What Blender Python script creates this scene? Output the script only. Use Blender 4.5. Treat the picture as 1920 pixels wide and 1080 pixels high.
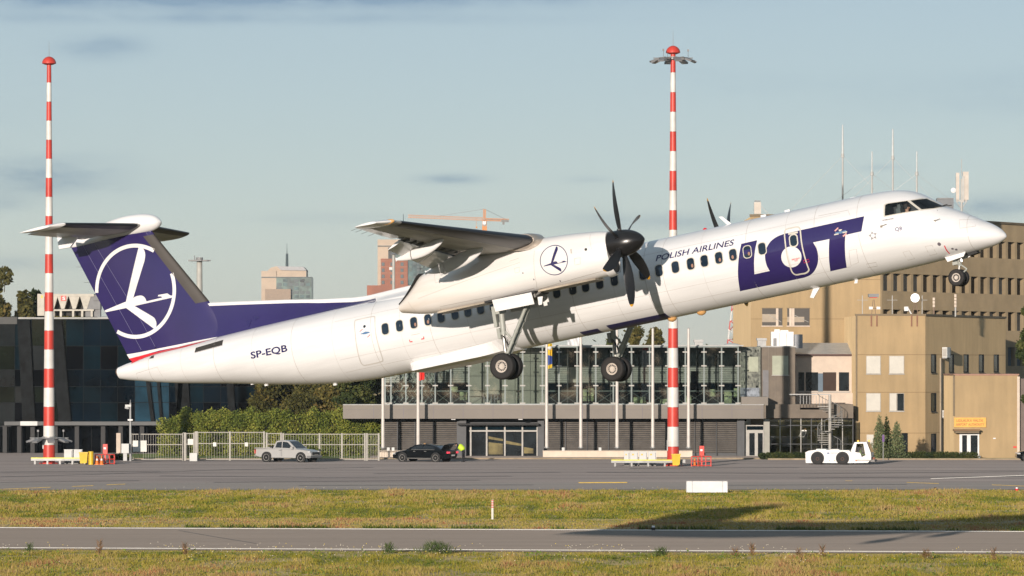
import bpy, bmesh, math, random
import numpy as np
from mathutils import Vector, Matrix
from mathutils.geometry import tessellate_polygon
random.seed(7); RNG = np.random.default_rng(7)
PI = math.pi; R = math.radians
for o in list(bpy.data.objects): bpy.data.objects.remove(o)
S = bpy.context.scene; COL = S.collection

# ------------------------------------------------------------------ camera
EYE = 8.0            # the spotter stands on a bank 8 m above the airfield
FOC = 8475.0         # focal length in pixels of a 1920 px wide frame
HOR = 680.0          # image row of the horizon
cd = bpy.data.cameras.new('camera'); cam = bpy.data.objects.new('camera', cd); COL.objects.link(cam)
cam.location = (0, 0, EYE); cam.rotation_euler = (PI/2, 0, 0)
cd.sensor_width = 36; cd.lens = 36*FOC/1920; cd.shift_y = (HOR-540)/1920
cd.clip_start = 1; cd.clip_end = 20000
S.camera = cam

# ------------------------------------------------------------------ light
SUN_AZ, SUN_EL = 16.5, 7.6
sd = bpy.data.lights.new('sun', 'SUN'); sun = bpy.data.objects.new('sun', sd); COL.objects.link(sun)
sd.energy = 4.9; sd.angle = R(.5); sd.color = (1, .885, .78)
dv = Vector((math.sin(R(SUN_AZ)), math.cos(R(SUN_AZ)), -math.tan(R(SUN_EL))))
sun.rotation_euler = dv.to_track_quat('-Z', 'Y').to_euler()
sun.location = (-40, -40, 60)
S.view_settings.view_transform = 'Standard'; S.view_settings.look = 'None'
S.view_settings.exposure = 0; S.view_settings.gamma = 1; S.view_settings.use_curve_mapping = False

W = bpy.data.worlds.new('World'); S.world = W; W.use_nodes = True
nt = W.node_tree; N = nt.nodes; L = nt.links; N.clear()
def nd(t, **k):
    n = N.new(t)
    for a, b in k.items(): setattr(n, a, b)
    return n
def mth(op, a, b=None, c=None):
    n = nd('ShaderNodeMath', operation=op)
    for i, v in enumerate((a, b, c)):
        if v is None: continue
        if isinstance(v, (int, float)): n.inputs[i].default_value = v
        else: L.new(v, n.inputs[i])
    return n.outputs[0]
sky = nd('ShaderNodeTexSky', sky_type='NISHITA'); sky.sun_disc = False
sky.sun_elevation = R(SUN_EL); sky.sun_rotation = R(180+SUN_AZ)
sky.air_density = .66; sky.dust_density = .1; sky.ozone_density = 2.0; sky.altitude = 0
tint = nd('ShaderNodeMix', data_type='RGBA', blend_type='MULTIPLY'); tint.inputs[0].default_value = 1
L.new(sky.outputs[0], tint.inputs[6]); tint.inputs[7].default_value = (1.04, .825, .765, 1)
tc = nd('ShaderNodeTexCoord'); sx = nd('ShaderNodeSeparateXYZ'); L.new(tc.outputs['Generated'], sx.inputs[0])
az = mth('MULTIPLY', mth('ARCTAN2', sx.outputs[0], sx.outputs[1]), 180/PI)
el = mth('MULTIPLY', mth('ARCSINE', sx.outputs[2]), 180/PI)
cv = nd('ShaderNodeCombineXYZ'); L.new(mth('MULTIPLY', az, .9), cv.inputs[0]); L.new(mth('MULTIPLY', el, 3.0), cv.inputs[1])
nz = nd('ShaderNodeTexNoise'); nz.inputs['Scale'].default_value = 1.0; nz.inputs['Detail'].default_value = 6; nz.inputs['Roughness'].default_value = .62
L.new(cv.outputs[0], nz.inputs[0])
cv2 = nd('ShaderNodeCombineXYZ'); L.new(mth('MULTIPLY', az, .11), cv2.inputs[0]); L.new(mth('MULTIPLY', el, .8), cv2.inputs[1])
nz2 = nd('ShaderNodeTexNoise'); nz2.inputs['Scale'].default_value = 1.0; nz2.inputs['Detail'].default_value = 5
L.new(cv2.outputs[0], nz2.inputs[0])
# banks of flat cloud: azimuth, elevation, half widths (degrees), weight
BANKS = [(-4.4, 4.80, 4.8, .24, 3.0), (-3.6, 4.34, 3.6, .07, .45), (-5.2, 3.98, .5, .14, .75), (-6.0, 2.36, 1.1, .22, .95), (-6.45, 2.0, .35, .1, .4), (-.8, 2.33, .42, .06, .75),
         (6.2, 1.98, 1.3, .13, .75), (2.0, 1.78, 1.3, .12, .5), (-6.3, 1.25, .9, .1, .5), (4.7, 2.46, .3, .04, .35), (-2.3, 1.82, .9, .08, .3), (.95, 2.32, .3, .05, .35),
         (12, 3.4, 5, .3, .9), (-13, 3.0, 4, .35, .9), (18, 2.0, 6, .3, .8)]
acc = None
for a, e, wa, we, k in BANKS:
    u = mth('DIVIDE', mth('SUBTRACT', az, a), wa); v = mth('DIVIDE', mth('SUBTRACT', el, e), we)
    g = mth('MULTIPLY', mth('EXPONENT', mth('MULTIPLY', mth('ADD', mth('MULTIPLY', u, u), mth('MULTIPLY', v, v)), -1.0)), k)
    acc = g if acc is None else mth('ADD', acc, g)
acc = mth('ADD', acc, mth('MULTIPLY', mth('MAXIMUM', mth('SUBTRACT', nz2.outputs[0], .56), 0), 1.2))
cm = mth('MULTIPLY', acc, mth('MULTIPLY', mth('MAXIMUM', mth('SUBTRACT', nz.outputs[0], .22), 0), 2.6))
cm = mth('MINIMUM', cm, .85)
even = nd('ShaderNodeMix', data_type='RGBA'); even.inputs[0].default_value = .42       # light scattered many times evens the sky out
L.new(tint.outputs[2], even.inputs[6]); even.inputs[7].default_value = (3.72, 4.62, 4.95, 1)
cl = nd('ShaderNodeMix', data_type='RGBA', blend_type='MULTIPLY')     # cloud = the sky behind, greyer
L.new(cm, cl.inputs[0]); L.new(even.outputs[2], cl.inputs[6]); cl.inputs[7].default_value = (.52, .61, .75, 1)
bgn = nd('ShaderNodeBackground'); bgn.inputs[1].default_value = .128
L.new(cl.outputs[2], bgn.inputs[0]); wo = nd('ShaderNodeOutputWorld'); L.new(bgn.outputs[0], wo.inputs[0])

# ------------------------------------------------------------------ materials
MATS = {}
def mat(name, col, rough=.6, metal=0, spec=.5, var=.08, scale=1.5, coat=0, emit=None, bump=0, stretch=None, col2=None, alpha=None, obj=False):
    if name in MATS: return MATS[name]
    m = bpy.data.materials.new(name); m.use_nodes = True; MATS[name] = m
    t = m.node_tree; b = t.nodes['Principled BSDF']
    b.inputs['Roughness'].default_value = rough; b.inputs['Metallic'].default_value = metal
    b.inputs['Specular IOR Level'].default_value = spec
    if rough >= .8: b.inputs['Diffuse Roughness'].default_value = 1.0
    if coat: b.inputs['Coat Weight'].default_value = coat; b.inputs['Coat Roughness'].default_value = .08
    if emit: b.inputs['Emission Color'].default_value = (*emit[:3], 1); b.inputs['Emission Strength'].default_value = emit[3]
    c2 = col2 or tuple(max(0, c*(1-var*2.2)) for c in col); c1 = col if col2 else tuple(min(1, c*(1+var*.6)) for c in col)
    co = t.nodes.new('ShaderNodeTexCoord'); mp = t.nodes.new('ShaderNodeMapping'); n = t.nodes.new('ShaderNodeTexNoise')
    r = t.nodes.new('ShaderNodeValToRGB'); r.color_ramp.elements[0].position = .32; r.color_ramp.elements[1].position = .68
    r.color_ramp.elements[0].color = (*c2, 1); r.color_ramp.elements[1].color = (*c1, 1)
    n.inputs['Scale'].default_value = scale; n.inputs['Detail'].default_value = 5; n.inputs['Roughness'].default_value = .6
    if stretch: mp.inputs['Scale'].default_value = stretch
    t.links.new(co.outputs['Object'], mp.inputs[0]); t.links.new(mp.outputs[0], n.inputs[0]); t.links.new(n.outputs[0], r.inputs[0])
    t.links.new(r.outputs[0], b.inputs['Base Color'])
    if bump:
        bp = t.nodes.new('ShaderNodeBump'); bp.inputs['Strength'].default_value = bump; bp.inputs['Distance'].default_value = .05
        t.links.new(n.outputs[0], bp.inputs['Height']); t.links.new(bp.outputs[0], b.inputs['Normal'])
    return m
def glass(name, tintc=(.5, .6, .6), mixf=.25, rough=.02):
    if name in MATS: return MATS[name]
    m = bpy.data.materials.new(name); m.use_nodes = True; MATS[name] = m
    t = m.node_tree; t.nodes.clear(); o = t.nodes.new('ShaderNodeOutputMaterial'); mx = t.nodes.new('ShaderNodeMixShader')
    tr = t.nodes.new('ShaderNodeBsdfTransparent'); gl = t.nodes.new('ShaderNodeBsdfGlossy'); fr = t.nodes.new('ShaderNodeFresnel'); ad = t.nodes.new('ShaderNodeMath')
    ad.operation = 'ADD'; ad.inputs[1].default_value = mixf; fr.inputs[0].default_value = 1.45
    tr.inputs[0].default_value = (*tintc, 1); gl.inputs['Roughness'].default_value = rough
    t.links.new(fr.outputs[0], ad.inputs[0]); t.links.new(ad.outputs[0], mx.inputs[0]); t.links.new(tr.outputs[0], mx.inputs[1]); t.links.new(gl.outputs[0], mx.inputs[2]); t.links.new(mx.outputs[0], o.inputs[0])
    return m
WHITE = mat('white_paint', (.80, .79, .78), .30, spec=.5, var=.05, scale=1.1, coat=.5, stretch=(.3, 1, 2.6))
NACW = mat('nacelle_white_paint', (.79, .77, .745), .34, spec=.5, var=.06, scale=.9, coat=.4, stretch=(.3, 1, 2.0))
NAVY = mat('dark_blue_paint', (.028, .018, .105), .22, spec=.5, var=.05, scale=.8, coat=.8)
INK = mat('dark_blue_lettering', (.022, .018, .10), .35)
RED = mat('red_paint', (.72, .02, .03), .35, var=.04)
CREAM = mat('cream_trim', (.62, .58, .50), .4)
LINE = mat('panel_line', (.50, .46, .42), .5)
LINE2 = mat('dark_panel_line', (.16, .14, .16), .5)
BLACK = mat('black_rubber', (.012, .012, .013), .42, spec=.5)
MATTE = mat('matte_black', (.018, .018, .018), .7)
BOOT = mat('deicer_boot', (.010, .010, .014), .42, spec=.4)
TYRE = mat('tyre_rubber', (.016, .014, .013), .75)
RIM = mat('rim_aluminium', (.60, .53, .46), .42, metal=.1)
STEEL = mat('gear_steel', (.38, .39, .35), .5, metal=.05)
CHROME = mat('oleo_chrome', (.45, .43, .40), .3, metal=.5)
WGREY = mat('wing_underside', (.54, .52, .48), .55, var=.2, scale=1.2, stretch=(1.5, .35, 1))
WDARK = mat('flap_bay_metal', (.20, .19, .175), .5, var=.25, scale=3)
PANE = mat('cabin_window_glass', (.015, .028, .045), .06, spec=.6)
AMBER = mat('amber_lens', (.75, .42, .16), .15, spec=.8)
YEL = mat('yellow_tip_paint', (.72, .36, .03), .4)
DUSK = mat('cockpit_interior', (.03, .03, .033), .7)
BARE = mat('bare_metal_skin', (.60, .52, .44), .28, metal=.7)

def soot(m, x0, x1, col, amt):
    """exhaust stain that builds up along the nacelle towards its tail"""
    t = m.node_tree; b = t.nodes['Principled BSDF']; src = b.inputs['Base Color'].links[0].from_socket
    co = t.nodes.new('ShaderNodeTexCoord'); sp = t.nodes.new('ShaderNodeSeparateXYZ'); mr = t.nodes.new('ShaderNodeMapRange'); mr.inputs[1].default_value = x0; mr.inputs[2].default_value = x1
    n = t.nodes.new('ShaderNodeTexNoise'); n.inputs['Scale'].default_value = 1.6; n.inputs['Detail'].default_value = 6; mp = t.nodes.new('ShaderNodeMapping'); mp.inputs['Scale'].default_value = (.35, 1, 3)
    mu = t.nodes.new('ShaderNodeMath'); mu.operation = 'MULTIPLY'; m2 = t.nodes.new('ShaderNodeMath'); m2.operation = 'MULTIPLY'; m2.inputs[1].default_value = amt; mx = t.nodes.new('ShaderNodeMix'); mx.data_type = 'RGBA'
    t.links.new(co.outputs['Object'], sp.inputs[0]); t.links.new(sp.outputs[0], mr.inputs[0]); t.links.new(co.outputs['Object'], mp.inputs[0]); t.links.new(mp.outputs[0], n.inputs[0])
    t.links.new(mr.outputs[0], mu.inputs[0]); t.links.new(n.outputs[0], mu.inputs[1]); t.links.new(mu.outputs[0], m2.inputs[0]); t.links.new(m2.outputs[0], mx.inputs[0]); t.links.new(src, mx.inputs[6]); mx.inputs[7].default_value = (*col, 1); t.links.new(mx.outputs[2], b.inputs['Base Color'])
soot(NACW, -15.5, -19.3, (.52, .40, .27), .85)
# ------------------------------------------------------------------ mesh helpers
def link(o, parent=None):
    COL.objects.link(o)
    if parent is not None: o.parent = parent
    return o
def tag(o, label=None, cat=None, group=None, kind=None):
    if label: o['label'] = label
    if cat: o['category'] = cat
    if group: o['group'] = group
    if kind: o['kind'] = kind
    return o
def thing(name, label, cat, loc=(0, 0, 0), rz=0, group=None):
    o = bpy.data.objects.new(name, None); COL.objects.link(o); o.empty_display_size = .3
    o.location = loc; o.rotation_euler = (0, 0, rz)
    return tag(o, label, cat, group)
def me_obj(name, verts, faces, m, parent=None, smooth=False, ang=None, label=None):
    me = bpy.data.meshes.new(name); me.from_pydata([tuple(v) for v in verts], [], faces)
    me.materials.append(m)
    if smooth:
        me.polygons.foreach_set('use_smooth', [True]*len(me.polygons))
        if ang:
            me.set_sharp_from_angle(angle=R(ang))
    me.update()
    o = link(bpy.data.objects.new(name, me), parent)
    if label: o['label'] = label
    return o
class MB:
    def __init__(s): s.v = []; s.f = []
    def add(s, vs, fs):
        k = len(s.v); s.v += [tuple(v) for v in vs]; s.f += [tuple(i+k for i in f) for f in fs]; return s
    def box(s, x0, x1, y0, y1, z0, z1):
        x0, x1 = sorted((x0, x1)); y0, y1 = sorted((y0, y1)); z0, z1 = sorted((z0, z1))
        return s.add([(x0,y0,z0),(x1,y0,z0),(x1,y1,z0),(x0,y1,z0),(x0,y0,z1),(x1,y0,z1),(x1,y1,z1),(x0,y1,z1)],
                     [(0,3,2,1),(4,5,6,7),(0,1,5,4),(1,2,6,5),(2,3,7,6),(3,0,4,7)])
    def cyl(s, p0, p1, r0, r1=None, n=12, caps=True):
        r1 = r0 if r1 is None else r1
        p0 = Vector(p0); p1 = Vector(p1); d = (p1-p0).normalized()
        a = d.orthogonal().normalized(); b = d.cross(a)
        vs = []
        for p, r in ((p0, r0), (p1, r1)):
            for i in range(n):
                t = 2*PI*i/n; vs.append(p + a*math.cos(t)*r + b*math.sin(t)*r)
        fs = [(i, (i+1) % n, n+(i+1) % n, n+i) for i in range(n)]
        if caps: fs += [tuple(range(n-1, -1, -1)), tuple(range(n, 2*n))]
        return s.add(vs, fs)
    def lathe(s, c, axis, prof, n=24):           # prof: (radius, distance along axis)
        c = Vector(c); d = Vector(axis).normalized(); a = d.orthogonal().normalized(); b = d.cross(a); vs = []
        for r, h in prof:
            for i in range(n):
                t = 2*PI*i/n; vs.append(c + d*h + a*math.cos(t)*r + b*math.sin(t)*r)
        fs = []
        for j in range(len(prof)-1):
            for i in range(n): fs.append((j*n+i, j*n+(i+1) % n, (j+1)*n+(i+1) % n, (j+1)*n+i))
        if prof[0][0] > 1e-4: fs.append(tuple(range(n-1, -1, -1)))
        if prof[-1][0] > 1e-4: fs.append(tuple((len(prof)-1)*n+i for i in range(n)))
        return s.add(vs, fs)
    def prism(s, pts, y0, y1):                   # polygon of (x, z) pushed along y
        n = len(pts); vs = [(x, y0, z) for x, z in pts]+[(x, y1, z) for x, z in pts]
        a = sum(pts[i][0]*pts[(i+1) % n][1]-pts[(i+1) % n][0]*pts[i][1] for i in range(n))
        f = [tuple(range(n)), tuple(range(2*n-1, n-1, -1))]+[(i, n+i, n+(i+1) % n, (i+1) % n) for i in range(n)]
        if a < 0: f = [q[::-1] for q in f]
        return s.add(vs, f)
    def loft(s, secs, cap=True):
        n = len(secs[0]); vs = [p for q in secs for p in q]; fs = []
        for j in range(len(secs)-1):
            for i in range(n): fs.append((j*n+i, j*n+(i+1) % n, (j+1)*n+(i+1) % n, (j+1)*n+i))
        if cap: fs += [tuple(range(n-1, -1, -1)), tuple((len(secs)-1)*n+i for i in range(n))]
        return s.add(vs, fs)
    def build(s, name, m, parent=None, smooth=False, ang=35, label=None, world=False, fix=False):
        v = s.v
        if world and parent is not None:
            p = parent
            off = Vector(p.location)
            while p.parent is not None: p = p.parent; off += Vector(p.location)
            v = [(a-off.x, b-off.y, c-off.z) for a, b, c in v]
        o = me_obj(name, v, s.f, m, parent, smooth, ang if smooth else None, label)
        if fix:
            bm = bmesh.new(); bm.from_mesh(o.data); bmesh.ops.recalc_face_normals(bm, faces=bm.faces); bm.to_mesh(o.data); bm.free()
        return o
def spl(pts, k=6):                               # Catmull-Rom through the points
    P = [np.array(p, float) for p in pts]; P = [2*P[0]-P[1]]+P+[2*P[-1]-P[-2]]; out = []
    for i in range(1, len(P)-2):
        for j in range(k):
            t = j/k
            out.append(tuple(.5*((2*P[i])+(-P[i-1]+P[i+1])*t+(2*P[i-1]-5*P[i]+4*P[i+1]-P[i+2])*t*t+(-P[i-1]+3*P[i]-3*P[i+1]+P[i+2])*t**3)))
    out.append(tuple(pts[-1])); return out
def chain(*parts):
    out = []
    for p in parts:
        for q in p:
            if not out or math.dist(out[-1], q) > 1e-6: out.append(tuple(q))
    if math.dist(out[0], out[-1]) < 1e-6: out.pop()
    return out

# ------------------------------------------------------------------ the airliner
PSI, TH, RO = R(25), R(10.6), R(.65)
fw = Vector((math.cos(TH)*math.cos(PSI), -math.cos(TH)*math.sin(PSI), math.sin(TH)))
lf = Vector((math.sin(PSI), math.cos(PSI), 0)); up = fw.cross(lf)
lf, up = lf*math.cos(RO)-up*math.sin(RO), up*math.cos(RO)+lf*math.sin(RO)
NOSE = Vector((15.68, 143.5, 12.1))
RM = Matrix((fw, lf, up)).transposed()
RMI = RM.transposed()
air = thing('airliner', 'white and dark blue twin propeller airliner climbing over the airfield with wheels down', 'aeroplane', NOSE)
air.rotation_euler = RM.to_euler()
OL = RMI @ (Vector((0, 0, EYE))-NOSE)
def un(px, py, y):                               # photograph reading -> point of the aeroplane on its plane y
    d = RMI @ Vector(((px-960)/FOC, 1, -(py-HOR)/FOC))
    return OL + d*((y-OL.y)/d.y)
ST = np.array([(0,-.07,-.09,.01,-.08),(-.05,.06,-.15,.12,-.06),(-.17,.21,-.22,.26,-.02),(-.39,.39,-.29,.42,.03),(-.7,.59,-.33,.58,.09),(-1.0,.78,-.36,.70,.15),
 (-1.45,1.05,-.385,.85,.24),(-1.72,1.19,-.40,.93,.30),(-2.2,1.55,-.42,1.05,.42),(-2.65,1.86,-.44,1.14,.53),(-3.1,2.03,-.455,1.215,.63),(-3.7,2.12,-.47,1.28,.73),(-4.5,2.15,-.475,1.32,.81),
 (-5.5,2.15,-.475,1.33,.84),(-9,2.15,-.475,1.33,.84),(-14,2.15,-.475,1.33,.84),(-19,2.15,-.475,1.33,.84),(-22.3,2.15,-.475,1.33,.84),(-23.7,2.15,-.40,1.31,.87),(-24.85,2.14,-.26,1.26,.93),(-26.5,2.12,.03,1.13,1.07),(-28.2,2.08,.38,.92,1.23),
 (-30.76,2.0,.88,.56,1.45),(-31.9,1.87,1.16,.35,1.52),(-32.3,1.83,1.26,.29,1.55),(-32.62,1.77,1.36,.22,1.57)])
SS = np.sqrt(-ST[:, 0])
def pchip(x, X, Y):
    h = np.diff(X); d = np.diff(Y)/h; m = np.zeros(len(X)); m[0] = d[0]; m[-1] = d[-1]
    for i in range(1, len(X)-1):
        if d[i-1]*d[i] > 0:
            w1 = 2*h[i]+h[i-1]; w2 = h[i]+2*h[i-1]; m[i] = (w1+w2)/(w1/d[i-1]+w2/d[i])
    i = int(min(max(np.searchsorted(X, x)-1, 0), len(X)-2)); t = (x-X[i])/h[i]
    return (1+2*t)*(1-t)**2*Y[i]+t*(1-t)**2*h[i]*m[i]+t*t*(3-2*t)*Y[i+1]+t*t*(t-1)*h[i]*m[i+1]
def fsec(x):
    s = math.sqrt(max(-x, 0)); return [pchip(s, SS, ST[:, i]) for i in (1, 2, 3, 4)]
def fsurf(x, z):
    t, b, w, c = fsec(x); h = (t-c) if z > c else (c-b); q = 1-((z-c)/h)**2
    return -w*math.sqrt(max(q, 0))
def side(px, py):
    y = -1.
    for i in range(25):
        l = un(px, py, y); y = .6*y+.4*fsurf(l.x, l.z)
    return (l.x, l.z)
def fring(x, n=96, inset=0):
    t, b, w, c = fsec(x); out = []
    for i in range(n):
        a = 2*PI*i/n; sn = math.sin(a); h = (t-c) if sn > 0 else (c-b)
        out.append((x, (w-inset)*math.cos(a), c+(h-inset)*sn))
    return out
xs = [-(s*s) for s in np.concatenate([np.linspace(.03, 2.4, 70), np.linspace(2.4, math.sqrt(32.62), 110)[1:]])]
fm = MB().loft([fring(x) for x in xs]); fus = fm.build('fuselage', WHITE, air, True, 50, fix=True)
fus.data.materials.append(DUSK)

def decal(name, loops, surf, m, parent=air, step=.14, off=.005, tris=None, smooth=True, label=None):
    """flat print laid on a curved skin: loops of (x, z), first the outline, then holes"""
    if tris is None:
        flat = [p for l in loops for p in l]
        tris = tessellate_polygon([[Vector((x, z, 0)) for x, z in l] for l in loops])
    else: flat = loops
    bm = bmesh.new(); vs = [bm.verts.new((x, 0, z)) for x, z in flat]
    for t in tris:
        try: bm.faces.new([vs[i] for i in t])
        except ValueError: pass
    X = [p[0] for p in flat]; Z = [p[1] for p in flat]
    for lo, hi, ax in ((min(X), max(X), 0), (min(Z), max(Z), 2)):
        if step <= 0: break
        q = math.ceil(lo/step)*step
        while q < hi:
            co = [0, 0, 0]; no = [0, 0, 0]; co[ax] = q; no[ax] = 1
            bmesh.ops.bisect_plane(bm, geom=bm.verts[:]+bm.edges[:]+bm.faces[:], plane_co=co, plane_no=no); q += step
    for f in bm.faces:
        f.normal_update()
        if f.normal.y > 0: f.normal_flip()
    for v in bm.verts: v.co.y = surf(v.co.x, v.co.z)-off
    me = bpy.data.meshes.new(name); bm.to_mesh(me); bm.free(); me.materials.append(m)
    if smooth: me.polygons.foreach_set('use_smooth', [True]*len(me.polygons))
    o = link(bpy.data.objects.new(name, me), parent)
    if label: o['label'] = label
    return o
def stroke(name, pts, w, surf, m, closed=False, parent=air, off=.006, step=.14, label=None):
    P = [Vector(p) for p in pts]; n = len(P); V = []; T = []
    for i in range(n):
        a = P[i-1] if (i or closed) else P[i]; b = P[(i+1) % n] if (i < n-1 or closed) else P[i]
        t = (b-a).normalized(); nn = Vector((-t.y, t.x)); V += [tuple(P[i]+nn*w/2), tuple(P[i]-nn*w/2)]
    for i in range(n if closed else n-1):
        j = (i+1) % n; T += [(2*i, 2*i+1, 2*j+1, 2*j)]
    return decal(name, V, surf, m, parent, step, off, tris=T, label=label)
def textgeo(s, bold=0, res=3):
    cu = bpy.data.curves.new('t', 'FONT'); cu.body = s; cu.offset = bold; cu.resolution_u = res; cu.fill_mode = 'FRONT'
    o = bpy.data.objects.new('t', cu); COL.objects.link(o); dg = bpy.context.evaluated_depsgraph_get()
    me = o.evaluated_get(dg).to_mesh(); v = [(q.co.x, q.co.y) for q in me.vertices]; t = [tuple(p.vertices) for p in me.polygons]
    o.evaluated_get(dg).to_mesh_clear(); bpy.data.objects.remove(o)
    x0 = min(a for a, b in v); x1 = max(a for a, b in v); y0 = min(b for a, b in v); y1 = max(b for a, b in v)
    return [((a-x0)/(x1-x0), (b-y0)/(y1-y0)) for a, b in v], t
def lettering(name, s, bl, br, h, surf, m, shear=0, bold=.01, parent=air, label=None):
    v, t = textgeo(s, bold); bl = Vector(bl); br = Vector(br)
    pts = [(bl.x+(br.x-bl.x)*a+shear*b*h, bl.y+(br.y-bl.y)*a+b*h) for a, b in v]
    return decal(name, pts, surf, m, parent, .2, .006, tris=t, label=label)
def zs(o, k, pts): return [side(o[0]+a/k, o[1]+b/k) for a, b in pts]

# big letters on the forward fuselage
o6, k6 = (1360, 390), 6.354
ch = chain([(190,427),(380,383)], spl([(380,383),(357,490),(344,610),(343,700),(347,790)]), [(530,750)],
    spl([(530,750),(492,680),(473,580),(487,490),(535,405),(610,345),(700,308)]), [(1655,98)], spl([(1655,98),(1637,190),(1622,278)]), [(1430,322)],
    spl([(1430,322),(1425,440),(1430,580),(1447,710)]), [(1252,755)], spl([(1252,755),(1237,620),(1235,480),(1240,370)]), [(1045,410)],
    spl([(1045,410),(1085,480),(1105,570),(1100,660),(1065,745),(1010,800),(940,830)]), [(175,992)], spl([(175,992),(155,850),(151,720),(163,570),(190,427)]))
hole = [(787+121*math.cos(2*PI*i/48), 583+125*math.sin(2*PI*i/48)) for i in range(48)]
decal('livery_lettering', [zs(o6, k6, ch), zs(o6, k6, hole)], fsurf, NAVY, label='large dark blue letters LOT')
bl, br = side(1229.4, 490), side(1375, 459.9)
lettering('livery_lettering', 'POLISH AIRLINES', bl, br, side(1230, 479)[1]-bl[1], fsurf, INK, .25, .012, label='small dark blue words POLISH AIRLINES')
bl, br = side(471.9, 675.6), side(540, 661.2)
lettering('registration', 'SP-EQB', bl, br, side(470.5, 659.8)[1]-bl[1], fsurf, INK, 0, .024)
bl, br = side(1679, 435.4), side(1692.7, 432.8)
lettering('registration', 'QB', bl, br, side(1678.6, 426.5)[1]-bl[1], fsurf, INK, 0, .022, label='short registration QB near the nose')
bl, br = side(1655, 414.5), side(1676, 411)
lettering('maker_name', 'BOMBARDIER', bl, br, .045, fsurf, LINE2, 0, .02)
# ring of five grey triangles
c = Vector(side(1636.7, 441.8)); V = []; T = []
for i in range(5):
    a = PI/2+2*PI*i/5; e = Vector((math.cos(a), math.sin(a))); f = Vector((-e.y, e.x)); k = len(V)
    V += [tuple(c+e*.15+f*.01), tuple(c+e*.065+f*.055), tuple(c+e*.06-f*.045)]; T.append((k, k+1, k+2))
decal('alliance_emblem', V, fsurf, mat('emblem_grey', (.30, .29, .31), .4), tris=T)

# cabin windows
def rrect(cx, cz, w, h, r, n=5, sl=0):
    out = []
    for sx_, sz_, a0 in ((1, 1, 0), (-1, 1, 90), (-1, -1, 180), (1, -1, 270)):
        for i in range(n+1):
            a = R(a0+90*i/n); x = sx_*(w/2-r)+r*math.cos(a); z = sz_*(h/2-r)+r*math.sin(a); out.append((cx+x+sl*z, cz+z))
    return out
SKIN = mat('passenger_skin', (.34, .18, .12), .6)
win = [(722,614),(748.8,608.3),(775.6,602.8),(802,597.5),(827,592),(853,586.6),(877,581.8),(901,577),(925,572),(949,567),(973,562),(997,557),(1020,554.5),(1044,549.5),(1074,543),(1098,538),(1124.5,532.5),(1152,526.5),(1179,519),(1205.5,511.7),
       (1235.3,503.9),(1266,497.8),(1294.7,492),(1320.3,486.7),(1347.5,480.6),(1374,475),(1401,470),(1428.6,463.9)]
PORTSURF = lambda x, z: -fsurf(x, z)
for i, (px, py) in enumerate(win):
    x, z = side(px, py); z = 1.0
    fr = decal('window_frame', [rrect(x, z, .31, .43, .12), rrect(x, z, .255, .375, .10)], fsurf, CREAM, off=.010, step=0)
    decal('pane', [rrect(x, z, .258, .378, .10)], fsurf, PANE, fr, off=.006, step=0)
    if i in (2, 3, 22, 24, 25, 26): decal('passenger_face', [[(x+[.03,-.02,.05,0][i%4]+.042*math.cos(a*.7), z-.07+.065*math.sin(a*.7)) for a in range(9)]], fsurf, SKIN, fr, off=.009, step=0)
# doors
def ring_close(pts): return spl(list(pts)+[pts[0]], 5)[:-1]
dz = zs(o6, k6, [(705,300),(715,420),(735,560),(770,690),(798,765),(840,795),(900,787),(960,775),(995,740),(980,690),(940,560),(910,420),(895,280),(880,235),(850,226),(795,236),(735,250),(712,268)])
stroke('door_seal', ring_close(dz), .045, fsurf, CREAM, True, label='cream outline of the emergency exit through the lettering')
x, z = side(1488, 451); fr = decal('window_frame', [rrect(x, z, .31, .43, .12), rrect(x, z, .235, .355, .10)], fsurf, CREAM, off=.012, step=0); decal('pane', [rrect(x, z, .24, .36, .10)], fsurf, PANE, fr, off=.008, step=0)
q = zs(o6, k6, [(748,298),(863,278),(866,300),(752,321)]); decal('door_placard', [q], fsurf, CREAM, step=0, off=.013)
bl, br = zs(o6, k6, [(795,625),(898,603)]); lettering('exit_marking', 'EMERGENCY', bl, br, .045, fsurf, RED)
bl, br = zs(o6, k6, [(830,638),(870,630)]); lettering('exit_marking', 'EXIT', bl, br, .045, fsurf, RED)
stroke('exit_marking', zs(o6, k6, [(932,625),(995,610),(1000,640),(937,655)]), .012, fsurf, RED, True)
for pp in ([(1300,270),(1340,232),(1352,240),(1312,280)], [(1398,330),(1440,298),(1450,312),(1408,345)]): decal('door_arrow', [zs(o6, k6, pp)], fsurf, mat('pink_sticker', (.75, .38, .35), .5), step=0, off=.014)
for pp in ([(1348,258),(1392,252),(1380,275),(1360,278)], [(1298,312),(1350,300),(1352,316),(1298,326)], [(1398,288),(1452,276),(1452,292),(1400,302)]): decal('door_handle', [zs(o6, k6, pp)], fsurf, CREAM, step=0, off=.016)
decal('door_handle', [zs(o6, k6, [(1310,292),(1440,264),(1440,280),(1376,306),(1312,306)])], fsurf, mat('handle_blue', (.10, .20, .36), .4), step=0, off=.013)
rd = [(666,600.5),(683,596.5),(700,593.6),(703,598),(705,627.8),(711,652),(717.8,673.6),(713.6,678.5),(700,682),(684,685),(679.5,683),(676,677.8),(669,650),(666,625),(664.8,607)]
stroke('door_seal', ring_close([side(*p) for p in rd]), .04, fsurf, mat('door_outline_grey', (.60, .57, .53), .5), True, label='grey outline of the rear cabin door')
x, z = side(683.5, 612); decal('door_viewport', [rrect(x, z, .1, .1, .05)], fsurf, PANE, step=0)
decal('door_handle', [[side(*p) for p in ((674.5,626.5),(681,623.8),(685,621.5),(693.5,622),(693,624),(686,626.5),(682,627))]], fsurf, MATS['handle_blue'], step=0)
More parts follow.
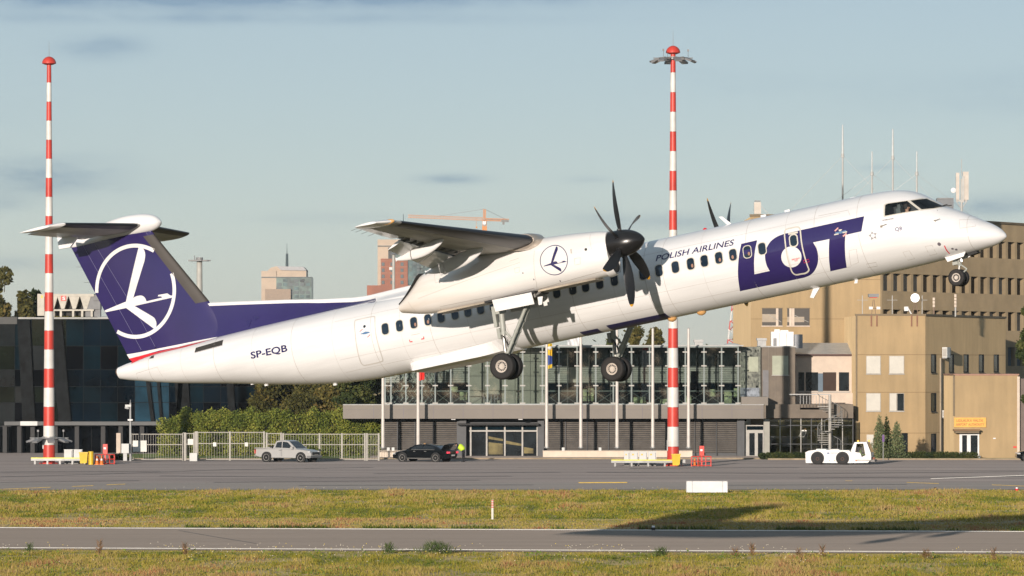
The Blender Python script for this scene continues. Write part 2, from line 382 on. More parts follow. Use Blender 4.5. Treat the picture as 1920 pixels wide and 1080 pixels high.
for pp in ([(674.5,622),(680,617)], [(689,632.5),(694,627.5)]): stroke('door_arrow', [side(*p) for p in pp], .02, fsurf, RED)
for pp in ([(768,637),(768.8,641),(773.5,640.5)], [(790,636),(795,635),(794.3,631)]): stroke('jacking_mark', [side(*p) for p in pp], .035, fsurf, RED)
stroke('exit_marking', [side(771, 628.5), side(787, 625.5)], .014, fsurf, mat('pale_red', (.8, .45, .42), .5))
stroke('nose_stripe', spl([side(1771,460.5), side(1774,467.5), side(1781,476)]), .035, fsurf, RED)
x, z = side(1761, 457.8); decal('sensor_port', [rrect(x, z, .11, .11, .055)], fsurf, LINE2, step=0)
for p in ((1786, 466.5), (1793, 468)): x, z = side(*p); decal('sensor_port', [rrect(x, z, .07, .05, .01)], fsurf, LINE2, step=0)
for p in ((1653.5,424),(1753.5,414)):                                   # air data probes
    x, z = side(*p); y = fsurf(x, z); MB().box(x-.06, x+.02, y-.012, y+.01, z-.045, z+.03).cyl((x-.02, y-.02, z), (x+.19, y-.07, z+.03), .014, .008, 6).build('probe', BARE, air)
# skin joints
for x in (-1.02, -4.42, -5.9, -8.3, -11.3, -11.95, -14.6, -17.2, -19.9, -22.1, -25.2, -28.4, -31.2):
    ps = []
    t, b, w, c = fsec(x)
    for i in range(41):
        a = R(-88+176*i/40)
        h = (t-c) if a > 0 else (c-b); ps.append((-(w+.004)*math.cos(a), c+(h+.004)*math.sin(a)))
    V = []; 
    for y, z in ps: V += [(x-.006, y, z), (x+.006, y, z)]
    me_obj('skin_joint', V, [(2*i, 2*i+1, 2*i+3, 2*i+2) for i in range(40)], LINE, air, True)
for z_ in (1.62, .30, -.12):                                            # lap joints along the skin
    ps = [(x, z_) for x in np.linspace(-5.0, -23.5, 60)]
    stroke('lap_joint', ps, .007, fsurf, LINE, step=0, off=.004)
for x in (-6.9, -9.9, -13.1, -15.9, -18.5, -21.0, -23.6, -26.8, -29.8): # finer frames
    t, b, w, c = fsec(x); V = []
    for i in range(41):
        a = R(-86+172*i/40); h = (t-c) if a > 0 else (c-b)
        V += [(x-.003, -(w+.004)*math.cos(a), c+(h+.004)*math.sin(a)), (x+.003, -(w+.004)*math.cos(a), c+(h+.004)*math.sin(a))]
    me_obj('skin_joint', V, [(2*i, 2*i+1, 2*i+3, 2*i+2) for i in range(40)], LINE, air, True)
# access panels as faint outlines
for pp, cl_ in (([(1735,462),(1748,460),(1757,476),(1744,479)],1), ([(1693,473),(1705,470),(1715,485),(1703,488)],1), ([(1625,495),(1643,492),(1645,499),(1627,502)],1), ([(1799,412),(1834,411),(1829,424),(1800,428)],1),
                ([(256,700),(295,688),(316,716)],0), ([(256,700),(259,711)],0), ([(1592,470),(1606,467),(1610,492),(1596,498)],1), ([(1534,405),(1590,394),(1594,404)],0)):
    stroke('access_panel', [side(*p) for p in pp], .012, fsurf, LINE, bool(cl_))

# cockpit: a hollow nose with cut-out windows
def fringx(x, s, zmin):
    t, b, w, c = fsec(x); out = []
    for i in range(32):
        a = 2*PI*i/32; sn = math.sin(a); h = (t-c) if sn > 0 else (c-b); out.append((x, (w-s)*math.cos(a), max(zmin, c+(h-s)*sn)))
    return out
cut = MB().loft([fringx(x, .07, .55) for x in np.linspace(-1.55, -4.2, 14)])
cav = cut.build('cavity', DUSK, air, fix=True)
cw = [(192,318),(196,222),(203,213),(225,205),(398,180),(508,264)]
ws = [(428,178),(605,155),(742,228),(640,248),(530,258)]
SW = zs((1620, 340), 4.911, cw); FW = zs((1620, 340), 4.911, ws)
FW[1] = (-2.31, 1.585); FW[2] = (-1.81, 1.235)
cutters = [cav]
for P_, a, b in ((SW, -2, -.25), (FW, -2, -.05), (SW, .25, 2), (FW, .05, 2)):
    cutters.append(MB().prism(P_, a, b).build('cutter', DUSK, air, fix=True))
for cobj in cutters:
    cobj.data.materials.clear(); cobj.data.materials.append(DUSK)
for i, cobj in enumerate(cutters):
    md = fus.modifiers.new('cut', 'BOOLEAN'); md.operation = 'DIFFERENCE'; md.solver = 'EXACT'; md.object = cobj; md.material_mode = 'TRANSFER'
bpy.context.view_layer.update(); dg = bpy.context.evaluated_depsgraph_get()
nm = bpy.data.meshes.new_from_object(fus.evaluated_get(dg)); fus.modifiers.clear(); old = fus.data; fus.data = nm; fus.data.name = 'fuselage'
nm.set_sharp_from_angle(angle=R(30))
for cobj in cutters: bpy.data.objects.remove(cobj)
CG = glass('cockpit_glass', (.86, .92, .92), .03)
for s in (1, -1):
    sf = fsurf if s > 0 else (lambda x, z: -fsurf(x, z)+.008)
    for P_, nm_ in ((SW, 'cockpit_window'), (FW, 'windscreen')):
        g = decal(nm_, [P_], sf, CG, off=.004)
        cx = sum(p[0] for p in P_)/len(P_); cz = sum(p[1] for p in P_)/len(P_)
        big = [(cx+(x-cx)*(1+.05/max(.05, math.hypot(x-cx, z-cz))), cz+(z-cz)*(1+.05/max(.05, math.hypot(x-cx, z-cz)))) for x, z in P_]
        decal('frame', [big, P_], (lambda x, z, s=s: s*min(fsurf(x, z), -.0)-(0 if s > 0 else -.012)), CREAM, g, off=.007, step=.08)
# seats, panel
MB().box(-3.25, -3.1, -.72, -.25, .75, 1.42).box(-3.2, -2.8, -.72, -.25, .7, .85).box(-3.22, -3.12, -.6, -.37, 1.40, 1.56).build('pilot_seat', mat('seat_grey', (.10, .11, .11), .7), air)
MB().box(-3.25, -3.1, .25, .72, .75, 1.42).box(-3.2, -2.8, .25, .72, .7, .85).build('pilot_seat', MATS['seat_grey'], air)
MB().box(-2.25, -1.9, -.62, .62, .9, 1.12).build('instrument_panel', MATTE, air)

# fin, rudder, ridge
def afs(t):                                                            # half thickness, 0..1 chord, of a thin symmetrical section
    return max(0, 1.0*(2.969*math.sqrt(t)-1.26*t-3.516*t*t+2.843*t**3-1.036*t**4)/1.0)
def finle(z): return np.interp(z, [1.8, 2.1, 3.22, 6.2], [-28.25, -28.1, -28.62, -30.52])
def finte(z): return np.interp(z, [1.8, 1.84, 6.27], [-32.08, -32.10, -33.78])
def finh(z): return np.interp(z, [2.0, 6.2], [.155, .115])
def finhalf(x, z):
    a, b = finle(z), finte(z); t = min(max((a-x)/(a-b), 0), 1); return finh(z)*(max(0, afs(t)))
def finsurf(x, z): return -finhalf(x, z)
def finpart(t0, t1, z0, z1, n=22, nz_=14, slope=.19):
    secs = []
    for j in range(nz_+1):
        z = z0+(z1-z0)*j/nz_; a, b = finle(z), finte(z)
        ts = [t0+(t1-t0)*(i/n)**(1.7 if t0 == 0 else 1) for i in range(n+1)]
        def zz(t): return z + (0 if j < nz_ else 0)
        up_ = [(a+(b-a)*t, -finhalf(a+(b-a)*t, z), zz(t)) for t in ts]; lo = [(x, -y, q) for x, y, q in reversed(up_[1:-1] if t0 == 0 else up_)]
        if t0 == 0: lo = [(up_[-1][0], -up_[-1][1], up_[-1][2])]+lo
        secs.append(up_+lo)
    return MB().loft(secs)
finpart(0, .70, 1.85, 6.22).build('fin', NAVY, air, True, 40, fix=True)
rud = finpart(.705, .845, 1.9, 6.22, 6).build('rudder', NAVY, air, True, 40, fix=True)
finpart(.85, 1, 1.9, 6.25, 6).build('rudder_tab', NAVY, rud, True, 40, fix=True)
for t in (.703, .8475):
    stroke('hinge_line', [(finle(z)+(finte(z)-finle(z))*t, z) for z in np.linspace(2.2, 6.2, 14)], .014, finsurf, mat('hinge_lilac', (.16, .15, .28), .5), off=.004, step=0)
# stripes below the fin
def jsurf(x, z): return min(finsurf(x, z), fsurf(x, z)) if z < 2.3 else finsurf(x, z)
def ft(px, py, y=-.1, sf=None):
    for i in range(16): l = un(px, py, y); y = .5*y+.5*(sf or finsurf)(l.x, l.z)
    return (l.x, l.z)
decal('white_stripe', [[ft(*p, sf=jsurf) for p in ((238,664.6), (262,660.5), (340,645), (408,631.5), (400,636.5), (300,657), (243,673))]], jsurf, WHITE, off=.012)
decal('red_stripe', [[ft(*p, sf=jsurf) for p in ((242.5,672.5), (300,658.5), (350,647), (400,635.5), (350,650), (300,662), (285,666), (270,671.5), (247,681.5))]], jsurf, RED, off=.018)
# fin emblem: ring and crane
CC = Vector((-31.47, 4.24)); RR = 1.65
def finclip(pts):
    return [(min(max(x, finte(z)+.01), finle(z)-.35 if z < 9 else x), z) for x, z in pts]
ang = [2*PI*i/120 for i in range(120)]
V = []; T = []
for i, a in enumerate(ang):
    for rr in (RR, RR-.135): V.append((CC.x+rr*math.cos(a), CC.y+rr*math.sin(a)))
for i in range(120):
    j = (i+1) % 120; q = [2*i, 2*i+1, 2*j+1, 2*j]
    if all(finte(V[k][1])+.0 < V[k][0] < finle(V[k][1])-.34 for k in q): T.append(tuple(q))
keep = sorted({k for q in T for k in q}); mp_ = {k: i for i, k in enumerate(keep)}
decal('fin_emblem_ring', [V[k] for k in keep], finsurf, WHITE, tris=[tuple(mp_[k] for k in q) for q in T], step=.2, off=.006)
bird_px = chain([(945,742)], [(1042,328)], spl([(1042,328),(1066,336),(1083,358),(1090,392),(1085,435)],3), [(1000,715)], spl([(1000,715),(1020,703),(1058,696),(1085,710),(1100,740)],3),
    [(1216,712),(1210,703),(1185,703),(1188,692),(1255,680),(1278,696),(1300,697),(1300,710),(1010,775),(1130,845)], spl([(1130,845),(1160,867),(1174,905),(1168,955)],3), [(947,790),(780,825),(770,812)])
bird = [ft(a/4, 380+b/4) for a, b in bird_px]
bird = [(max(x, finte(z)+.02), z) for x, z in bird]
decal('fin_emblem_crane', [bird], finsurf, WHITE, step=.2, off=.007)
unit = [((x-CC.x)/RR, (z-CC.y)/RR) for x, z in bird]
# leading edge boot of the fin
secs = []
for z in np.linspace(3.36, 6.05, 12):
    a, b = finle(z), finte(z); w_ = []
    for t in [(.0,), (.004,), (.012,), (.03,), (.06,), (.09,), (.118,)]:
        x = a+(b-a)*t[0]; w_.append((x, finhalf(x, z)+.006, z))
    w_[0] = (a+.008, 0, z); secs.append([(x, -y, q) for x, y, q in reversed(w_[1:])]+w_)
n = len(secs[0]); vs = [p for s_ in secs for p in s_]
me_obj('deicer_boot', vs, [(j*n+i, j*n+i+1, (j+1)*n+i+1, (j+1)*n+i) for j in range(11) for i in range(n-1)], mat('fin_boot_brown', (.045, .036, .028), .5), air, True)
# dorsal ridge with white crest
def dtop(x): return np.interp(-x, [20.6, 21.6, 22.65, 23.2, 24.4, 25.68, 27.73, 28.9], [2.38, 2.37, 2.345, 2.385, 2.56, 2.79, 3.12, 3.3])
def dhalf(x, z):
    T_ = dtop(x); zb = 1.9; w0 = np.interp(-x, [19, 22, 23, 26, 29], [.75, .55, .42, .22, .13])
    k = (z-2.06)/max(T_-2.06, .05)
    return .055+(w0-.055)*max(0, 1-k)**2.0 if k > 0 else w0
def dsurf(x, z): return -dhalf(x, z)
def ridge(x0, x1, z0f, z1f, name, m, pad=0, n=30):
    secs = []
    for x in np.linspace(x0, x1, n):
        za, zb = z0f(x), z1f(x); L_ = [(x, -dhalf(x, za+(zb-za)*i/8)-pad, za+(zb-za)*i/8) for i in range(9)]
        top = [(x, 0, zb+.035)] if pad >= 0 else []
        secs.append(L_+top+[(a, -b, c_) for a, b, c_ in reversed(L_)])
    return MB().loft(secs).build(name, m, air, True, 60, fix=True)
crest = lambda x: dtop(x)-np.interp(-x, [22.2, 23, 25, 29], [.14, .13, .085, .085])
ridge(-22.2, -28.95, lambda x: 2.02, crest, 'dorsal_ridge', NAVY, -.004)
ridge(-19.5, -28.85, lambda x: crest(x) if x < -22.2 else 1.80, dtop, 'dorsal_crest', WHITE, 0, 44)
for p in ((475,593),(466,604)): x, y_, z = un(*p, -.15); decal('air_scoop', [[(x, z), (x, z-.16), (x+.22, z-.06)] if p[0] > 470 else [(x-.08, z+.05), (x+.1, z+.05), (x-.02, z-.16)]], dsurf, INK, off=.012, step=0)
# bullet and tailplane
bp = [(-34.2, 6.42, 6.40, .02), (-33.6, 6.50, 6.22, .06), (-32.9, 6.68, 6.2, .12), (-32.2, 6.84, 6.2, .18), (-31.5, 6.90, 6.18, .23), (-30.9, 6.86, 6.17, .26), (-30.5, 6.78, 6.18, .26), (-30.25, 6.66, 6.24, .21), (-30.13, 6.54, 6.32, .13), (-30.08, 6.46, 6.40, .04)]
ys_ = [list(c_) for c_ in zip(*bp)]
X_ = np.array(ys_[0])
secs = []
for t in np.linspace(0, 1, 40):
    x = -34.2+4.12*(1-(1-t)**1.6); a, b, w_ = [pchip(x, X_, np.array(ys_[i])) for i in (1, 2, 3)]
    secs.append([(x, w_*math.cos(q), (a+b)/2+(a-b)/2*math.sin(q)) for q in [2*PI*i/28 for i in range(28)]])
MB().loft(secs).build('tail_bullet', WHITE, air, True, 50, fix=True)
def naca(t, tk): return 5*tk*(.2969*math.sqrt(t)-.126*t-.3516*t*t+.2843*t**3-.1036*t**4)
def foil(le, c, y, z, tk, t0=0, t1=1, n=18, camber=.0, rot=0, pad=0):
    ts = [t0+(t1-t0)*(1-math.cos(PI*i/n))/2 for i in range(n+1)] if t0 == 0 else [t0+(t1-t0)*i/n for i in range(n+1)]
    u_ = [(-c*t, c*naca(t, tk)+camber*c*4*t*(1-t)+pad) for t in ts]; l_ = [(-c*t, -c*naca(t, tk)+camber*c*4*t*(1-t)-pad) for t in ts]
    if t0 == 0: l_ = l_[1:]
    pts = u_+l_[::-1]; cr, sr = math.cos(rot), math.sin(rot); px0 = -c*t0
    return [(le+px0+(x-px0)*cr-z_*sr, y, z+(x-px0)*sr+z_*cr) for x, z_ in pts]
def bootstrip(secf, ys, tmax, name, m, pad=.006, k=8, tl=None):
    rows = []
    for y in ys:
        le, c, z, tk, cam_ = secf(y); r_ = []
        for i in range(-k, k+1):
            t = (abs(i)/k)**1.6*((tl or tmax) if i < 0 else tmax); th_ = c*naca(t, tk)+pad*(abs(i)/k)**.3; r_.append((le-c*t+(pad if i == 0 else pad*(1-abs(i)/k)), y, z+cam_*c*4*t*(1-t)+(th_ if i > 0 else -th_ if i < 0 else 0)))
        rows.append(r_)
    n = 2*k+1; vs = [p for r_ in rows for p in r_]
    return me_obj(name, vs, [(j*n+i, j*n+i+1, (j+1)*n+i+1, (j+1)*n+i) for j in range(len(rows)-1) for i in range(n-1)], m, air, True)
def tpl(y):
    a = abs(y); return (np.interp(a, [0, 4.3, 4.63], [-30.72, -31.38, -31.8]), np.interp(a, [0, 4.3, 4.63], [2.35, 1.62, 1.2]), 6.44, .11 if a < 4.5 else .07, 0)
for s in (-1, 1):
    secs = [foil(tpl(y*s)[0], tpl(y)[1], y*s, 6.44, tpl(y)[3], 0, .70) for y in (0, 1, 2, 3, 4, 4.3, 4.5)]
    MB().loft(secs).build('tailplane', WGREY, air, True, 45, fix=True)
    secs = [foil(tpl(y)[0], tpl(y)[1], y*s, 6.44, tpl(y)[3], .71, 1, 6, rot=R(6)) for y in (.35, 1, 2, 3, 4, 4.15)]
    MB().loft(secs).build('elevator', WHITE, air, True, 45, fix=True)
    secs = [foil(tpl(y)[0], tpl(y)[1], y*s, 6.44, tpl(y)[3], 0, 1, pad=.004) for y in (4.3, 4.45, 4.56, 4.63)]
    MB().loft(secs).build('tailplane_tip', WHITE, air, True, 45, fix=True)
    bootstrip(tpl, [s*v for v in (.42, 1.4, 2.4, 3.4, 4.28)], .13, 'deicer_boot', BOOT)
    # elevator horn plate hanging under the trailing edge
    if s < 0:
        q = [un(a, b, -1.75) for a, b in ((107.5,440),(146,445),(132,464),(112,467))]
        MB().prism([(v.x, v.z) for v in q], -1.80, -1.70).build('elevator_horn', WHITE, air, fix=True)

# wing
def wg(y):
    a = abs(y); le = np.interp(a, [0, 5.1, 13.8, 14.2], [-13.92, -13.92, -14.58, -14.95]); c = np.interp(a, [0, 5.1, 13.8, 14.2], [2.95, 2.95, 1.2, .75])
    return le, c, 2.36+max(0, a-4.4)*.0445+.0, np.interp(a, [0, 5, 13.8, 14.2], [.17, .165, .13, .09]), .02
TW = R(-1.2)
for s in (-1, 1):
    ysp = [0, 1.5, 3, 4.4, 5.5, 7, 8.5, 10, 11.5, 12.8, 13.6] if s < 0 else [0, 1.5, 3, 4.4, 5.5, 7, 8.5, 10, 11.5, 12.8, 13.6]
    secs = []
    for y in ysp: le, c, z, tk, cb = wg(y); secs.append(foil(le, c, y*s, z, tk, 0, .76, camber=cb))
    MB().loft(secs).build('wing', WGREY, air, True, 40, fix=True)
    secs = [foil(wg(y)[0], wg(y)[1], y*s, wg(y)[2], wg(y)[3], 0, 1, camber=.02, pad=.003) for y in (13.6, 13.85, 14.05, 14.2)]
    MB().loft(secs).build('wing_tip', WHITE, air, True, 45, fix=True)
    le, c, z, tk, cb = wg(13.75)
    MB().lathe((le-.02, 13.78*s, z+.01), (1, 0, 0), [(.01, .06), (.05, .02), (.075, -.08), (.08, -.25), (.06, -.42), (.01, -.5)], 14).build('navigation_light', AMBER, air, True, 50, fix=True)
    bootstrip(wg, [s*v for v in (5.15, 7, 9, 11, 13.3)], .10, 'deicer_boot', BOOT, tl=.22)
    # aileron
    secs = [foil(*[wg(y)[0], wg(y)[1]], y*s, wg(y)[2], wg(y)[3], .77, 1, 6, camber=.02) for y in (10.9, 12, 13.5)]
    MB().loft(secs).build('aileron', WHITE, air, True, 45, fix=True)
    for y0, y1, nm_ in ((5.25, 7.9, 0), (7.95, 10.8, 1), (1.35, 3.6, 2)):
        # trailing flap, drooped, with a fore vane
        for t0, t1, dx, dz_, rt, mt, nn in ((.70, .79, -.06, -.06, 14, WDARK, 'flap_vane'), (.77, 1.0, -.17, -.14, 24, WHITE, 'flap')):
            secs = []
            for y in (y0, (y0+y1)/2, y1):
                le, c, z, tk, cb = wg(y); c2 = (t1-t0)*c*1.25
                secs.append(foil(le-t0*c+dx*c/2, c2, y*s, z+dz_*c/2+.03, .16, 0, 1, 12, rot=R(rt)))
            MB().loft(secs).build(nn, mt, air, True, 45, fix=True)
    # bay behind the spar, seen from below
    for y0, y1 in ((5.2, 7.9), (7.95, 10.8)):
        q = []
        for y in (y0, y1): le, c, z, tk, cb = wg(y); q += [(le-.74*c, y*s, z-.02), (le-.93*c, y*s, z+.01), (le-.93*c, y*s, z+.045), (le-.74*c, y*s, z+.06)]
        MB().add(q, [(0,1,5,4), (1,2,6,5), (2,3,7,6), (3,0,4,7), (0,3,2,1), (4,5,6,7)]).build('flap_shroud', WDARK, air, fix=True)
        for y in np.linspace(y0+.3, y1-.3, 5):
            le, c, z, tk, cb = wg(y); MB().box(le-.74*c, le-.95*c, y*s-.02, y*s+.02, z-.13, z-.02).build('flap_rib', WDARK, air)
    # flap track fairings, front piece fixed and rear piece drooped
    for y, a, b in ((9.5, (-15.05, 2.43), (-16.78, 2.17)), (6.55, (-15.1, 2.27), (-17.25, 1.93))):
        Ls = a[0]-b[0]
        def prof(t): return .15*math.sin(PI*min(1, max(0, t))**.75)**.8
        for t0, t1, nn in ((0, .66, 'flap_fairing'), (.68, 1.0, 'flap_fairing')):
            secs = []
            for t in np.linspace(t0, t1, 12):
                x = a[0]-Ls*t; zc_ = a[1]+(b[1]-a[1])*t+.02-(.10*math.sin(PI*t)) - (.10*(t-.66) if t > .66 else 0)
                hh = .02+(.16 if y > 8 else .21)*math.sin(PI*min(.985, t**.8+.012))**.7 if t < .985 else .07; ww = .012+.085*math.sin(PI*min(.97, t**.8+.01))**.7
                if t > .9: ww *= .8
                secs.append([(x, y*s+ww*math.cos(q_), zc_+hh*math.sin(q_)) for q_ in [2*PI*i/16 for i in range(16)]])
            MB().loft(secs).build(nn, WHITE, air, True, 50, fix=True)
# wing to body fairing on the roof
secs = []
for x in np.linspace(-12.6, -20.4, 24):
    t = (-12.6-x)/7.8; w_ = .25+.95*math.sin(PI*min(1, t*.9+.08))**.6; h_ = .05+.32*math.sin(PI*min(1, t**.75*.93+.03))**.7
    secs.append([(x, w_*math.cos(q), 2.0+(h_+.12)*max(0, math.sin(q))**.8) for q in [PI*i/16 for i in range(17)]]+[(x, 0, 1.9)])
MB().loft(secs).build('wing_root_fairing', WHITE, air, True, 50, fix=True)

# nacelles
NS = np.array([(11.62, 2.22, .86, .44, 1.72), (11.9, 2.28, .82, .55, 1.65), (12.4, 2.345, .80, .63, 1.6), (13.2, 2.42, .78, .68, 1.58), (14.2, 2.47, .78, .70, 1.56), (15.2, 2.47, .78, .70, 1.55), (16.2, 2.40, .77, .69, 1.54),
    (17.2, 2.27, .77, .66, 1.50), (17.9, 2.2, .79, .60, 1.46), (18.35, 2.13, .83, .54, 1.42), (18.6, 1.90, .87, .50, 1.36), (18.9, 1.62, .94, .44, 1.28), (19.27, 1.34, 1.03, .34, 1.2)])
def nsec(x): return [pchip(-x, NS[:, 0], NS[:, i]) for i in (1, 2, 3, 4)]
def nring(x, n=48, s=-1, inset=0):
    t, b, w_, c_ = nsec(x); out = []; e = 2/2.35
    for i in range(n):
        a = 2*PI*i/n; ca, sa = math.cos(a), math.sin(a); h = (t-c_) if sa > 0 else (c_-b)
        out.append((x, s*4.4+(w_-inset)*math.copysign(abs(ca)**e, ca), c_+(h-inset)*math.copysign(abs(sa)**e, sa)))
    return out
def nsurf(x, z):
    t, b, w_, c_ = nsec(x); h = (t-c_) if z > c_ else (c_-b); q = max(0, 1-abs((z-c_)/h)**2.35); return -4.4-w_*q**(1/2.35)
nx = list(np.linspace(-11.62, -19.27, 60))
def pxn(px, py):
    y = -5.
    for i in range(20): l = un(px, py, y); y = .5*y+.5*nsurf(min(max(l.x, -19.2), -11.7), min(max(l.z, .8), 2.45))
    return (l.x, l.z)
for s in (-1, 1):
    MB().loft([nring(x, 48, s) for x in nx]).build('nacelle', NACW, air, True, 50, fix=True)
    rim = []
    for x in np.linspace(-18.33, -19.28, 12):
        t, b, w_, c_ = nsec(max(x, -19.27)); rim.append([(x, s*4.4+(w_*.86)*math.cos(q), t+.03-.05*(1-math.sin(q))) for q in [2*PI*i/12 for i in range(12)]])
    MB().loft(rim).build('exhaust_lip', MATTE, air, True, 50, fix=True)
    # intake under the spinner
    MB().loft([[(x, s*4.4+.30*math.cos(q), 1.10+.22*math.sin(q)) for q in [2*PI*i/20 for i in range(20)]] for x in (-11.7, -11.58)]).build('air_intake', MATTE, air, True, 40, fix=True)
    MB().loft([[(x, s*4.4+rr*.36*math.cos(q), 1.10+rr*.27*math.sin(q)) for q in [2*PI*i/20 for i in range(20)]] for x, rr in ((-11.8, 1.25), (-11.6, 1.12), (-11.55, 1.0), (-11.6, .86))]).build('intake_lip', NACW, air, True, 60, fix=True)
    # wing glove leading edge
    le, c, z, tk, cb = wg(5.0)
    secs = []
    for y, g in ((4.6, .0), (4.95, .0), (5.1, -.02), (5.22, -.10)): secs.append(foil(le+.12+g, c*.55, y*s, z, tk*1.9, 0, .6, pad=.01+g*.1))
    MB().loft(secs).build('wing_glove', BARE if s < 0 else NACW, air, True, 50, fix=True)
    # propeller: spinner and six blades
    hc = Vector((-11.25, 4.4*s, 1.76)); pitch = Vector((1, 0, -.02)).normalized()
    sp = [(.03, .80)]+[(.435*math.sqrt(max(0, 1-((t)/.80)**2))**1.25, t) for t in np.linspace(.77, -.0, 14)]+[(.44, -.2), (.435, -.36)]
    sp = [(r_, h_) for r_, h_ in sp]
    pr = MB().lathe(hc, pitch, sp, 40).build('propeller', mat('spinner_black', (.014, .013, .013), .28, spec=.5), air, True, 50, fix=True, label='six-bladed black propeller with yellow tips')
    for b_ in range(6):
        a0 = R(93+60*b_) if s < 0 else R(64+60*b_)
        rd_ = Vector((0, math.cos(a0), math.sin(a0))); tg = Vector((0, -math.sin(a0), math.cos(a0)))
        secs = []; tip = []
        for r_ in [.36, .45, .6, .8, 1.05, 1.3, 1.55, 1.72, 1.86, 1.92, 1.98, 2.03, 2.06]:
            t = (r_-.36)/1.70; cd_ = np.interp(r_, [.36, .45, .7, 1.1, 1.5, 1.8, 1.96, 2.03, 2.06], [.12, .16, .27, .34, .32, .26, .18, .10, .03]); pa = R(np.interp(t, [0, .5, 1], [62, 48, 36]))
            th_ = np.interp(r_, [.36, .5, 1, 2.06], [.10, .06, .03, .012]); sweep = -.20*t**2.6+.03*math.sin(PI*t)
            ch_ = (tg*math.cos(pa)+Vector((1, 0, 0))*math.sin(pa)).normalized(); nr = rd_.cross(ch_).normalized()
            cc = hc+rd_*r_+tg*sweep*(1)+Vector((.02, 0, 0))
            ring = [cc+ch_*(cd_/2*math.cos(q))+nr*(th_/2*math.sin(q)) for q in [2*PI*i/14 for i in range(14)]]
            (secs if r_ <= 1.98 else tip).append(ring)
            if r_ == 1.98: tip.append(ring)
        bl_ = MB().loft(secs).build('blade', BLACK, pr, True, 50, fix=True)
        MB().loft(tip).build('blade_tip', YEL, bl_, True, 50, fix=True)
        MB().cyl(hc+rd_*.30, hc+rd_*.47, .085, .075, 12).build('blade_root', BLACK, bl_, True)
# port marks, logo and joints on the near nacelle
rc = pxn(1038.5, 487.5); RN = .475
cr = [(rc[0]+RN*math.cos(a), rc[1]+RN*math.sin(a)) for a in ang[::2]]
stroke('nacelle_emblem_ring', cr, .024, nsurf, INK, True)
decal('nacelle_emblem_crane', [[(rc[0]+x*RN*.98, rc[1]+z*RN*.98) for x, z in unit]], nsurf, INK, off=.007)
x, z = pxn(1098.5, 467.7); decal('vent_hole', [rrect(x, z, .09, .09, .045)], nsurf, MATTE, step=0)
x, z = pxn(1071, 471); decal('vent_slot', [rrect(x, z, .05, .15, .01)], nsurf, LINE, step=0)
for pp in ([(815.5,510),(816.5,530),(840,525)], [(784,560),(880,524),(975,492)], [(826,577),(826,590),(1002,540)], [(1002,470),(1006,530),(1010,545)], [(955,490),(973,484)], [(1006,544),(1080,522),(1140,506)], [(1109,436),(1110,470)], [(825,575),(920,556),(921,566)], [(965,503),(974,501),(974,510),(966,512),(965,503)], [(1077,485),(1088,483),(1088,495),(1078,497),(1077,485)], [(765,565),(786,588)]):
    stroke('nacelle_joint', [pxn(*p) for p in pp], .011, nsurf, LINE, off=.005, step=.1)
for p in ((980.5,512),(1001,524),(1050.5,527)): x, z = pxn(*p); decal('vent_hole', [rrect(x, z, .04, .05, .015)], nsurf, LINE2, step=0)
# lower cowl tray
for s in (-1, 1):
    for x0, x1 in ((-17.9, -16.15), (-14.25, -12.2)):
        MB().box(x0, x1, s*4.4-.36, s*4.4+.36, .755, .81).build('cowl_tray', mat('soot_beige', (.45, .38, .29), .5, var=.3, scale=2, stretch=(.4, 1, 1)), air)

# landing gear
def wheel(c, r, w, rimr, parent, outer=-1, holes=14, hr=.62, hw=.035):
    c = Vector(c)
    tp = [(rimr, -w*.42), (r*.80, -w*.5), (r*.92, -w*.47), (r*.985, -w*.33), (r, -w*.12), (r, w*.12), (r*.985, w*.33), (r*.92, w*.47), (r*.80, w*.5), (rimr, w*.42)]
    wh = MB().lathe(c, (0, 1, 0), [(.02, outer*w*.40), (rimr*.30, outer*w*.40), (rimr*.34, outer*w*.30), (rimr*.85, outer*w*.30), (rimr*.90, outer*w*.44), (rimr*1.01, outer*w*.44), (rimr*1.01, 0)], 36).lathe(c, (0, 1, 0), [(rimr*1.01, -outer*w*.3), (rimr*.4, -outer*w*.3), (.02, -outer*w*.35)], 24).build('wheel', RIM, parent, True, 40, fix=True)
    t_ = MB().lathe(c, (0, 1, 0), tp, 44); t_.f = [f for f in t_.f if len(f) == 4]; t_.build('tyre', TYRE, wh, True, 60, fix=True)
    g = MB()
    for gg in (-.2, 0, .2): g.lathe(c, (0, 1, 0), [(r+.0015, w*(gg-.012)), (r+.0015, w*(gg+.012))], 44)
    g.f = [f for f in g.f if len(f) == 4]; g.build('tread_groove', MATTE, wh)
    hb = MB()
    for i in range(holes):
        a = 2*PI*i/holes; e = Vector((math.cos(a), 0, math.sin(a))); f = Vector((-e.z, 0, e.x)); y = Vector((0, outer*(w*.30+.004), 0)); m_ = c+e*rimr*hr+y
        hb.add([m_-e*rimr*.15-f*hw*.4, m_+e*rimr*.15-f*hw*.7, m_+e*rimr*.15+f*hw*.7, m_-e*rimr*.15+f*hw*.4], [(0, 1, 2, 3)])
    hb.build('vent_holes', MATTE, wh)
    return wh
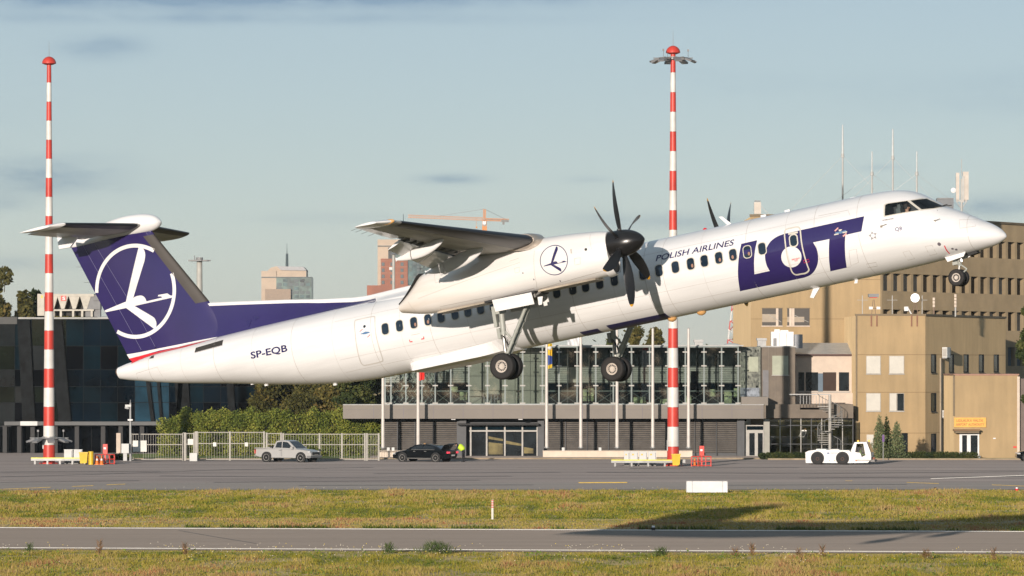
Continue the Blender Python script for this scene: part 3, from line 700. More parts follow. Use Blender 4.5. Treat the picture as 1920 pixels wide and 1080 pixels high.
for s in (-1, 1):
    y = s*4.4; ax = Vector((-15.95, y, -1.36))
    for dy in (-.27, .27): wheel(ax+Vector((0, dy, 0)), .43, .29, .20, air, outer=-1 if dy < 0 else 1)
    lg = MB().cyl((-15.78, y, .95), (-15.86, y, -.25), .10, .09, 16).cyl((-15.86, y, -.25), (-15.87, y, -.34), .115, .115, 16).build('gear_strut', STEEL, air, True)
    MB().cyl((-15.87, y, -.30), (-15.93, y, -1.30), .060, .06, 14).build('oleo', CHROME, lg, True)
    MB().cyl((-15.95, y-.33, -1.36), (-15.95, y+.33, -1.36), .05, n=12).box(-16.03, -15.85, y-.09, y+.09, -1.42, -1.15).build('axle', STEEL, lg)
    MB().cyl((-15.80, y, -1.0), (-15.55, y, -.62), .035, .03, 8).cyl((-15.55, y, -.62), (-15.78, y, -.25), .03, .035, 8).build('torque_link', STEEL, lg, True)
    MB().box(-16.08, -15.97, y-.16, y+.02, -.05, .62).box(-16.04, -15.93, y-.12, y+.02, -.45, -.1).box(-16.02, -15.6, y-.14, y-.10, .35, .6).build('strut_plate', STEEL, lg)
    br_ = MB().cyl((-15.78, y-.12, -.95), (-14.72, y-.12, .62), .055, .06, 12).cyl((-15.78, y+.12, -.95), (-14.72, y+.12, .62), .055, .06, 12)
    for k in (.2, .4, .62, .82): 
        px_ = -15.78+1.06*k; pz_ = -.95+1.57*k; br_.cyl((px_-.02, y-.12, pz_-.03), (px_+.02, y-.12, pz_+.03), .072, n=12).cyl((px_-.02, y+.12, pz_-.03), (px_+.02, y+.12, pz_+.03), .072, n=12)
    br_.cyl((-15.80, y-.16, -.93), (-15.80, y+.16, -.93), .05, n=10).build('drag_brace', STEEL, air, True)
    hz = MB()
    for q in range(5):
        p0 = Vector((-15.9+.05*q, y-.10+.03*q, -.3-.07*q)); p1 = Vector((-15.68-.03*q, y-.08, -.75-.06*q)); p2 = Vector((-15.9, y-.1, -1.12))
        hz.cyl(p0, p1, .012, n=5).cyl(p1, p2, .012, n=5)
    hz.build('brake_hoses', MATTE, lg)
    # doors and bay
    dpts = [un(a, b, -5.05) for a, b in ((921.5,562.5),(995,548),(1001,570),(928,584.5))]
    dq = [(v.x, v.z) for v in dpts]
    for e in (-1, 1): MB().prism(dq, y+e*.60-.015, y+e*.60+.015).build('gear_door', NACW, air, fix=True)
    fq = [un(a, b, -4.95) for a, b in ((1007,557),(1016.5,555.5),(1015,571),(1009,572))]
    for e in (-1,): MB().prism([(v.x, v.z) for v in fq], y+e*.5-.012, y+e*.5+.012).build('gear_door', NACW, air, fix=True)
    MB().box(-16.1, -14.3, y-.56, y+.56, .735, .80).build('gear_bay', MATTE, air)
    MB().box(-14.9, -14.35, y-.4, y+.4, .60, .74).cyl((-14.5, y-.3, .62), (-14.2, y-.3, .75), .04, n=8).build('bay_fitting', WDARK, air)
# nose gear
nc = Vector((-1.80, 0, -1.08))
for dy in (-.19, .19): wheel(nc+Vector((0, dy, 0)), .275, .19, .14, air, outer=-1 if dy < 0 else 1, holes=9, hr=.6, hw=.05)
ng = MB().cyl((-1.62, 0, -.2), (-1.70, 0, -.72), .075, .065, 14).build('nose_strut', STEEL, air, True)
MB().cyl((-1.70, 0, -.66), (-1.80, 0, -1.02), .042, n=12).build('oleo', CHROME, ng, True)
MB().cyl((-1.80, -.22, -1.08), (-1.80, .22, -1.08), .035, n=10).build('axle', STEEL, ng)
MB().cyl((-1.85, -.05, -.62), (-1.66, -.05, -.66), .03, n=8).cyl((-1.68, 0, -.66), (-1.48, 0, -.86), .025, n=8).cyl((-1.48, 0, -.86), (-1.78, 0, -1.03), .025, n=8).box(-1.9, -1.72, -.1, .1, -.66, -.56).cyl((-1.6, 0, -.45), (-1.35, 0, -.22), .035, n=8).build('nose_linkage', STEEL, ng)
MB().lathe((-1.58, -.13, -.56), (1, -.25, 0), [(.01, -.08), (.05, -.05), (.065, 0), (.06, .01)], 14).build('taxi_light', CHROME, ng, True)
MB().lathe((-1.58, -.13, -.56), (1, -.25, 0), [(.055, .012), (.03, .018), (.005, .02)], 14).build('lamp_lens', mat('lit_lens', (1, .95, .9), .2, emit=(1, .93, .85, 3)), ng, True)
MB().prism([(-2.05,-.36), (-1.32,-.33), (-1.42,-.47), (-1.98,-.54)], -.30, -.275).build('nose_gear_door', WHITE, air, fix=True)
MB().prism([(-2.05,-.36), (-1.32,-.33), (-1.42,-.47), (-1.98,-.54)], .275, .30).build('nose_gear_door', WHITE, air, fix=True)
MB().box(-1.95, -1.35, -.22, .22, -.40, -.34).build('nose_gear_bay', MATTE, air)
MB().prism([(-1.35,-.34), (-1.05,-.33), (-.98,-.43), (-1.3,-.47)], -.16, .16).build('forward_gear_door', MATTE, air, fix=True)
# belly: service fairing aft, dark panels forward
q = [(-21.2,-.48), (-21.0,-.24), (-17.55,-.12), (-17.2,-.02), (-16.95,-.46)]
secs = []
for x in np.linspace(-21.3, -17.25, 24):
    t = (x+21.3)/4.05; zt = np.interp(x, [-21.3, -21.1, -17.6, -17.25], [-.46, -.24, -.10, -.06]); k = min(1, t*14)*min(1, (1-t)*4); k = max(k, .02)
    yo = fsurf(x, zt)-.0; yb = -1.02*k+(1-k)*-.35
    secs.append([(x, yo-.015, zt), (x, yb-.02, -.40-.14*k), (x, yb*.55, -.50-.09*k), (x, 0, -.50-.09*k), (x, -yb*.55, -.50-.09*k), (x, -yb+.02, -.40-.14*k), (x, -yo+.015, zt), (x, 0, zt+.1)])
MB().loft(secs).build('belly_fairing', WHITE, air, fix=True)
def bsurf_low(name, x0, x1, a0, a1, m):
    V = []; n = 16; xs_ = np.linspace(x0, x1, 12); F_ = []
    for x in xs_:
        t, b, w_, c_ = fsec(x)
        for i in range(n): a = R(a0+(a1-a0)*i/(n-1)); V.append((x, (w_+.006)*math.cos(a), c_+((c_-b)+.006)*math.sin(a)))
    for j in range(11):
        for i in range(n-1): F_.append((j*n+i, j*n+i+1, (j+1)*n+i+1, (j+1)*n+i))
    return me_obj(name, V, F_, m, air, True)
bsurf_low('belly_panel', -13.9, -11.75, 243, 297, INK)
bsurf_low('belly_panel', -14.9, -14.25, 246, 294, INK)
# blade aerials, beacons, lamps under and over the fuselage
def fin_aerial(name, pts, w_=.02, m=WHITE): MB().prism(pts, -w_, w_).build(name, m, air, fix=True)
a_ = [un(px, py, 0) for px, py in ((1366,424),(1348,406.5),(1355,406),(1373,420.5))]; fin_aerial('blade_aerial', [(v.x, v.z) for v in a_])
a_ = [un(px, py, 0) for px, py in ((1525,541),(1538,538),(1526,559),(1519,558))]; fin_aerial('blade_aerial', [(v.x, v.z) for v in a_])
a_ = [un(px, py, 0) for px, py in ((1604,523),(1609,521.5),(1608,531),(1602,531.5))]; fin_aerial('blade_aerial', [(v.x, v.z) for v in a_])
for px, py in ((1258,598), (1313,586)): v = un(px, py-2, -.1); MB().lathe((v.x, 0, v.z), (0, 0, -1), [(.16, 0), (.15, .05), (.1, .1), (.01, .13)], 18).build('belly_lamp', AMBER, air, True)
for px, py, m_ in ((1322, 431, RED), (1030, 648, WHITE)): v = un(px, py, 0); MB().lathe((v.x, 0, v.z-.04), (0, 0, 1 if py < 500 else -1), [(.09, 0), (.08, .05), (.04, .1), (.01, .11)], 14).build('beacon', m_, air, True)
for px, py in ((1477, 395), (1432, 404.5), (1600, 371.5)): v = un(px, py, 0); MB().box(v.x-.1, v.x+.08, -.03, .03, v.z-.06, v.z+.03).build('roof_aerial', WHITE, air)
for px, py in ((474, 720), (500, 722.5), (629, 721.5)): v = un(px, py, 0); MB().box(v.x-.06, v.x+.06, -.04, .04, v.z-.02, v.z+.08).build('belly_drain', WHITE, air)
# exhaust outlet of the auxiliary unit, tail cone vents
MB().lathe((-32.6, 0, 1.60), (-1, 0, .12), [(.12, -.1), (.12, .12), (.09, .12), (.08, 0)], 18).build('tail_exhaust', mat('scorched_metal', (.20, .13, .09), .4, metal=.5), air, True)
decal('tail_vent', [[side(*p) for p in ((365,661),(367.5,652),(419,637),(417,647))]], fsurf, mat('vent_dark', (.05, .045, .04), .5), off=.008)
decal('tail_vent', [[side(*p) for p in ((280,672.5),(284,667.5),(289.5,666),(288,671.5))]], fsurf, MATS['vent_dark'], off=.008, step=0)
stroke('tail_vent_trim', [side(365.5,661.8), side(417.5,647.8)], .02, fsurf, mat('vent_trim', (.5, .5, .52), .4), off=.01)
# static wicks
sw = MB()
for z in (3.6, 4.2, 4.9, 5.5): sw.cyl((finte(z), 0, z), (finte(z)-.22, 0, z+.04), .006, n=4)
for y in (-13.9, -13.5, -13.0, -12.4): le, c, z, tk, cb = wg(y); sw.cyl((le-c, y, z), (le-c-.22, y, z-.03), .006, n=4)
sw.build('static_wicks', MATTE, air)
# wipers
MB().cyl((-2.0, -.55, 1.25), (-1.55, -.2, 1.22), .014, n=6).cyl((-2.05, -.5, 1.22), (-1.75, -.02, 1.3), .012, n=6).build('wiper', MATTE, air)

# ================================================================== the airfield
def WX(px, Y): return (px-960)/FOC*Y
def WZ(py, Y): return EYE-(py-HOR)/FOC*Y
def bb(mb, x0, y0, x1, y1, Y, d=.3): return mb.box(WX(x0, Y), WX(x1, Y), Y, Y+d, WZ(y1, Y), WZ(y0, Y))
MB.bb = bb
def fmat(name, stops, rough=.8, spec=.25, trans=0):
    """colour picked per face from the stored value v (each leaf or blade its own)"""
    m = bpy.data.materials.new(name); m.use_nodes = True; MATS[name] = m; t = m.node_tree; b = t.nodes['Principled BSDF']
    b.inputs['Roughness'].default_value = rough; b.inputs['Specular IOR Level'].default_value = spec
    a = t.nodes.new('ShaderNodeAttribute'); a.attribute_name = 'v'; r = t.nodes.new('ShaderNodeValToRGB')
    while len(r.color_ramp.elements) < len(stops): r.color_ramp.elements.new(.5)
    for e, (p, c) in zip(r.color_ramp.elements, stops): e.position = p; e.color = (*c, 1)
    t.links.new(a.outputs['Fac'], r.inputs[0]); t.links.new(r.outputs[0], b.inputs['Base Color'])
    return m
def cloudmesh(name, verts, nper, val, m, parent=None):
    """verts: (n*nper, 3) array of n loose faces"""
    n = len(verts)//nper; me = bpy.data.meshes.new(name); me.vertices.add(len(verts)); me.vertices.foreach_set('co', verts.astype(np.float32).ravel())
    me.loops.add(len(verts)); me.loops.foreach_set('vertex_index', np.arange(len(verts), dtype=np.int32))
    me.polygons.add(n); me.polygons.foreach_set('loop_start', np.arange(0, len(verts), nper, dtype=np.int32))
    at = me.attributes.new('v', 'FLOAT', 'FACE'); at.data.foreach_set('value', val.astype(np.float32)); me.materials.append(m); me.update(calc_edges=True)
    return link(bpy.data.objects.new(name, me), parent)
def leaves(name, blobs, n, size, m, parent=None, flat=.9):
    """leaf-sized faces spread through overlapping ellipsoids (centre, radii)"""
    C_ = np.array([b[0] for b in blobs], float); R_ = np.array([b[1] for b in blobs], float); w = (R_.prod(1))**.67; w /= w.sum()
    k = RNG.choice(len(blobs), n, p=w); d = RNG.normal(size=(n, 3)); d /= np.linalg.norm(d, axis=1)[:, None]; rr = RNG.random(n)**.28
    rr *= 1+.18*RNG.normal(size=n)*(RNG.random(n) < .3)
    P = C_[k]+d*R_[k]*rr[:, None]; s = size*(.5+RNG.random(n))[:, None]
    u = RNG.normal(size=(n, 3)); u /= np.linalg.norm(u, axis=1)[:, None]; v = np.cross(u, RNG.normal(size=(n, 3))); v /= np.linalg.norm(v, axis=1)[:, None]
    V = np.empty((n, 4, 3)); V[:, 0] = P-u*s; V[:, 1] = P-v*s*.55; V[:, 2] = P+u*s; V[:, 3] = P+v*s*.55
    kv = RNG.random(len(blobs))
    return cloudmesh(name, V.reshape(-1, 3), 4, np.clip(.55*kv[k]+.45*RNG.random(n), 0, 1), m, parent)

ASPH = mat('apron_asphalt', (.185, .164, .152), .85, var=.10, scale=.22, stretch=(.12, 1, 1), bump=.0, spec=.25)
def patched(m, scale, amt, stretch, dark=(.5, .5, .5)):
    t = m.node_tree; b = t.nodes['Principled BSDF']; src = b.inputs['Base Color'].links[0].from_socket
    co = t.nodes.new('ShaderNodeTexCoord'); mp = t.nodes.new('ShaderNodeMapping'); mp.inputs['Scale'].default_value = stretch; n = t.nodes.new('ShaderNodeTexNoise'); n.inputs['Scale'].default_value = scale; n.inputs['Detail'].default_value = 8; n.inputs['Roughness'].default_value = .7
    r = t.nodes.new('ShaderNodeValToRGB'); r.color_ramp.elements[0].position = .35; r.color_ramp.elements[0].color = (*dark, 1); r.color_ramp.elements[1].position = .65; r.color_ramp.elements[1].color = (1.1, 1.1, 1.1, 1)
    mx = t.nodes.new('ShaderNodeMix'); mx.data_type = 'RGBA'; mx.blend_type = 'MULTIPLY'; mx.inputs[0].default_value = amt
    t.links.new(co.outputs['Object'], mp.inputs[0]); t.links.new(mp.outputs[0], n.inputs[0]); t.links.new(n.outputs[0], r.inputs[0]); t.links.new(src, mx.inputs[6]); t.links.new(r.outputs[0], mx.inputs[7]); t.links.new(mx.outputs[2], b.inputs['Base Color'])
patched(ASPH, .35, .9, (.05, 1, 1), (.66, .66, .68))
TAXI = mat('taxiway_asphalt', (.185, .155, .128), .85, var=.06, scale=.5, stretch=(.1, 1, 1), spec=.25); patched(TAXI, 6, .5, (.3, 1, 1), (.75, .75, .75))
SOIL = mat('grassland_soil', (.24, .19, .08), .95, var=.2, scale=.3)
KERB = mat('kerb_concrete', (.42, .33, .22), .8, var=.15, scale=1)
PAINTW = mat('road_white', (.80, .76, .68), .9, var=.1, scale=2)
PAINTY = mat('road_yellow', (.78, .50, .07), .9, var=.2, scale=2)
g = me_obj('ground', [(-4000, -300, 0), (4000, -300, 0), (4000, 9000, 0), (-4000, 9000, 0)], [(0, 1, 2, 3)], SOIL); tag(g, kind='structure')
def sheet(name, pts, z, m, kind='structure'): return tag(me_obj(name, [(x, y, z) for x, y in pts], [tuple(range(len(pts)))], m), kind=kind)
ra = .105
sheet('taxiway', [(-120, 217.2+120*ra), (-120, 191.0+120*ra), (120, 191.0-120*ra), (120, 217.2-120*ra)][::1], .02, TAXI)
sheet('apron', [(-300, 281.5), (300, 287.5), (300, 470), (-300, 470)], .02, ASPH)
sheet('apron_shoulder', [(-300, 281.0), (300, 287.0), (300, 305), (-300, 297)], .024, mat('shoulder_asphalt', (.150, .137, .125), .9, var=.08, scale=.2, stretch=(.1, 1, 1)))
for nm_, yc, hw in (('taxiway_edge_line', 216.0, .38), ('taxiway_edge_line', 192.6, .28)):
    sheet(nm_, [(-120, yc-hw+120*ra), (120, yc-hw-120*ra), (120, yc+hw-120*ra), (-120, yc+hw+120*ra)], .026, PAINTW)
for x0, y0, x1, y1, w_, m_, nm_ in ((1085,906,1176,905.6,1.0,PAINTY,'yellow_marking'), (1745,898.5,1925,892,.5,PAINTW,'white_marking'), (0,918.5,95,914.5,.4,PAINTY,'yellow_marking'), (135,913,175,911.5,.4,PAINTY,'yellow_marking'), (200,910,235,908.5,.4,PAINTY,'yellow_marking'), (1585,902.5,1598,902.5,.3,PAINTY,'yellow_marking'), (1700,905.5,1760,907.5,.4,PAINTY,'yellow_marking'), (1860,910,1925,912.5,.4,PAINTY,'yellow_marking'), (965,876.5,1100,877,.3,PAINTW,'faint_marking'), (760,881,900,879.8,.25,PAINTW,'faint_marking')):
    a = (WX(x0, 67800/(y0-HOR)), 67800/(y0-HOR)); b = (WX(x1, 67800/(y1-HOR)), 67800/(y1-HOR))
    if 'faint' in nm_: m_ = mat('worn_white', (.27, .245, .225), .9)
    sheet(nm_.replace('faint_', 'worn_'), [(a[0], a[1]-w_), (b[0], b[1]-w_), (b[0], b[1]+w_), (a[0], a[1]+w_)], .034, m_)
SEAM = mat('tar_seam', (.035, .033, .033), .6)
for pp in ([(0,895),(180,890),(420,881.5),(700,877)], [(300,893),(620,896),(960,893.5)], [(0,886),(300,884)], [(1100,886),(1500,889),(1920,885)], [(400,905),(900,901)], [(1300,911),(1700,909)], [(0,905),(260,902)], [(700,889),(1050,886)], [(1500,897),(1920,894)], [(560,911),(1000,910)], [(1180,879),(1500,877.5)]):
    w_ = .32
    q = [(WX(x, 67800/(y-HOR)), 67800/(y-HOR)) for x, y in pp]; V = []
    for a in q: V += [(a[0], a[1]-w_, .030), (a[0], a[1]+w_, .030)]
    tag(me_obj('tar_joint', V, [(2*i, 2*i+2, 2*i+3, 2*i+1) for i in range(len(q)-1)], SEAM), kind='structure')
q = [(WX(x, 67800/(y-HOR)), 67800/(y-HOR)) for x, y in ((335,995.5),(400,1007),(480,1020))]; V = []
for a in q: V += [(a[0]-.03, a[1]-.05, .027), (a[0]+.03, a[1]+.05, .027)]
tag(me_obj('tar_joint', V, [(2*i, 2*i+2, 2*i+3, 2*i+1) for i in range(2)], SEAM), kind='structure')
k = MB()
for x0, x1, Y in ((700, 1440, 373.5), (1440, 1920, 371), (245, 700, 371.5)): k.box(WX(x0, Y), WX(x1, Y), Y, Y+.35, 0, .14)
tag(k.build('kerb', KERB), kind='structure')
sheet('forecourt_paving', [(-12, 373.9), (21, 373.9), (21, 386), (-12, 386)], .06, mat('forecourt', (.20, .17, .15), .8, var=.15, scale=.6))
sheet('verge', [(-33, 372.2), (-11.5, 372.2), (-11.5, 395), (-33, 395)], .05, mat('verge_green', (.07, .10, .02), .9, var=.2, scale=1))
sheet('verge', [(21, 371.4), (46, 371.4), (46, 386), (21, 386)], .05, mat('verge_green', (.07, .10, .02), .9, var=.2, scale=1))

# ---- grass: blades in loose drifts
def vnoise(x, y, s, seed):
    r = np.random.default_rng(seed); G = r.random((256, 256)); x = x/s+1000.; y = y/s+1000.; xi = np.floor(x).astype(int); yi = np.floor(y).astype(int); fx = x-xi; fy = y-yi; fx = fx*fx*(3-2*fx); fy = fy*fy*(3-2*fy)
    a = G[xi % 256, yi % 256]; b = G[(xi+1) % 256, yi % 256]; c = G[xi % 256, (yi+1) % 256]; d = G[(xi+1) % 256, (yi+1) % 256]
    return (a*(1-fx)+b*fx)*(1-fy)+(c*(1-fx)+d*fx)*fy
def blades(name, x, y, h, w, val, m, lean=.35):
    n = len(x); a = RNG.random(n)*2*PI; dx = np.cos(a)*w; dy = np.sin(a)*w; lx = RNG.normal(size=n)*h*lean; ly = RNG.normal(size=n)*h*lean
    V = np.zeros((n, 3, 3)); V[:, 0] = np.stack([x-dx, y-dy, x*0], 1); V[:, 1] = np.stack([x+dx, y+dy, x*0], 1); V[:, 2] = np.stack([x+lx, y+ly, h], 1)
    return tag(cloudmesh(name, V.reshape(-1, 3), 3, val, m), kind='stuff')
GR = fmat('grass_blades', [(0, (.05, .075, .012)), (.26, (.13, .16, .014)), (.5, (.29, .24, .026)), (.72, (.36, .28, .085)), (.9, (.42, .28, .12)), (1, (.34, .13, .06))])
def field(name, x0, x1, yf0, yf1, n, seed, hb, wb, bias, near=False):
    x = RNG.uniform(x0, x1, n); t = RNG.random(n); ya = yf0(x); yb = yf1(x); y = ya+(yb-ya)*t
    big = vnoise(x, y*.30, 3.6, seed); med = vnoise(x, y*.30, 1.05, seed+1); fine = vnoise(x, y*.45, .34, seed+2); red = vnoise(x, y*.3, 1.7, seed+5)
    h = hb*(.22+1.0*med*med*big+.8*fine**3)*(.6+.8*RNG.random(n))
    v = -.14+.44*big+.46*med+.30*fine+bias(x, t)+.10*RNG.normal(size=n)+np.where((red > .70) & (RNG.random(n) < .3), .3, 0)
    mow = bias(x, t) > .17; h = np.where(mow, h*.5, h)
    if near: h = h*np.clip((1-t)/.22, .22, 1)
    k = ~((vnoise(x, y, 2.3, seed+8) > .74) & (RNG.random(n) < .75)); 
    blades(name, x[k], y[k], h[k], wb*(.5+RNG.random(n))[k], np.clip(v, 0, 1)[k], GR)
field('grass', -46, 46, lambda x: 166+x*0, lambda x: 191.9-x*ra, 260000, 11, .19, .016, lambda x, t: np.where(t < .45, .08, 0.), True)
field('grass', -52, 52, lambda x: 217.0-x*ra, lambda x: 281.8+x*.01, 420000, 21, .20, .026, lambda x, t: np.where(t < .22, .19, np.where(t > .75, .02, 0.)))
# the edges of the taxiway are ragged with low dark growth
n = 9000; x = RNG.uniform(-48, 48, n); y = 217.0-x*ra+RNG.random(n)*.5; kk = vnoise(x, y, 1.1, 91) > .5
blades('verge_weeds', x[kk], y[kk], (.22*RNG.random(n)+.05)[kk], np.full(kk.sum(), .04), RNG.random(kk.sum())*.25, GR)
# broad leaved weeds and seed heads
n = 34000; x = RNG.uniform(-50, 50, n); t = RNG.random(n); y = np.where(RNG.random(n) < .35, 168+22*t-x*ra, 232+49*t); kk = vnoise(x, y*.4, .9, 61) > .66; x, y = x[kk], y[kk]; n = len(x)
P = np.stack([x, y, .03+.15*RNG.random(n)], 1); s = (.035+.04*RNG.random(n))[:, None]; u = RNG.normal(size=(n, 3)); u[:, 2] *= .5; u /= np.linalg.norm(u, axis=1)[:, None]; v_ = np.cross(u, RNG.normal(size=(n, 3))); v_ /= np.linalg.norm(v_, axis=1)[:, None]
V = np.stack([P-u*s, P-v_*s*.6, P+u*s, P+v_*s*.6], 1).reshape(-1, 3)
tag(cloudmesh('broadleaf_weeds', V, 4, RNG.random(n), fmat('weed_leaf', [(0, (.05, .10, .012)), (.6, (.14, .20, .03)), (1, (.24, .27, .05))])), kind='stuff')
n = 1500; x = RNG.uniform(-46, 46, n); t = RNG.random(n)**2.2; y = np.where(RNG.random(n) < .7, 191.2-16*t-x*ra, 281.0-50*t); kk = vnoise(x, y, 3.5, 71) > .45; x, y = x[kk], y[kk]; n = len(x)
P = np.stack([x, y, .14+.22*RNG.random(n)], 1); s = .018; V = np.stack([P+np.array([-s, 0, 0]), P+np.array([0, 0, -s]), P+np.array([s, 0, 0]), P+np.array([0, 0, s])], 1).reshape(-1, 3)
tag(cloudmesh('wild_flowers', V, 4, RNG.random(n), fmat('petals', [(0, (.62, .58, .48)), (.6, (.55, .50, .38)), (.8, (.7, .52, .04)), (1, (.68, .5, .03))])), kind='stuff')
# taller weeds one can tell apart
WG = fmat('tall_weed_green', [(0, (.03, .06, .012)), (.5, (.06, .10, .02)), (1, (.12, .15, .035))]); WR = fmat('tall_weed_rust', [(0, (.12, .06, .025)), (1, (.30, .17, .08))])
def weed(px, py, h, r, n, m, label):
    Y = 67800/(py-HOR); o = thing('wild_plant', label, 'plant', (WX(px, Y), Y, 0), group='tall weeds along the taxiway edge')
    x = RNG.normal(size=n)*r*.6; y = RNG.normal(size=n)*r*.5; z0 = RNG.random(n)*h*.75*np.exp(-(x/r)**2*.5); a = RNG.random(n)*2*PI; L_ = .12+.14*RNG.random(n); w_ = .045
    V = np.zeros((n, 3, 3)); V[:, 0] = np.stack([x, y, z0], 1); V[:, 1] = np.stack([x+np.cos(a)*w_, y+np.sin(a)*w_, z0+.03], 1); V[:, 2] = np.stack([x+np.cos(a)*L_*.7, y+np.sin(a)*L_*.5, z0+L_], 1)
    cloudmesh('foliage', V.reshape(-1, 3), 3, RNG.random(n), m, o); st = MB()
    for i in range(max(3, n//60)): q_ = RNG.normal()*r*.45; st.cyl((q_*.4, 0, 0), (q_, RNG.normal()*.05, h*(.7+.3*RNG.random())), .008, .004, 4)
    st.build('stem', MATS['tall_weed_green'] if False else mat('stem_green', (.07, .09, .03), .8), o)
for a in ((818,1040,.62,.62,620,WG,'broad dark green weed clump in front of the taxiway edge line'), (347,1042,.62,.05,80,WR,'rusty dock stalk standing near the left of the taxiway edge'), (186,1043,.8,.07,90,WR,'reddish dock stalks rising beside the first weeds at far left'),
          (55,1038,.5,.10,90,WG,'slim green weed at the far left taxiway edge'), (730,1038,.5,.22,180,WG,'loose green weed just left of the broad clump'), (1410,1044,.66,.05,80,WR,'rust coloured stalk right of centre at the taxiway edge'), (1542,1046,.6,.04,60,WR,'thin rust stalk rising over the near taxiway line'),
          (1378,1044,.4,.10,60,WR,'low rusty tuft left of the rust coloured stalk'), (1498,1046,.4,.10,60,WR,'low reddish tuft between the two right hand stalks'), (1736,1050,.5,.15,110,WR,'rusty tuft near the right of the near verge'), (1240,1044,.4,.25,200,WG,'low green weed below the middle of the taxiway'), (1864,1052,.6,.07,70,WR,'rusty stalks at the far right of the near verge')): weed(*a)

# ---- small things on the field
t = thing('marker_post', 'red and white banded snow pole standing in the grass', 'post', (WX(923.5, 230.6), 230.6, 0))
MB().cyl((0,0,0), (0,0,1.0), .055, n=12).build('pole', PAINTW, t, True)
for i in range(5): MB().cyl((0,0,.60+i*.085), (0,0,.64+i*.085), .058, n=12).build('red_band', RED, t, True)
t = thing('concrete_block', 'long white box shaped runway sign seen from behind at the apron edge', 'sign', (WX(1325.5, 276.5), 276.5, 0))
bx = MB().box(-1.25, 1.25, 0, .28, .06, .74); bx.build('cabinet', mat('sign_back_white', (.72, .72, .70), .5, var=.06), t)
for x in (-1.25, -.9, .95, 1.25): MB().box(x-.02, x+.02, -.02, 0, .06, .76).build('rib', mat('sign_rib', (.5, .5, .5), .5), t)
MB().box(-1.27, 1.27, -.02, .30, .74, .765).build('lid', MATS['sign_rib'], t)
for x in (-1.0, 0, 1.0): MB().box(x-.05, x+.05, .1, .16, 0, .06).build('foot', WDARK, t)
for px, py, c1, lb in ((1753.5,921,YEL,'small yellow and black edge light on the apron'), (1906.5,921,RED,'small red and white edge marker at the right of the apron'), (1225,995,MATTE,'small dark lamp beside the taxiway')):
    Y = 67800/(py-HOR); t = thing('edge_light', lb, 'light', (WX(px, Y), Y, 0)); MB().cyl((0,0,0), (0,0,.16), .09, .11, 12).build('body', c1, t, True); MB().cyl((0,0,.16), (0,0,.24), .08, .07, 12).build('head', MATTE if c1 is YEL else WHITE, t, True)

# ================================================================== floodlight masts
RW_R = mat('mast_red', (.62, .055, .035), .45, var=.1, scale=.8); RW_W = mat('mast_white', (.74, .70, .64), .45, var=.08, scale=.8)
GALV = mat('galvanised_steel', (.34, .34, .33), .5, metal=.4, var=.12); LAMPG = mat('lamp_grey', (.22, .22, .22), .5); LAMPF = mat('lamp_glass', (.55, .56, .55), .12, spec=.8)
def ring(t, z, r, rm):
    g = MB()
    for i in range(24):
        a, b = 2*PI*i/24, 2*PI*(i+1)/24; g.cyl((r*.62*math.cos(a), r*.62*math.sin(a), z), (r*.62*math.cos(b), r*.62*math.sin(b), z), .035, n=6)
    for i in range(6): a = 2*PI*i/6; g.cyl((rm*math.cos(a), rm*math.sin(a), z), (r*.8*math.cos(a), r*.8*math.sin(a), z), .045, n=6)
    g.cyl((0, 0, z-.12), (0, 0, z+.12), rm+.10, n=20); g.build('lamp_ring', GALV, t)
    for i in range(8):
        a = 2*PI*i/8+.2; c = Vector((math.cos(a), math.sin(a), 0)); s_ = Vector((-c.y, c.x, 0)); u = (c*.93+Vector((0, 0, -.36))).normalized(); m_ = Vector((0, 0, z-.18))+c*r*.78; n_ = u.cross(s_)
        V = [m_+s_*a_*.27+u*b_*.34+n_*c_*.07 for c_ in (-1, 1) for a_, b_ in ((-1,-1),(1,-1),(1,1),(-1,1))]
        fl = me_obj('floodlight', V, [(0,3,2,1),(4,5,6,7),(0,1,5,4),(1,2,6,5),(2,3,7,6),(3,0,4,7)], LAMPG, t)
        me_obj('lamp_glass', [m_+s_*a_*.23+u*b_*.29-n_*.075*(1 if n_.z > 0 else -1) for a_, b_ in ((-1,-1),(1,-1),(1,1),(-1,1))], [(0,1,2,3)], LAMPF, fl)
    for i in range(3): a = 2*PI*i/3+1.9; g = MB().cyl((r*.62*math.cos(a), r*.62*math.sin(a), z), (r*.62*math.cos(a), r*.62*math.sin(a), z+.55), .02, n=5).box(r*.62*math.cos(a)-.07, r*.62*math.cos(a)+.07, r*.62*math.sin(a)-.07, r*.62*math.sin(a)+.07, z+.5, z+.66).build('obstacle_lamp', LAMPG, t)
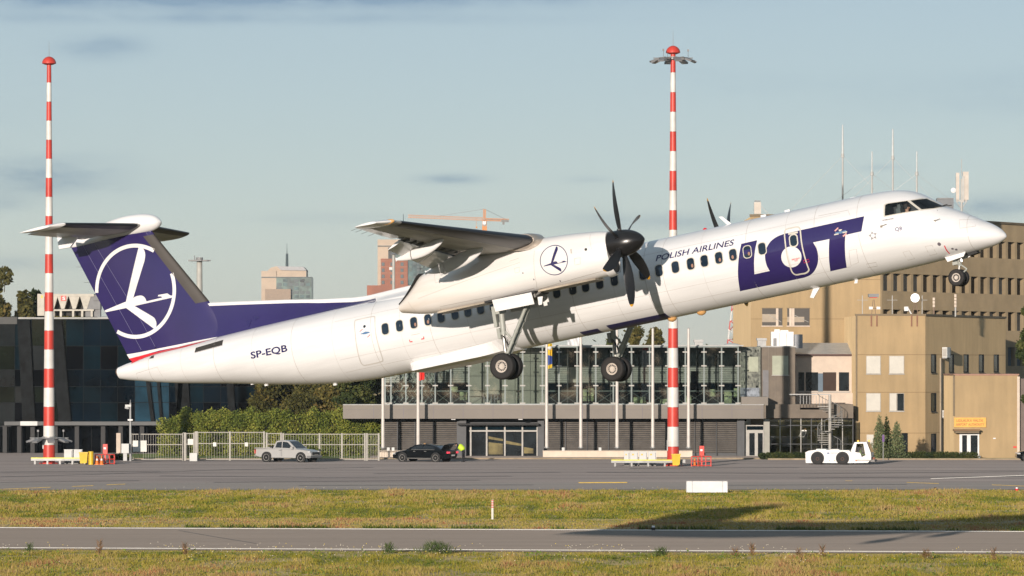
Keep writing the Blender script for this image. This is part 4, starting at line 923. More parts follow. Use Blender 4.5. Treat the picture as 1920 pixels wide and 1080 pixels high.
def mast(px, Y, pitch, nb, r0, r1, label, ringz):
    t = thing('floodlight_mast', label, 'mast', (WX(px, Y), Y, 0), group='red and white floodlight masts'); H_ = nb*pitch
    for i in range(nb): 
        z0 = i*pitch; z1 = z0+pitch; a = r0+(r1-r0)*z0/H_; b = r0+(r1-r0)*z1/H_
        MB().cyl((0,0,z0), (0,0,min(z1, H_)), a, b, 28, caps=False).build('red_band' if i % 2 == 0 else 'white_band', RW_R if i % 2 == 0 else RW_W, t, True, 60)
        MB().cyl((0,0,z1-.012), (0,0,z1+.012), b+.006, n=28).build('band_joint', LAMPG if False else GALV, t, True)
    MB().cyl((0,0,0), (0,0,.12), r0*1.7, r0*1.6, 20).build('base_flange', RW_R, t)
    MB().lathe((0,0,H_), (0,0,1), [(.30,-.1),(.56,0),(.54,.16),(.46,.32),(.30,.47),(.14,.54),(.01,.56)], 24).build('dome', RW_R, t, True)
    MB().cyl((0,0,H_+.5), (0,0,H_+1.75), .02, .008, 6).build('lightning_rod', LAMPG, t)
    MB().box(-r0-.02, -r0+.06, -.25, .1, 1.2, 2.0).build('winch_door', GALV, t)
    ring(t, ringz, 1.9, (r0+(r1-r0)*ringz/H_)); return t, H_
PT = 35.75/FOC*357
mast(92, 357, PT, 21, .47, .17, 'red and white banded mast at the left with its lamp ring lowered near the ground', 2.05)
PT2 = 36.9/FOC*349.5
_, H2 = mast(1262, 349.5, PT2, 21, .47, .19, 'red and white banded mast behind the airliner with its lamp ring raised to the top', 31.55)
# lower half furniture of each mast
GREY = mat('cabinet_grey', (.60, .60, .57), .5, var=.06); YB = mat('bin_yellow', (.75, .50, .02), .45); RC = mat('frame_red', (.70, .05, .03), .45); ORG = mat('cone_orange', (.80, .20, .02), .5)
def guard(px0, px1, Y, side_):
    t = thing('guard_rail', 'low steel guard rail with yellow stripe before the %s mast' % side_, 'barrier', (WX(px0, Y), Y, 0)); w_ = WX(px1, Y)-WX(px0, Y)
    MB().box(0, w_, 0, .08, .30, .55).build('beam', GALV, t); MB().box(0, w_*.86, -.012, 0, .47, .55).build('yellow_stripe', mat('reflective_yellow', (.75, .70, .05), .4), t)
    for i in range(5): x = .3+(w_-.6)*i/4; MB().box(x-.07, x+.07, .08, .2, 0, .5).build('post', GALV, t)
guard(1146, 1285, 347.5, 'right'); guard(58, 166, 355, 'left')
for i, px in enumerate((1175.5, 1189, 1206, 1223)):
    t = thing('cabinet', ['slim white power cabinet first in the row by the right mast', 'white power cabinet second in the row by the right mast', 'white power cabinet third in the row by the right mast', 'white power cabinet nearest the right mast'][i], 'cabinet', (WX(px, 348.8), 348.8, 0), group='power cabinets beside the masts')
    w_ = .22 if i == 0 else .31; MB().box(-w_, w_, 0, .5, .22, 1.12).build('body', GREY, t); MB().box(-w_-.02, w_+.02, -.02, .52, 1.12, 1.16).build('lid', GREY, t); MB().box(w_-.08, w_-.05, -.015, 0, .35, 1.05).build('door_gap', LINE2, t); MB().box(-w_+.02, w_-.02, .04, .46, 0, .22).build('plinth', WDARK, t)
    MB().box(-w_*.5, -w_*.1, -.01, 0, .85, .97).build('warning_label', YB, t)
for i, px in enumerate((128, 146)):
    t = thing('cabinet', ['white power cabinet right beside the left mast', 'white power cabinet between the left mast cabinet and the yellow bin'][i], 'cabinet', (WX(px, 356.5), 356.5, 0), group='power cabinets beside the masts')
    MB().box(-.33, .33, 0, .5, .22, 1.12).build('body', GREY, t); MB().box(-.35, .35, -.02, .52, 1.12, 1.16).build('lid', GREY, t); MB().box(.25, .28, -.015, 0, .35, 1.05).build('door_gap', LINE2, t); MB().box(-.3, .3, .04, .46, 0, .22).build('plinth', WDARK, t)
def bin_(px, Y, lb):
    t = thing('waste_bin', lb, 'bin', (WX(px, Y), Y, 0)); MB().loft([[(-.26,-.25,.12),(.26,-.25,.12),(.26,.25,.12),(-.26,.25,.12)], [(-.33,-.33,.92),(.33,-.33,.92),(.33,.33,.92),(-.33,.33,.92)]]).build('body', YB, t, fix=True)
    MB().box(-.36, .36, -.36, .36, .92, 1.0).build('lid', YB, t); MB().cyl((.2,-.2,.1), (.26,-.2,.1), .1, n=12).build('wheel', MATTE, t)
bin_(1267.5, 347, 'yellow wheelie bin at the foot of the right mast'); bin_(157, 354, 'yellow wheelie bin right of the left mast cabinets')
t = thing('spill_drum', 'tall yellow drum standing right of the left yellow bin', 'drum', (WX(170.5, 354), 354, 0)); MB().cyl((0,0,0), (0,0,1.05), .2, n=18).build('drum', YB, t, True); 
for z in (.35, .7): MB().cyl((0,0,z), (0,0,z+.05), .22, n=18).build('hoop', YB, t, True)
def cage(px, Y, lb):
    t = thing('extinguisher_stand', lb, 'fire stand', (WX(px, Y), Y, 0)); g = MB()
    for x in (-.75, -.25, .35, .75):
        for y in (0, .6): g.cyl((x, y, 0), (x, y, .78), .03, n=6)
    for z in (.08, .42, .78):
        for y in (0, .6): g.cyl((-.75, y, z), (.75, y, z), .025, n=6)
        for x in (-.75, .75): g.cyl((x, 0, z), (x, .6, z), .025, n=6)
    g.build('cage_frame', RC, t); MB().box(-.14, .22, .1, .35, .85, 1.6).build('extinguisher_box', RC, t); MB().box(-.03, .09, .14, .3, 0, .9).build('box_post', RC, t); MB().box(-.08, .1, .09, .1, 1.2, 1.35).build('label_plate', WHITE, t)
    for x in (-.5, -.2): MB().cyl((x, .3, .05), (x, .3, .62), .1, .05, 10).build('hose_reel', ORG, t)
cage(1315, 347.5, 'red cage stand with fire extinguisher box right of the right mast'); cage(196, 355, 'red cage stand with fire extinguisher box right of the left mast')
for px, lb in ((182, 'orange cone leaning at the left fire stand'), (190.5, 'orange and white cone inside the left fire stand')):
    t = thing('traffic_cone', lb, 'cone', (WX(px, 353.6), 353.6, 0)); MB().box(-.2, .2, -.2, .2, 0, .05).build('foot', ORG, t); MB().cyl((0,0,.05), (0,0,.72), .15, .03, 12).build('cone', ORG, t, True); MB().cyl((0,0,.35), (0,0,.5), .10, .07, 12).build('band', WHITE, t, True)

# ================================================================== the fence, gate and hedge
FW_ = mat('fence_white', (.33, .31, .27), .5, metal=.1, var=.1); HEDGE = fmat('hedge_leaf', [(0, (.04, .065, .012)), (.4, (.13, .165, .026)), (.75, (.25, .26, .04)), (1, (.34, .30, .06))])
YF = 368.5
def fence(pxs, label, tops, gate=False, dense=.2):
    t = thing('security_gate' if gate else 'security_fence', label, 'gate' if gate else 'fence', (WX(pxs[0], YF), YF, 0)); x0 = t.location.x
    for i, px in enumerate(pxs):
        wide = .13 if gate and i in (0,) else .07
        MB().box(WX(px, YF)-x0-wide, WX(px, YF)-x0+wide, -.06, .06, 0, tops+.05).build('post', FW_, t)
    for a, b in zip(pxs[:-1], pxs[1:]):
        xa, xb = WX(a, YF)-x0+.08, WX(b, YF)-x0-.08
        for z in (.12, tops*.60, tops-.03): MB().box(xa, xb, -.025, .025, z-.03, z+.03).build('rail', FW_, t)
        g = MB(); n = int((xb-xa)/dense)
        for k_ in range(n): x = xa+(k_+.5)*(xb-xa)/n; g.box(x-.010, x+.010, -.012, .012, .12, tops)
        g.build('bars', FW_, t)['kind'] = 'stuff'
fence([246, 343], 'pale steel mesh fence beside the camera pole', 2.2); fence([346, 364], 'narrow pedestrian gate of pale bars between the fence and the gate', 2.25, True)
fence([368, 431, 495], 'wide pale steel sliding gate behind the pickup', 2.35, True); fence([500, 527], 'short fence panel just behind the pickup cab', 2.25)
fence([531, 599, 641, 684], 'pale bar fence panels right of the pickup', 2.2); fence([688, 710], 'last darker fence panel beside the flagpole wall', 2.2, dense=.12)
for px0, py0, px1, py1, lb in ((249,826,275,847,'large white notice on the fence right of the camera pole'), (352,823,362,834,'small white notice on the pedestrian gate'), (399.5,829.5,405.5,837,'small white notice on the left leaf of the sliding gate'), (459,829.5,465,837,'small white notice on the right leaf of the sliding gate')):
    b = MB().bb(px0, py0, px1, py1, YF-.1, .03).build('notice_board', mat('notice_white', (.70, .68, .62), .5), None); tag(b, lb, 'sign')
t = MB().bb(227.5, 832, 241.5, 849.5, 366, .4).build('junction_box', GREY, None); MB().bb(231, 849.5, 238, 864, 366.1, .2).build('post', GALV, t); tag(t, 'white junction box left of the camera pole', 'box')
t = MB().bb(355.5, 849.5, 369.5, 865, 366.5, .6).build('concrete_barrier', GREY, None); tag(t, 'small pale concrete block at the gate post', 'block')
t = thing('camera_pole', 'slim grey pole with white surveillance cameras in front of the dark glass building', 'pole', (WX(244.5, 366.5), 366.5, 0))
MB().cyl((0,0,0), (0,0,4.75), .11, .08, 12).build('pole', GALV, t, True); MB().box(-.2, .2, -.2, .2, 3.3, 3.42).build('bracket', WHITE, t); MB().box(-.42, .06, -.1, .1, 4.42, 4.6).cyl((-.15,-.05,4.3),(-.42,-.15,4.36), .08, n=10).build('camera', GREY, t); MB().cyl((0,0,4.7),(0,0,5.0),.03,n=6).build('tip', LAMPG, t)
bl = []
for i in range(120):
    px = 305+410*i/119; zt = WZ(777+6*math.sin(i*.9)+4*math.sin(i*.37)+ (10 if px < 330 else 0), 386)
    for k_ in range(3): bl.append(((WX(px, 386)+random.uniform(-.2,.2), 386+random.uniform(0, 2), zt-.5-k_*1.2), (.55, .8, .75)))
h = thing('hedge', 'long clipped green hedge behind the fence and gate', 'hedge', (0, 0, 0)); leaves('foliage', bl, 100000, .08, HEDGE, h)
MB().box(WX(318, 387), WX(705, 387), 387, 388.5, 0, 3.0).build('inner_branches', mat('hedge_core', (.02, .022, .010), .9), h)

# ================================================================== trees
BARK = mat('bark', (.08, .06, .045), .9, var=.2, scale=3)
L_DARK = fmat('leaf_dark', [(0, (.012, .022, .007)), (.45, (.035, .052, .012)), (.8, (.075, .085, .02)), (1, (.12, .11, .03))])
L_OLIVE = fmat('leaf_olive', [(0, (.03, .032, .009)), (.45, (.08, .075, .018)), (.8, (.15, .12, .03)), (1, (.21, .14, .045))])
L_BLUE = fmat('leaf_conifer', [(0, (.05, .07, .03)), (.5, (.13, .16, .07)), (1, (.24, .24, .11))])
def tree(px, Y, ztop, w, label, m, n=4500, size=.2, zbase=None, group='trees around the buildings', kinds='round'):
    x = WX(px, Y); zb = ztop*.28 if zbase is None else zbase; t = thing('tree', label, 'tree', (x, Y, 0), group=group); rr = random.Random(int(px*7+Y))
    tr = MB().cyl((0,0,0), (0,0,ztop*.75), w*.05+.08, .05, 8)
    bl = []
    for i in range(16):
        f = rr.random(); a = rr.random()*6.28; ww = w/2*math.sin(PI*min(.93, .22+f*.75))**.8; r_ = ww*.62*rr.random()**.5
        c = (math.cos(a)*r_, math.sin(a)*r_, zb+(ztop-zb)*(.12+.78*f)); s_ = (w*.17*(.7+.6*rr.random())); bl.append((c, (s_, s_, s_*.75)))
        tr.cyl((0, 0, max(.5, c[2]-abs(r_)-.8)), c, .05, .02, 5)
    bl.append(((0, 0, ztop-w*.12), (w*.14, w*.14, w*.12)))
    tr.build('trunk', BARK, t, True); leaves('crown', bl, n, size, m, t)
def conifer(px, Y, h, w, label, m=None):
    t = thing('conifer', label, 'tree', (WX(px, Y), Y, 0), group='conifers before the tan building'); bl = []
    for i in range(14): f = i/13; bl.append(((random.uniform(-.05,.05), random.uniform(-.05,.05), h*(.08+.86*f)), (w/2*(1-f)**.7+.08, w/2*(1-f)**.7+.08, h*.09)))
    MB().cyl((0,0,0), (0,0,h*.9), .06, .02, 6).build('trunk', BARK, t, True); leaves('crown', bl, 3200, .07, m or L_BLUE, t)
for a in ((505,398,8.6,6.5,'dark pine with brown patches behind the hedge under the tail',L_OLIVE), (545,402,9.4,7,'tall dark tree behind the hedge right of the brown pine',L_DARK), (585,396,7.0,6,'rounded olive tree behind the hedge',L_OLIVE), (625,404,9.2,7,'dark tree behind the rounded olive tree',L_DARK),
          (660,398,8.4,6.5,'green tree behind the hedge near the canopy end',L_DARK), (692,402,8.0,6,'tree behind the left end of the grey canopy',L_DARK), (565,388,5.2,5,'low olive bush tree over the middle of the hedge',L_OLIVE), (612,390,5.6,5,'low green bush tree over the hedge',L_OLIVE), (650,389,5.4,5,'low dark bush tree over the right of the hedge',L_DARK), (480,406,8.2,6,'dark tree beside the end of the glass building',L_DARK),
          (8,450,17.6,5.5,'tall poplar at the far left above the glass building',L_OLIVE), (45,452,15.3,5,'shorter tree right of the tall far left poplar',L_OLIVE), (-25,455,18,6,'tree just past the far left poplar',L_OLIVE), (66,470,15.6,4.5,'dark spruce behind the rooftop chillers',L_DARK), (135,470,15.0,4.5,'tree tip between the rooftop chillers',L_OLIVE), (160,470,14.6,4,'tree tip right above the rooftop chillers',L_DARK), (110,470,14.9,4,'tree tip behind the chiller logo',L_OLIVE),
          (1150,440,10.6,4.5,'small dark tree above the glass terminal roof left of the far wheel',L_DARK), (1195,442,11.6,4.5,'autumn tinted tree above the terminal roof by the far wheel',L_OLIVE), (1228,442,11.4,4,'tree above the terminal roof left of the mast',L_OLIVE), (1085,445,9.8,3,'low tree peeping over the terminal roof',L_DARK), (1382,436,10.6,2.6,'small green tree above the right end of the terminal roof',L_OLIVE),
          (1926,368,12.6,3.3,'green tree reaching in from the right edge before the tan building',L_DARK)):
    tree(*a, n=9000 if a[1] < 440 else 5000, size=.16 if a[1] < 440 else .2)
conifer(1649, 372, 3.8, 1.5, 'tallest pale green conifer just right of the tug cab'); conifer(1662, 373, 3.6, 1.2, 'darker conifer second from the tug cab', L_DARK); conifer(1681, 372, 3.2, 1.7, 'broad low conifer third from the tug cab'); 
def lowhedge(px0, px1, Y, h_, label):
    t = thing('low_hedge', label, 'hedge', (0, 0, 0)); bl = []
    n = int((px1-px0)/5)
    for i in range(n): bl.append(((WX(px0+(px1-px0)*(i+.5)/n, Y), Y+random.uniform(-.2,.2), h_*.5), (.35, .45, h_*.48+random.uniform(-.05,.05))))
    leaves('foliage', bl, 9000, .055, L_DARK, t)
lowhedge(1427, 1516, 372.5, .62, 'low dark hedge left of the airport tug'); lowhedge(1690, 1832, 372.8, .68, 'low dark hedge along the tan building'); lowhedge(212, 240, 371, .5, 'tuft of low green shrubs left of the camera pole')

# ================================================================== buildings
TAN = mat('tan_render', (.49, .36, .195), .85, var=.06, scale=.5, stretch=(1, 1, .5)); patched(TAN, 1.2, .35, (1.5, 1.5, .12), (.75, .75, .75))
TANJ = mat('tan_joint', (.27, .18, .09), .9); TANC = mat('tan_coping', (.20, .15, .09), .7)
PLASTER = mat('white_plaster', (.70, .60, .50), .8, var=.05); BROWNP = mat('brown_cladding_and_shade', (.16, .125, .09), .6, var=.1)
CANO = mat('canopy_cladding', (.195, .168, .138), .55, var=.05, scale=.4); GREYP = mat('grey_green_panel', (.34, .33, .28), .5, var=.08, scale=.8)
LOUV = mat('louvre_slat', (.18, .158, .135), .6, var=.15, scale=1.5); DGREY = mat('dark_grey_cladding', (.055, .058, .062), .5, var=.1); FRAME = mat('aluminium_frame', (.42, .40, .36), .5)
GLINT = mat('dark_window_glass', (.020, .026, .030), .08, spec=.6, var=.3, scale=.6); GPOST = mat('screen_post', (.16, .19, .18), .4, metal=.2); SCREEN = glass('screen_glass', (.84, .88, .86), .06)
BLIND = mat('window_blind', (.60, .57, .50), .7, var=.04); BLINDG = mat('slatted_blind', (.46, .46, .42), .6, var=.1, scale=3)
INT1 = mat('interior_yellow', (.20, .16, .06), .7, var=.3, scale=1.2); INT2 = mat('interior_green', (.42, .50, .28), .7, var=.3, scale=2)
PGL = [mat('pane_%s' % n_, c_, .07, spec=s_, var=.35, scale=.25) for n_, c_, s_ in (('black', (.002,.003,.005), .12), ('navy', (.002,.008,.015), .15), ('teal', (.003,.013,.020), .15), ('blue', (.018,.055,.085), .4), ('slate', (.016,.020,.022), .35), ('green_black', (.008,.012,.007), .3))]

# ---- dark glass building on the left
Y = 400
t = thing('glass_building', 'dark blue glass airport building behind the left mast with rooftop chillers', 'building', (WX(0, Y), Y, 0))
x0, x1 = WX(-230, Y), WX(478, Y); zr = WZ(596, Y); zc = WZ(797, Y)
MB().box(x0, x1, Y+.6, Y+22, 0, zr-.1).build('core', mat('core_dark', (.02, .022, .025), .7), t, world=True)
MB().box(x0-.1, x1+.1, Y+.2, Y+22.1, zr-.1, zr+.06).build('roof_edge', mat('roof_trim', (.30, .30, .28), .5), t, world=True)
MB().box(x0, WX(32, Y), Y-.05, Y+.2, zr-.55, zr+.08).build('parapet', mat('parapet_dark', (.05, .05, .045), .6), t, world=True)
ncol, nrow = 22, 5; rr = random.Random(5)
rowz = [zc, zc+2.0, zc+3.4, zc+4.9, zc+7.0, zr-.1]
for i in range(ncol):
    for j in range(5):
        xa = x0+(x1-x0)*i/ncol; xb = x0+(x1-x0)*(i+1)/ncol; lean = .25*(rowz[j+1]-rowz[j])
        pxm = 960+((xa+xb)/2)/Y*FOC
        k = rr.choice([0, 1, 1, 0, 1, 2])
        if pxm < 32: k = rr.choice([5, 5, 4, 0]) if j < 4 else 4
        elif pxm < 108: k = rr.choice([0, 5, 0, 4]) if j < 3 else rr.choice([4, 5, 2])
        elif 262 < pxm < 312 and j < 3: k = 3  # blue reflection in the glass painted as pane colour
        elif pxm > 440: k = rr.choice([1, 2, 0])
        elif j == 4: k = rr.choice([2, 1, 2])
        q = [(xa+.02, Y, rowz[j]+.03), (xb-.02, Y, rowz[j]+.03), (xb-.02, Y, rowz[j+1]-.03), (xa+.02, Y, rowz[j+1]-.03)]
        dq = rr.uniform(-.03, .03); MB().add([(a, b+(dq if m_ % 3 else -dq), c) for m_, (a, b, c) in enumerate(q)]+[(a, b+.12, c) for a, b, c in q], [(0,1,2,3),(0,4,5,1),(1,5,6,2),(2,6,7,3),(3,7,4,0)]).build('pane', PGL[k], t, world=True)
MULL = mat('mullion_dark', (.005, .007, .008), .6, spec=.1)
for i in range(ncol+1): x = x0+(x1-x0)*i/ncol; MB().box(x-.02, x+.02, Y-.03, Y+.1, zc, zr-.1).build('mullion', MULL, t, world=True)
for z in rowz[1:-1]: MB().box(x0, x1, Y-.03, Y+.1, z-.025, z+.025).build('transom', MULL, t, world=True)
for pa, pb, w_ in ((104, 122, .55), (262, 287, .16), (287, 303, .12), (333, 345, .6), (348, 332, .2), (44, 54, .55), (424, 436, .3)):
    xa, xb = WX(pa, Y-.4), WX(pb, Y-.4); MB().add([(xa-w_, Y-.35, zr-.2), (xa+w_, Y-.35, zr-.2), (xb+w_, Y-.35, zc), (xb-w_, Y-.35, zc), (xa-w_, Y-.05, zr-.2), (xa+w_, Y-.05, zr-.2), (xb+w_, Y-.05, zc), (xb-w_, Y-.05, zc)], [(0,3,2,1),(4,5,6,7),(0,1,5,4),(1,2,6,5),(2,3,7,6),(3,0,4,7)]).build('slanted_column', mat('column_grey', (.007, .009, .010), .6, spec=.1, var=.5), t, world=True)
MB().bb(8, 790.5, 306, 797.5, Y-2.2, 2.2).build('canopy', mat('canopy_dark', (.055, .058, .058), .5), t, world=True); MB().bb(38, 790, 70, 798, Y-2.25, .04).build('canopy_panel', GREY, t, world=True)
for px in (5, 32, 57, 100, 140, 189, 222, 262, 300): MB().bb(px, 798, px+8, 866, Y-1.5, .4).build('column', mat('column_low', (.007, .007, .007), .6), t, world=True)
for px in np.arange(-10, 300, 26): MB().bb(px, 800, px+24, 864, Y+.4, .1).build('ground_pane', PGL[int(px) % 2], t, world=True)
MB().bb(218, 812, 226, 850, Y-1.6, .1).build('column_cladding', PLASTER, t, world=True)
# chillers
for a, b, lb, lg in ((70, 190, 'white rooftop air chiller with V shaped coils and a red logo on the glass building', True),):
    Yc = 402; t = thing('rooftop_chiller', lb, 'chiller', (WX(70, Yc), Yc, zr)); CH = mat('chiller_beige', (.52, .48, .40), .6, var=.1); COIL = mat('coil_dark', (.06, .055, .05), .8)
    MB().bb(70, 551, 83, 592, Yc, 2).build('end_panel', CH, t, world=True); MB().bb(83, 551, 176, 556, Yc, 2).build('top_frame', CH, t, world=True)
    MB().bb(83, 580, 176, 583, Yc, 2).build('lower_frame', CH, t, world=True); MB().bb(84, 556, 176, 592, Yc+1, 1).build('coil', COIL, t, world=True)
    for i, px in enumerate((88, 107.5, 129, 150)):
        P_ = [(WX(px, Yc), WZ(556, Yc)), (WX(px+20, Yc), WZ(556, Yc)), (WX(px+13, Yc), WZ(579, Yc)), (WX(px+7, Yc), WZ(579, Yc))]; MB().prism(P_, Yc+.05, Yc+.9).build('v_panel', CH, t, world=True, fix=True)
    for px in (98, 112, 135, 152, 170): MB().bb(px, 583, px+4, 594, Yc, .2).build('leg', CH, t, world=True)
    MB().bb(114, 554.5, 124, 564, Yc-.02, .05).build('logo_red', RC, t, world=True); 
    v, tr = textgeo('S', .02); me_obj('logo_letter', [(WX(117, Yc)+a*.26-t.location.x, -.04, WZ(562.5, Yc)+b*.3-zr) for a, b in v], tr, WHITE, t)
    MB().bb(156, 553, 188, 580, Yc+.1, 1.5).bb(160, 580, 188, 594, Yc+.3, 1).build('control_box', mat('box_grey', (.20, .20, .20), .6), t, world=True)
    MB().bb(77, 554, 80, 559, Yc-.02, .05).build('yellow_label', YB, t, world=True)

# ---- business terminal
Y = 383
t = thing('terminal_building', 'low grey business terminal with glass screen upper floor and long canopy', 'building', (WX(718, Y), Y, 0))
xL, xR = WX(643, Y), WX(1432, Y); zt, zb_ = WZ(759.5, Y), WZ(785, Y)
MB().box(xL, xR, Y, Y+3.5, zb_, zt).build('canopy', CANO, t, world=True); MB().box(xL, xR, Y-.02, Y, zt-.02-(zt-zb_)*.32, zt-(zt-zb_)*.32).build('canopy_seam', LINE2, t, world=True)
for px in range(700, 1430, 56): MB().bb(px, 760.5, px+.9, 784.5, Y-.012, .02).build('canopy_seam', LINE2, t, world=True)
MB().box(xL, xR, Y-.03, Y+3.5, zt, zt+.06).build('canopy_coping', GALV, t, world=True)
MB().bb(1390, 744, 1440, 760, Y+.4, 5).build('upper_canopy', CANO, t, world=True); MB().bb(1432.2, 758, 1600, 784, Y+3, 6).build('side_canopy', BROWNP, t, world=True)  # side canopy: shade of its turned face painted in as darker brown
MB().bb(1432, 759.8, 1436, 784.8, Y+.1, 3).build('canopy_end', BROWNP, t, world=True)
Yw = 385.2; 
MB().box(WX(714, Yw), WX(1384, Yw), Yw+.3, Yw+18, 0, WZ(760, Yw)).build('ground_floor', DGREY, t, world=True)
bays = [(715, 745), (746, 778), (779, 812), (813, 857)]+[(1021+i*40.4, 1020+(i+1)*40.4) for i in range(9)]
for a, b in bays:
    g = MB(); z = .35
    while z < WZ(789, Yw):
        xa, xb = WX(a+.5, Yw), WX(b-.5, Yw); g.add([(xa, Yw, z), (xb, Yw, z), (xb, Yw+.10, z+.10), (xa, Yw+.10, z+.10), (xa, Yw+.03, z), (xb, Yw+.03, z)], [(0,1,2,3),(0,4,5,1)]); z += .165
    o = g.build('louvre_slats', LOUV, t, world=True); o['kind'] = 'stuff'
    MB().bb(b-.6, 788, b+.6, 858, Yw-.05, .1).build('louvre_post', DGREY, t, world=True)
MB().bb(714, 786, 1400, 790, Yw-.1, .3).build('louvre_head', MATTE, t, world=True)
MB().bb(857, 786, 874, 858, Yw-.8, 1).build('dark_pier', DGREY, t, world=True); MB().bb(1008, 786, 1020, 858, Yw-.8, 1).build('dark_pier', DGREY, t, world=True); MB().bb(1382, 786, 1396, 858, Yw-.8, 1).build('dark_pier', DGREY, t, world=True)
MB().bb(858, 794, 1010, 797.5, Yw-1.6, 1.5).build('door_lintel', MATTE, t, world=True)
# entrance
for i, (a, b) in enumerate(((884, 911), (914, 944), (948, 978), (981, 1006))):
    gp = MB().bb(a, 811, b, 856, Yw-.25, .02).build('door_pane', GLINT, t, world=True); MB().bb(a, 799, b, 806, Yw-.25, .02).build('transom_pane', PGL[2], t, world=True)
    MB().bb(a-3, 797, a, 858, Yw-.35, .15).build('door_post', FRAME, t, world=True)
MB().bb(880, 806.5, 1008, 809.5, Yw-.34, .12).build('door_rail', FRAME, t, world=True); MB().bb(878, 856, 1010, 858.4, Yw-.4, .2).build('threshold', FRAME, t, world=True); MB().bb(1006, 797, 1008, 858, Yw-.35, .15).build('door_post', FRAME, t, world=True)
for pp in ([(916,818),(943,823),(943,827),(916,823)], [(916,829),(943,832),(943,852),(916,852)], [(948,826),(978,832),(978,836),(948,832)], [(982,838),(1000,841),(1000,850),(982,850)]):
    MB().prism([(WX(a, Yw), WZ(b, Yw)) for a, b in pp], Yw-.262, Yw-.255).build('lobby_glimpse', INT1, t, world=True, fix=True)
for px in (850, 976): b = MB().bb(px-4, 785, px+4, 787, Y+.3, .3).build('canopy_light', WHITE, t, world=True)
# right door
MB().bb(1397, 797, 1432, 858, Yw-.3, .2).build('side_door_frame', FRAME, t, world=True)
for a, b in ((1405, 1415), (1421, 1430)): MB().bb(a, 812, b, 854, Yw-.32, .02).build('side_door_pane', GLINT, t, world=True)
MB().bb(1400, 799, 1431, 806, Yw-.32, .02).build('transom_pane', PGL[2], t, world=True)
MB().bb(1432, 786, 1443, 858, Yw-.2, 1).build('grey_pier', GREYP, t, world=True)
# conservatory right of the door
MB().bb(1443, 785, 1600, 858, Yw+2.2, .2).build('rear_wall', mat('lobby_tan', (.42, .34, .19), .8, var=.2), t, world=True)
for i in range(8): a = 1444+i*19.5; MB().bb(a, 786, a+18, 856, Yw+.3, .02).build('pane', glass('garden_glass', (.50, .52, .45), .10), t, world=True); MB().bb(a+18, 785, a+19.5, 858, Yw+.2, .15).build('mullion', DGREY if i % 2 else FRAME, t, world=True)
for z in (797, 832): MB().bb(1443, z, 1600, z+1.2, Yw+.18, .1).build('transom', DGREY, t, world=True)
for px in (1462, 1483, 1505, 1530): MB().bb(px, 806, px+2.5, 850, Yw+1.2, .2).build('interior_post', PLASTER, t, world=True)
# upper floor behind the glass screen
Yu = 387.5; zf, zroof = WZ(759, Yu), WZ(649.5, Yu)
MB().box(WX(722, Yu), WX(1387, Yu), Yu+.5, Yu+16, zf, zroof).build('upper_floor', DGREY, t, world=True)
MB().box(WX(720, Yu)-.2, WX(1390, Yu), Yu-3.6, Yu+16, zroof, zroof+.10).build('roof', GALV, t, world=True)
for i in range(5):
    for j in range(4):
        a = 880+i*28.6; b = 651+j*27; MB().bb(a+.4, b+.4, a+28.2, b+26.6, Yu, .5).build('wall_panel', GREYP, t, world=True)
for a, b in [(722+i*31.6, 752.6+i*31.6) for i in range(5)]+[(1024+i*40.3, 1063+i*40.3) for i in range(9)]:
    MB().bb(a+1, 653, b, 686, Yu+.3, .1).build('upper_window', GLINT, t, world=True); MB().bb(a+1, 719, b, 757, Yu+.3, .1).build('lower_window', PGL[1], t, world=True)
    g = MB()
    for k in range(8): g.bb(a, 690+k*3.5, b+1, 692+k*3.5, Yu+.25, .05)
    g.build('blind_slats', BLINDG, t, world=True)['kind'] = 'stuff'; MB().bb(a, 688, b+1, 718, Yu+.32, .1).build('blind_back', mat('blind_back', (.22, .22, .20), .7), t, world=True)
    MB().bb(a-1, 651, a+1, 758, Yu+.2, .1).build('window_mullion', DGREY, t, world=True)
for a, b, c, d in ((1093,730,1100,752),(1103,728,1113,752),(1188,744,1210,756),(1284,742,1296,756),(1330,730,1342,744),(1358,732,1372,756),(1375,728,1385,745),(1238,748,1252,757),(845,725,858,735),(862,735,876,750)): MB().bb(a, b, c, d, Yu+.1, .1).build('lounge_chair', INT2, t, world=True)
MB().bb(1068, 689, 1082, 717, Yu+.15, .05).build('light_screen', BLIND, t, world=True)
MB().bb(1295, 696, 1308, 757, Yu+.2, .05).build('terrace_door', PGL[0], t, world=True)
# glass screen
posts = [722, 733, 761, 791, 816, 845, 879, 914, 947, 980, 1017, 1048, 1082, 1117, 1150, 1184, 1218, 1252, 1285, 1320, 1353, 1384]
Ys = 383.6
for i, px in enumerate(posts):
    MB().bb(px-1.3, 649.5, px+1.3, 758.5, Ys, .18).build('screen_post', GPOST, t, world=True); g = MB()
    for z in (660, 686, 723, 756): MB().bb(px-5, z-1.2, px+5, z+1.2, Ys-.06, .06).build('glass_clamp', FRAME, t, world=True)
for a, b in zip(posts[:-1], posts[1:]):
    MB().bb(a+1.9, 651, b-1.9, 757.5, Ys+.05, .02).build('glass_pane', SCREEN, t, world=True)
    if not 870 < a < 1010:
        g = MB(); xa, xb, za, zb2 = WX(a, Ys), WX(b, Ys), WZ(735, Ys), WZ(757, Ys); g.cyl((xa, Ys+.3, za), (xb, Ys+.3, zb2), .025, n=5).cyl((xa, Ys+.3, zb2), (xb, Ys+.3, za), .025, n=5).build('cross_brace', GPOST, t, world=True)
        MB().bb(a, 732.4, b, 734, Ys+.25, .1).build('screen_rail', GPOST, t, world=True)
    MB().bb(a, 756.6, b, 758.6, Ys-.02, .2).build('bottom_rail', GPOST, t, world=True); MB().bb(a, 649, b, 651.5, Ys-.02, .2).build('top_rail', GPOST, t, world=True)
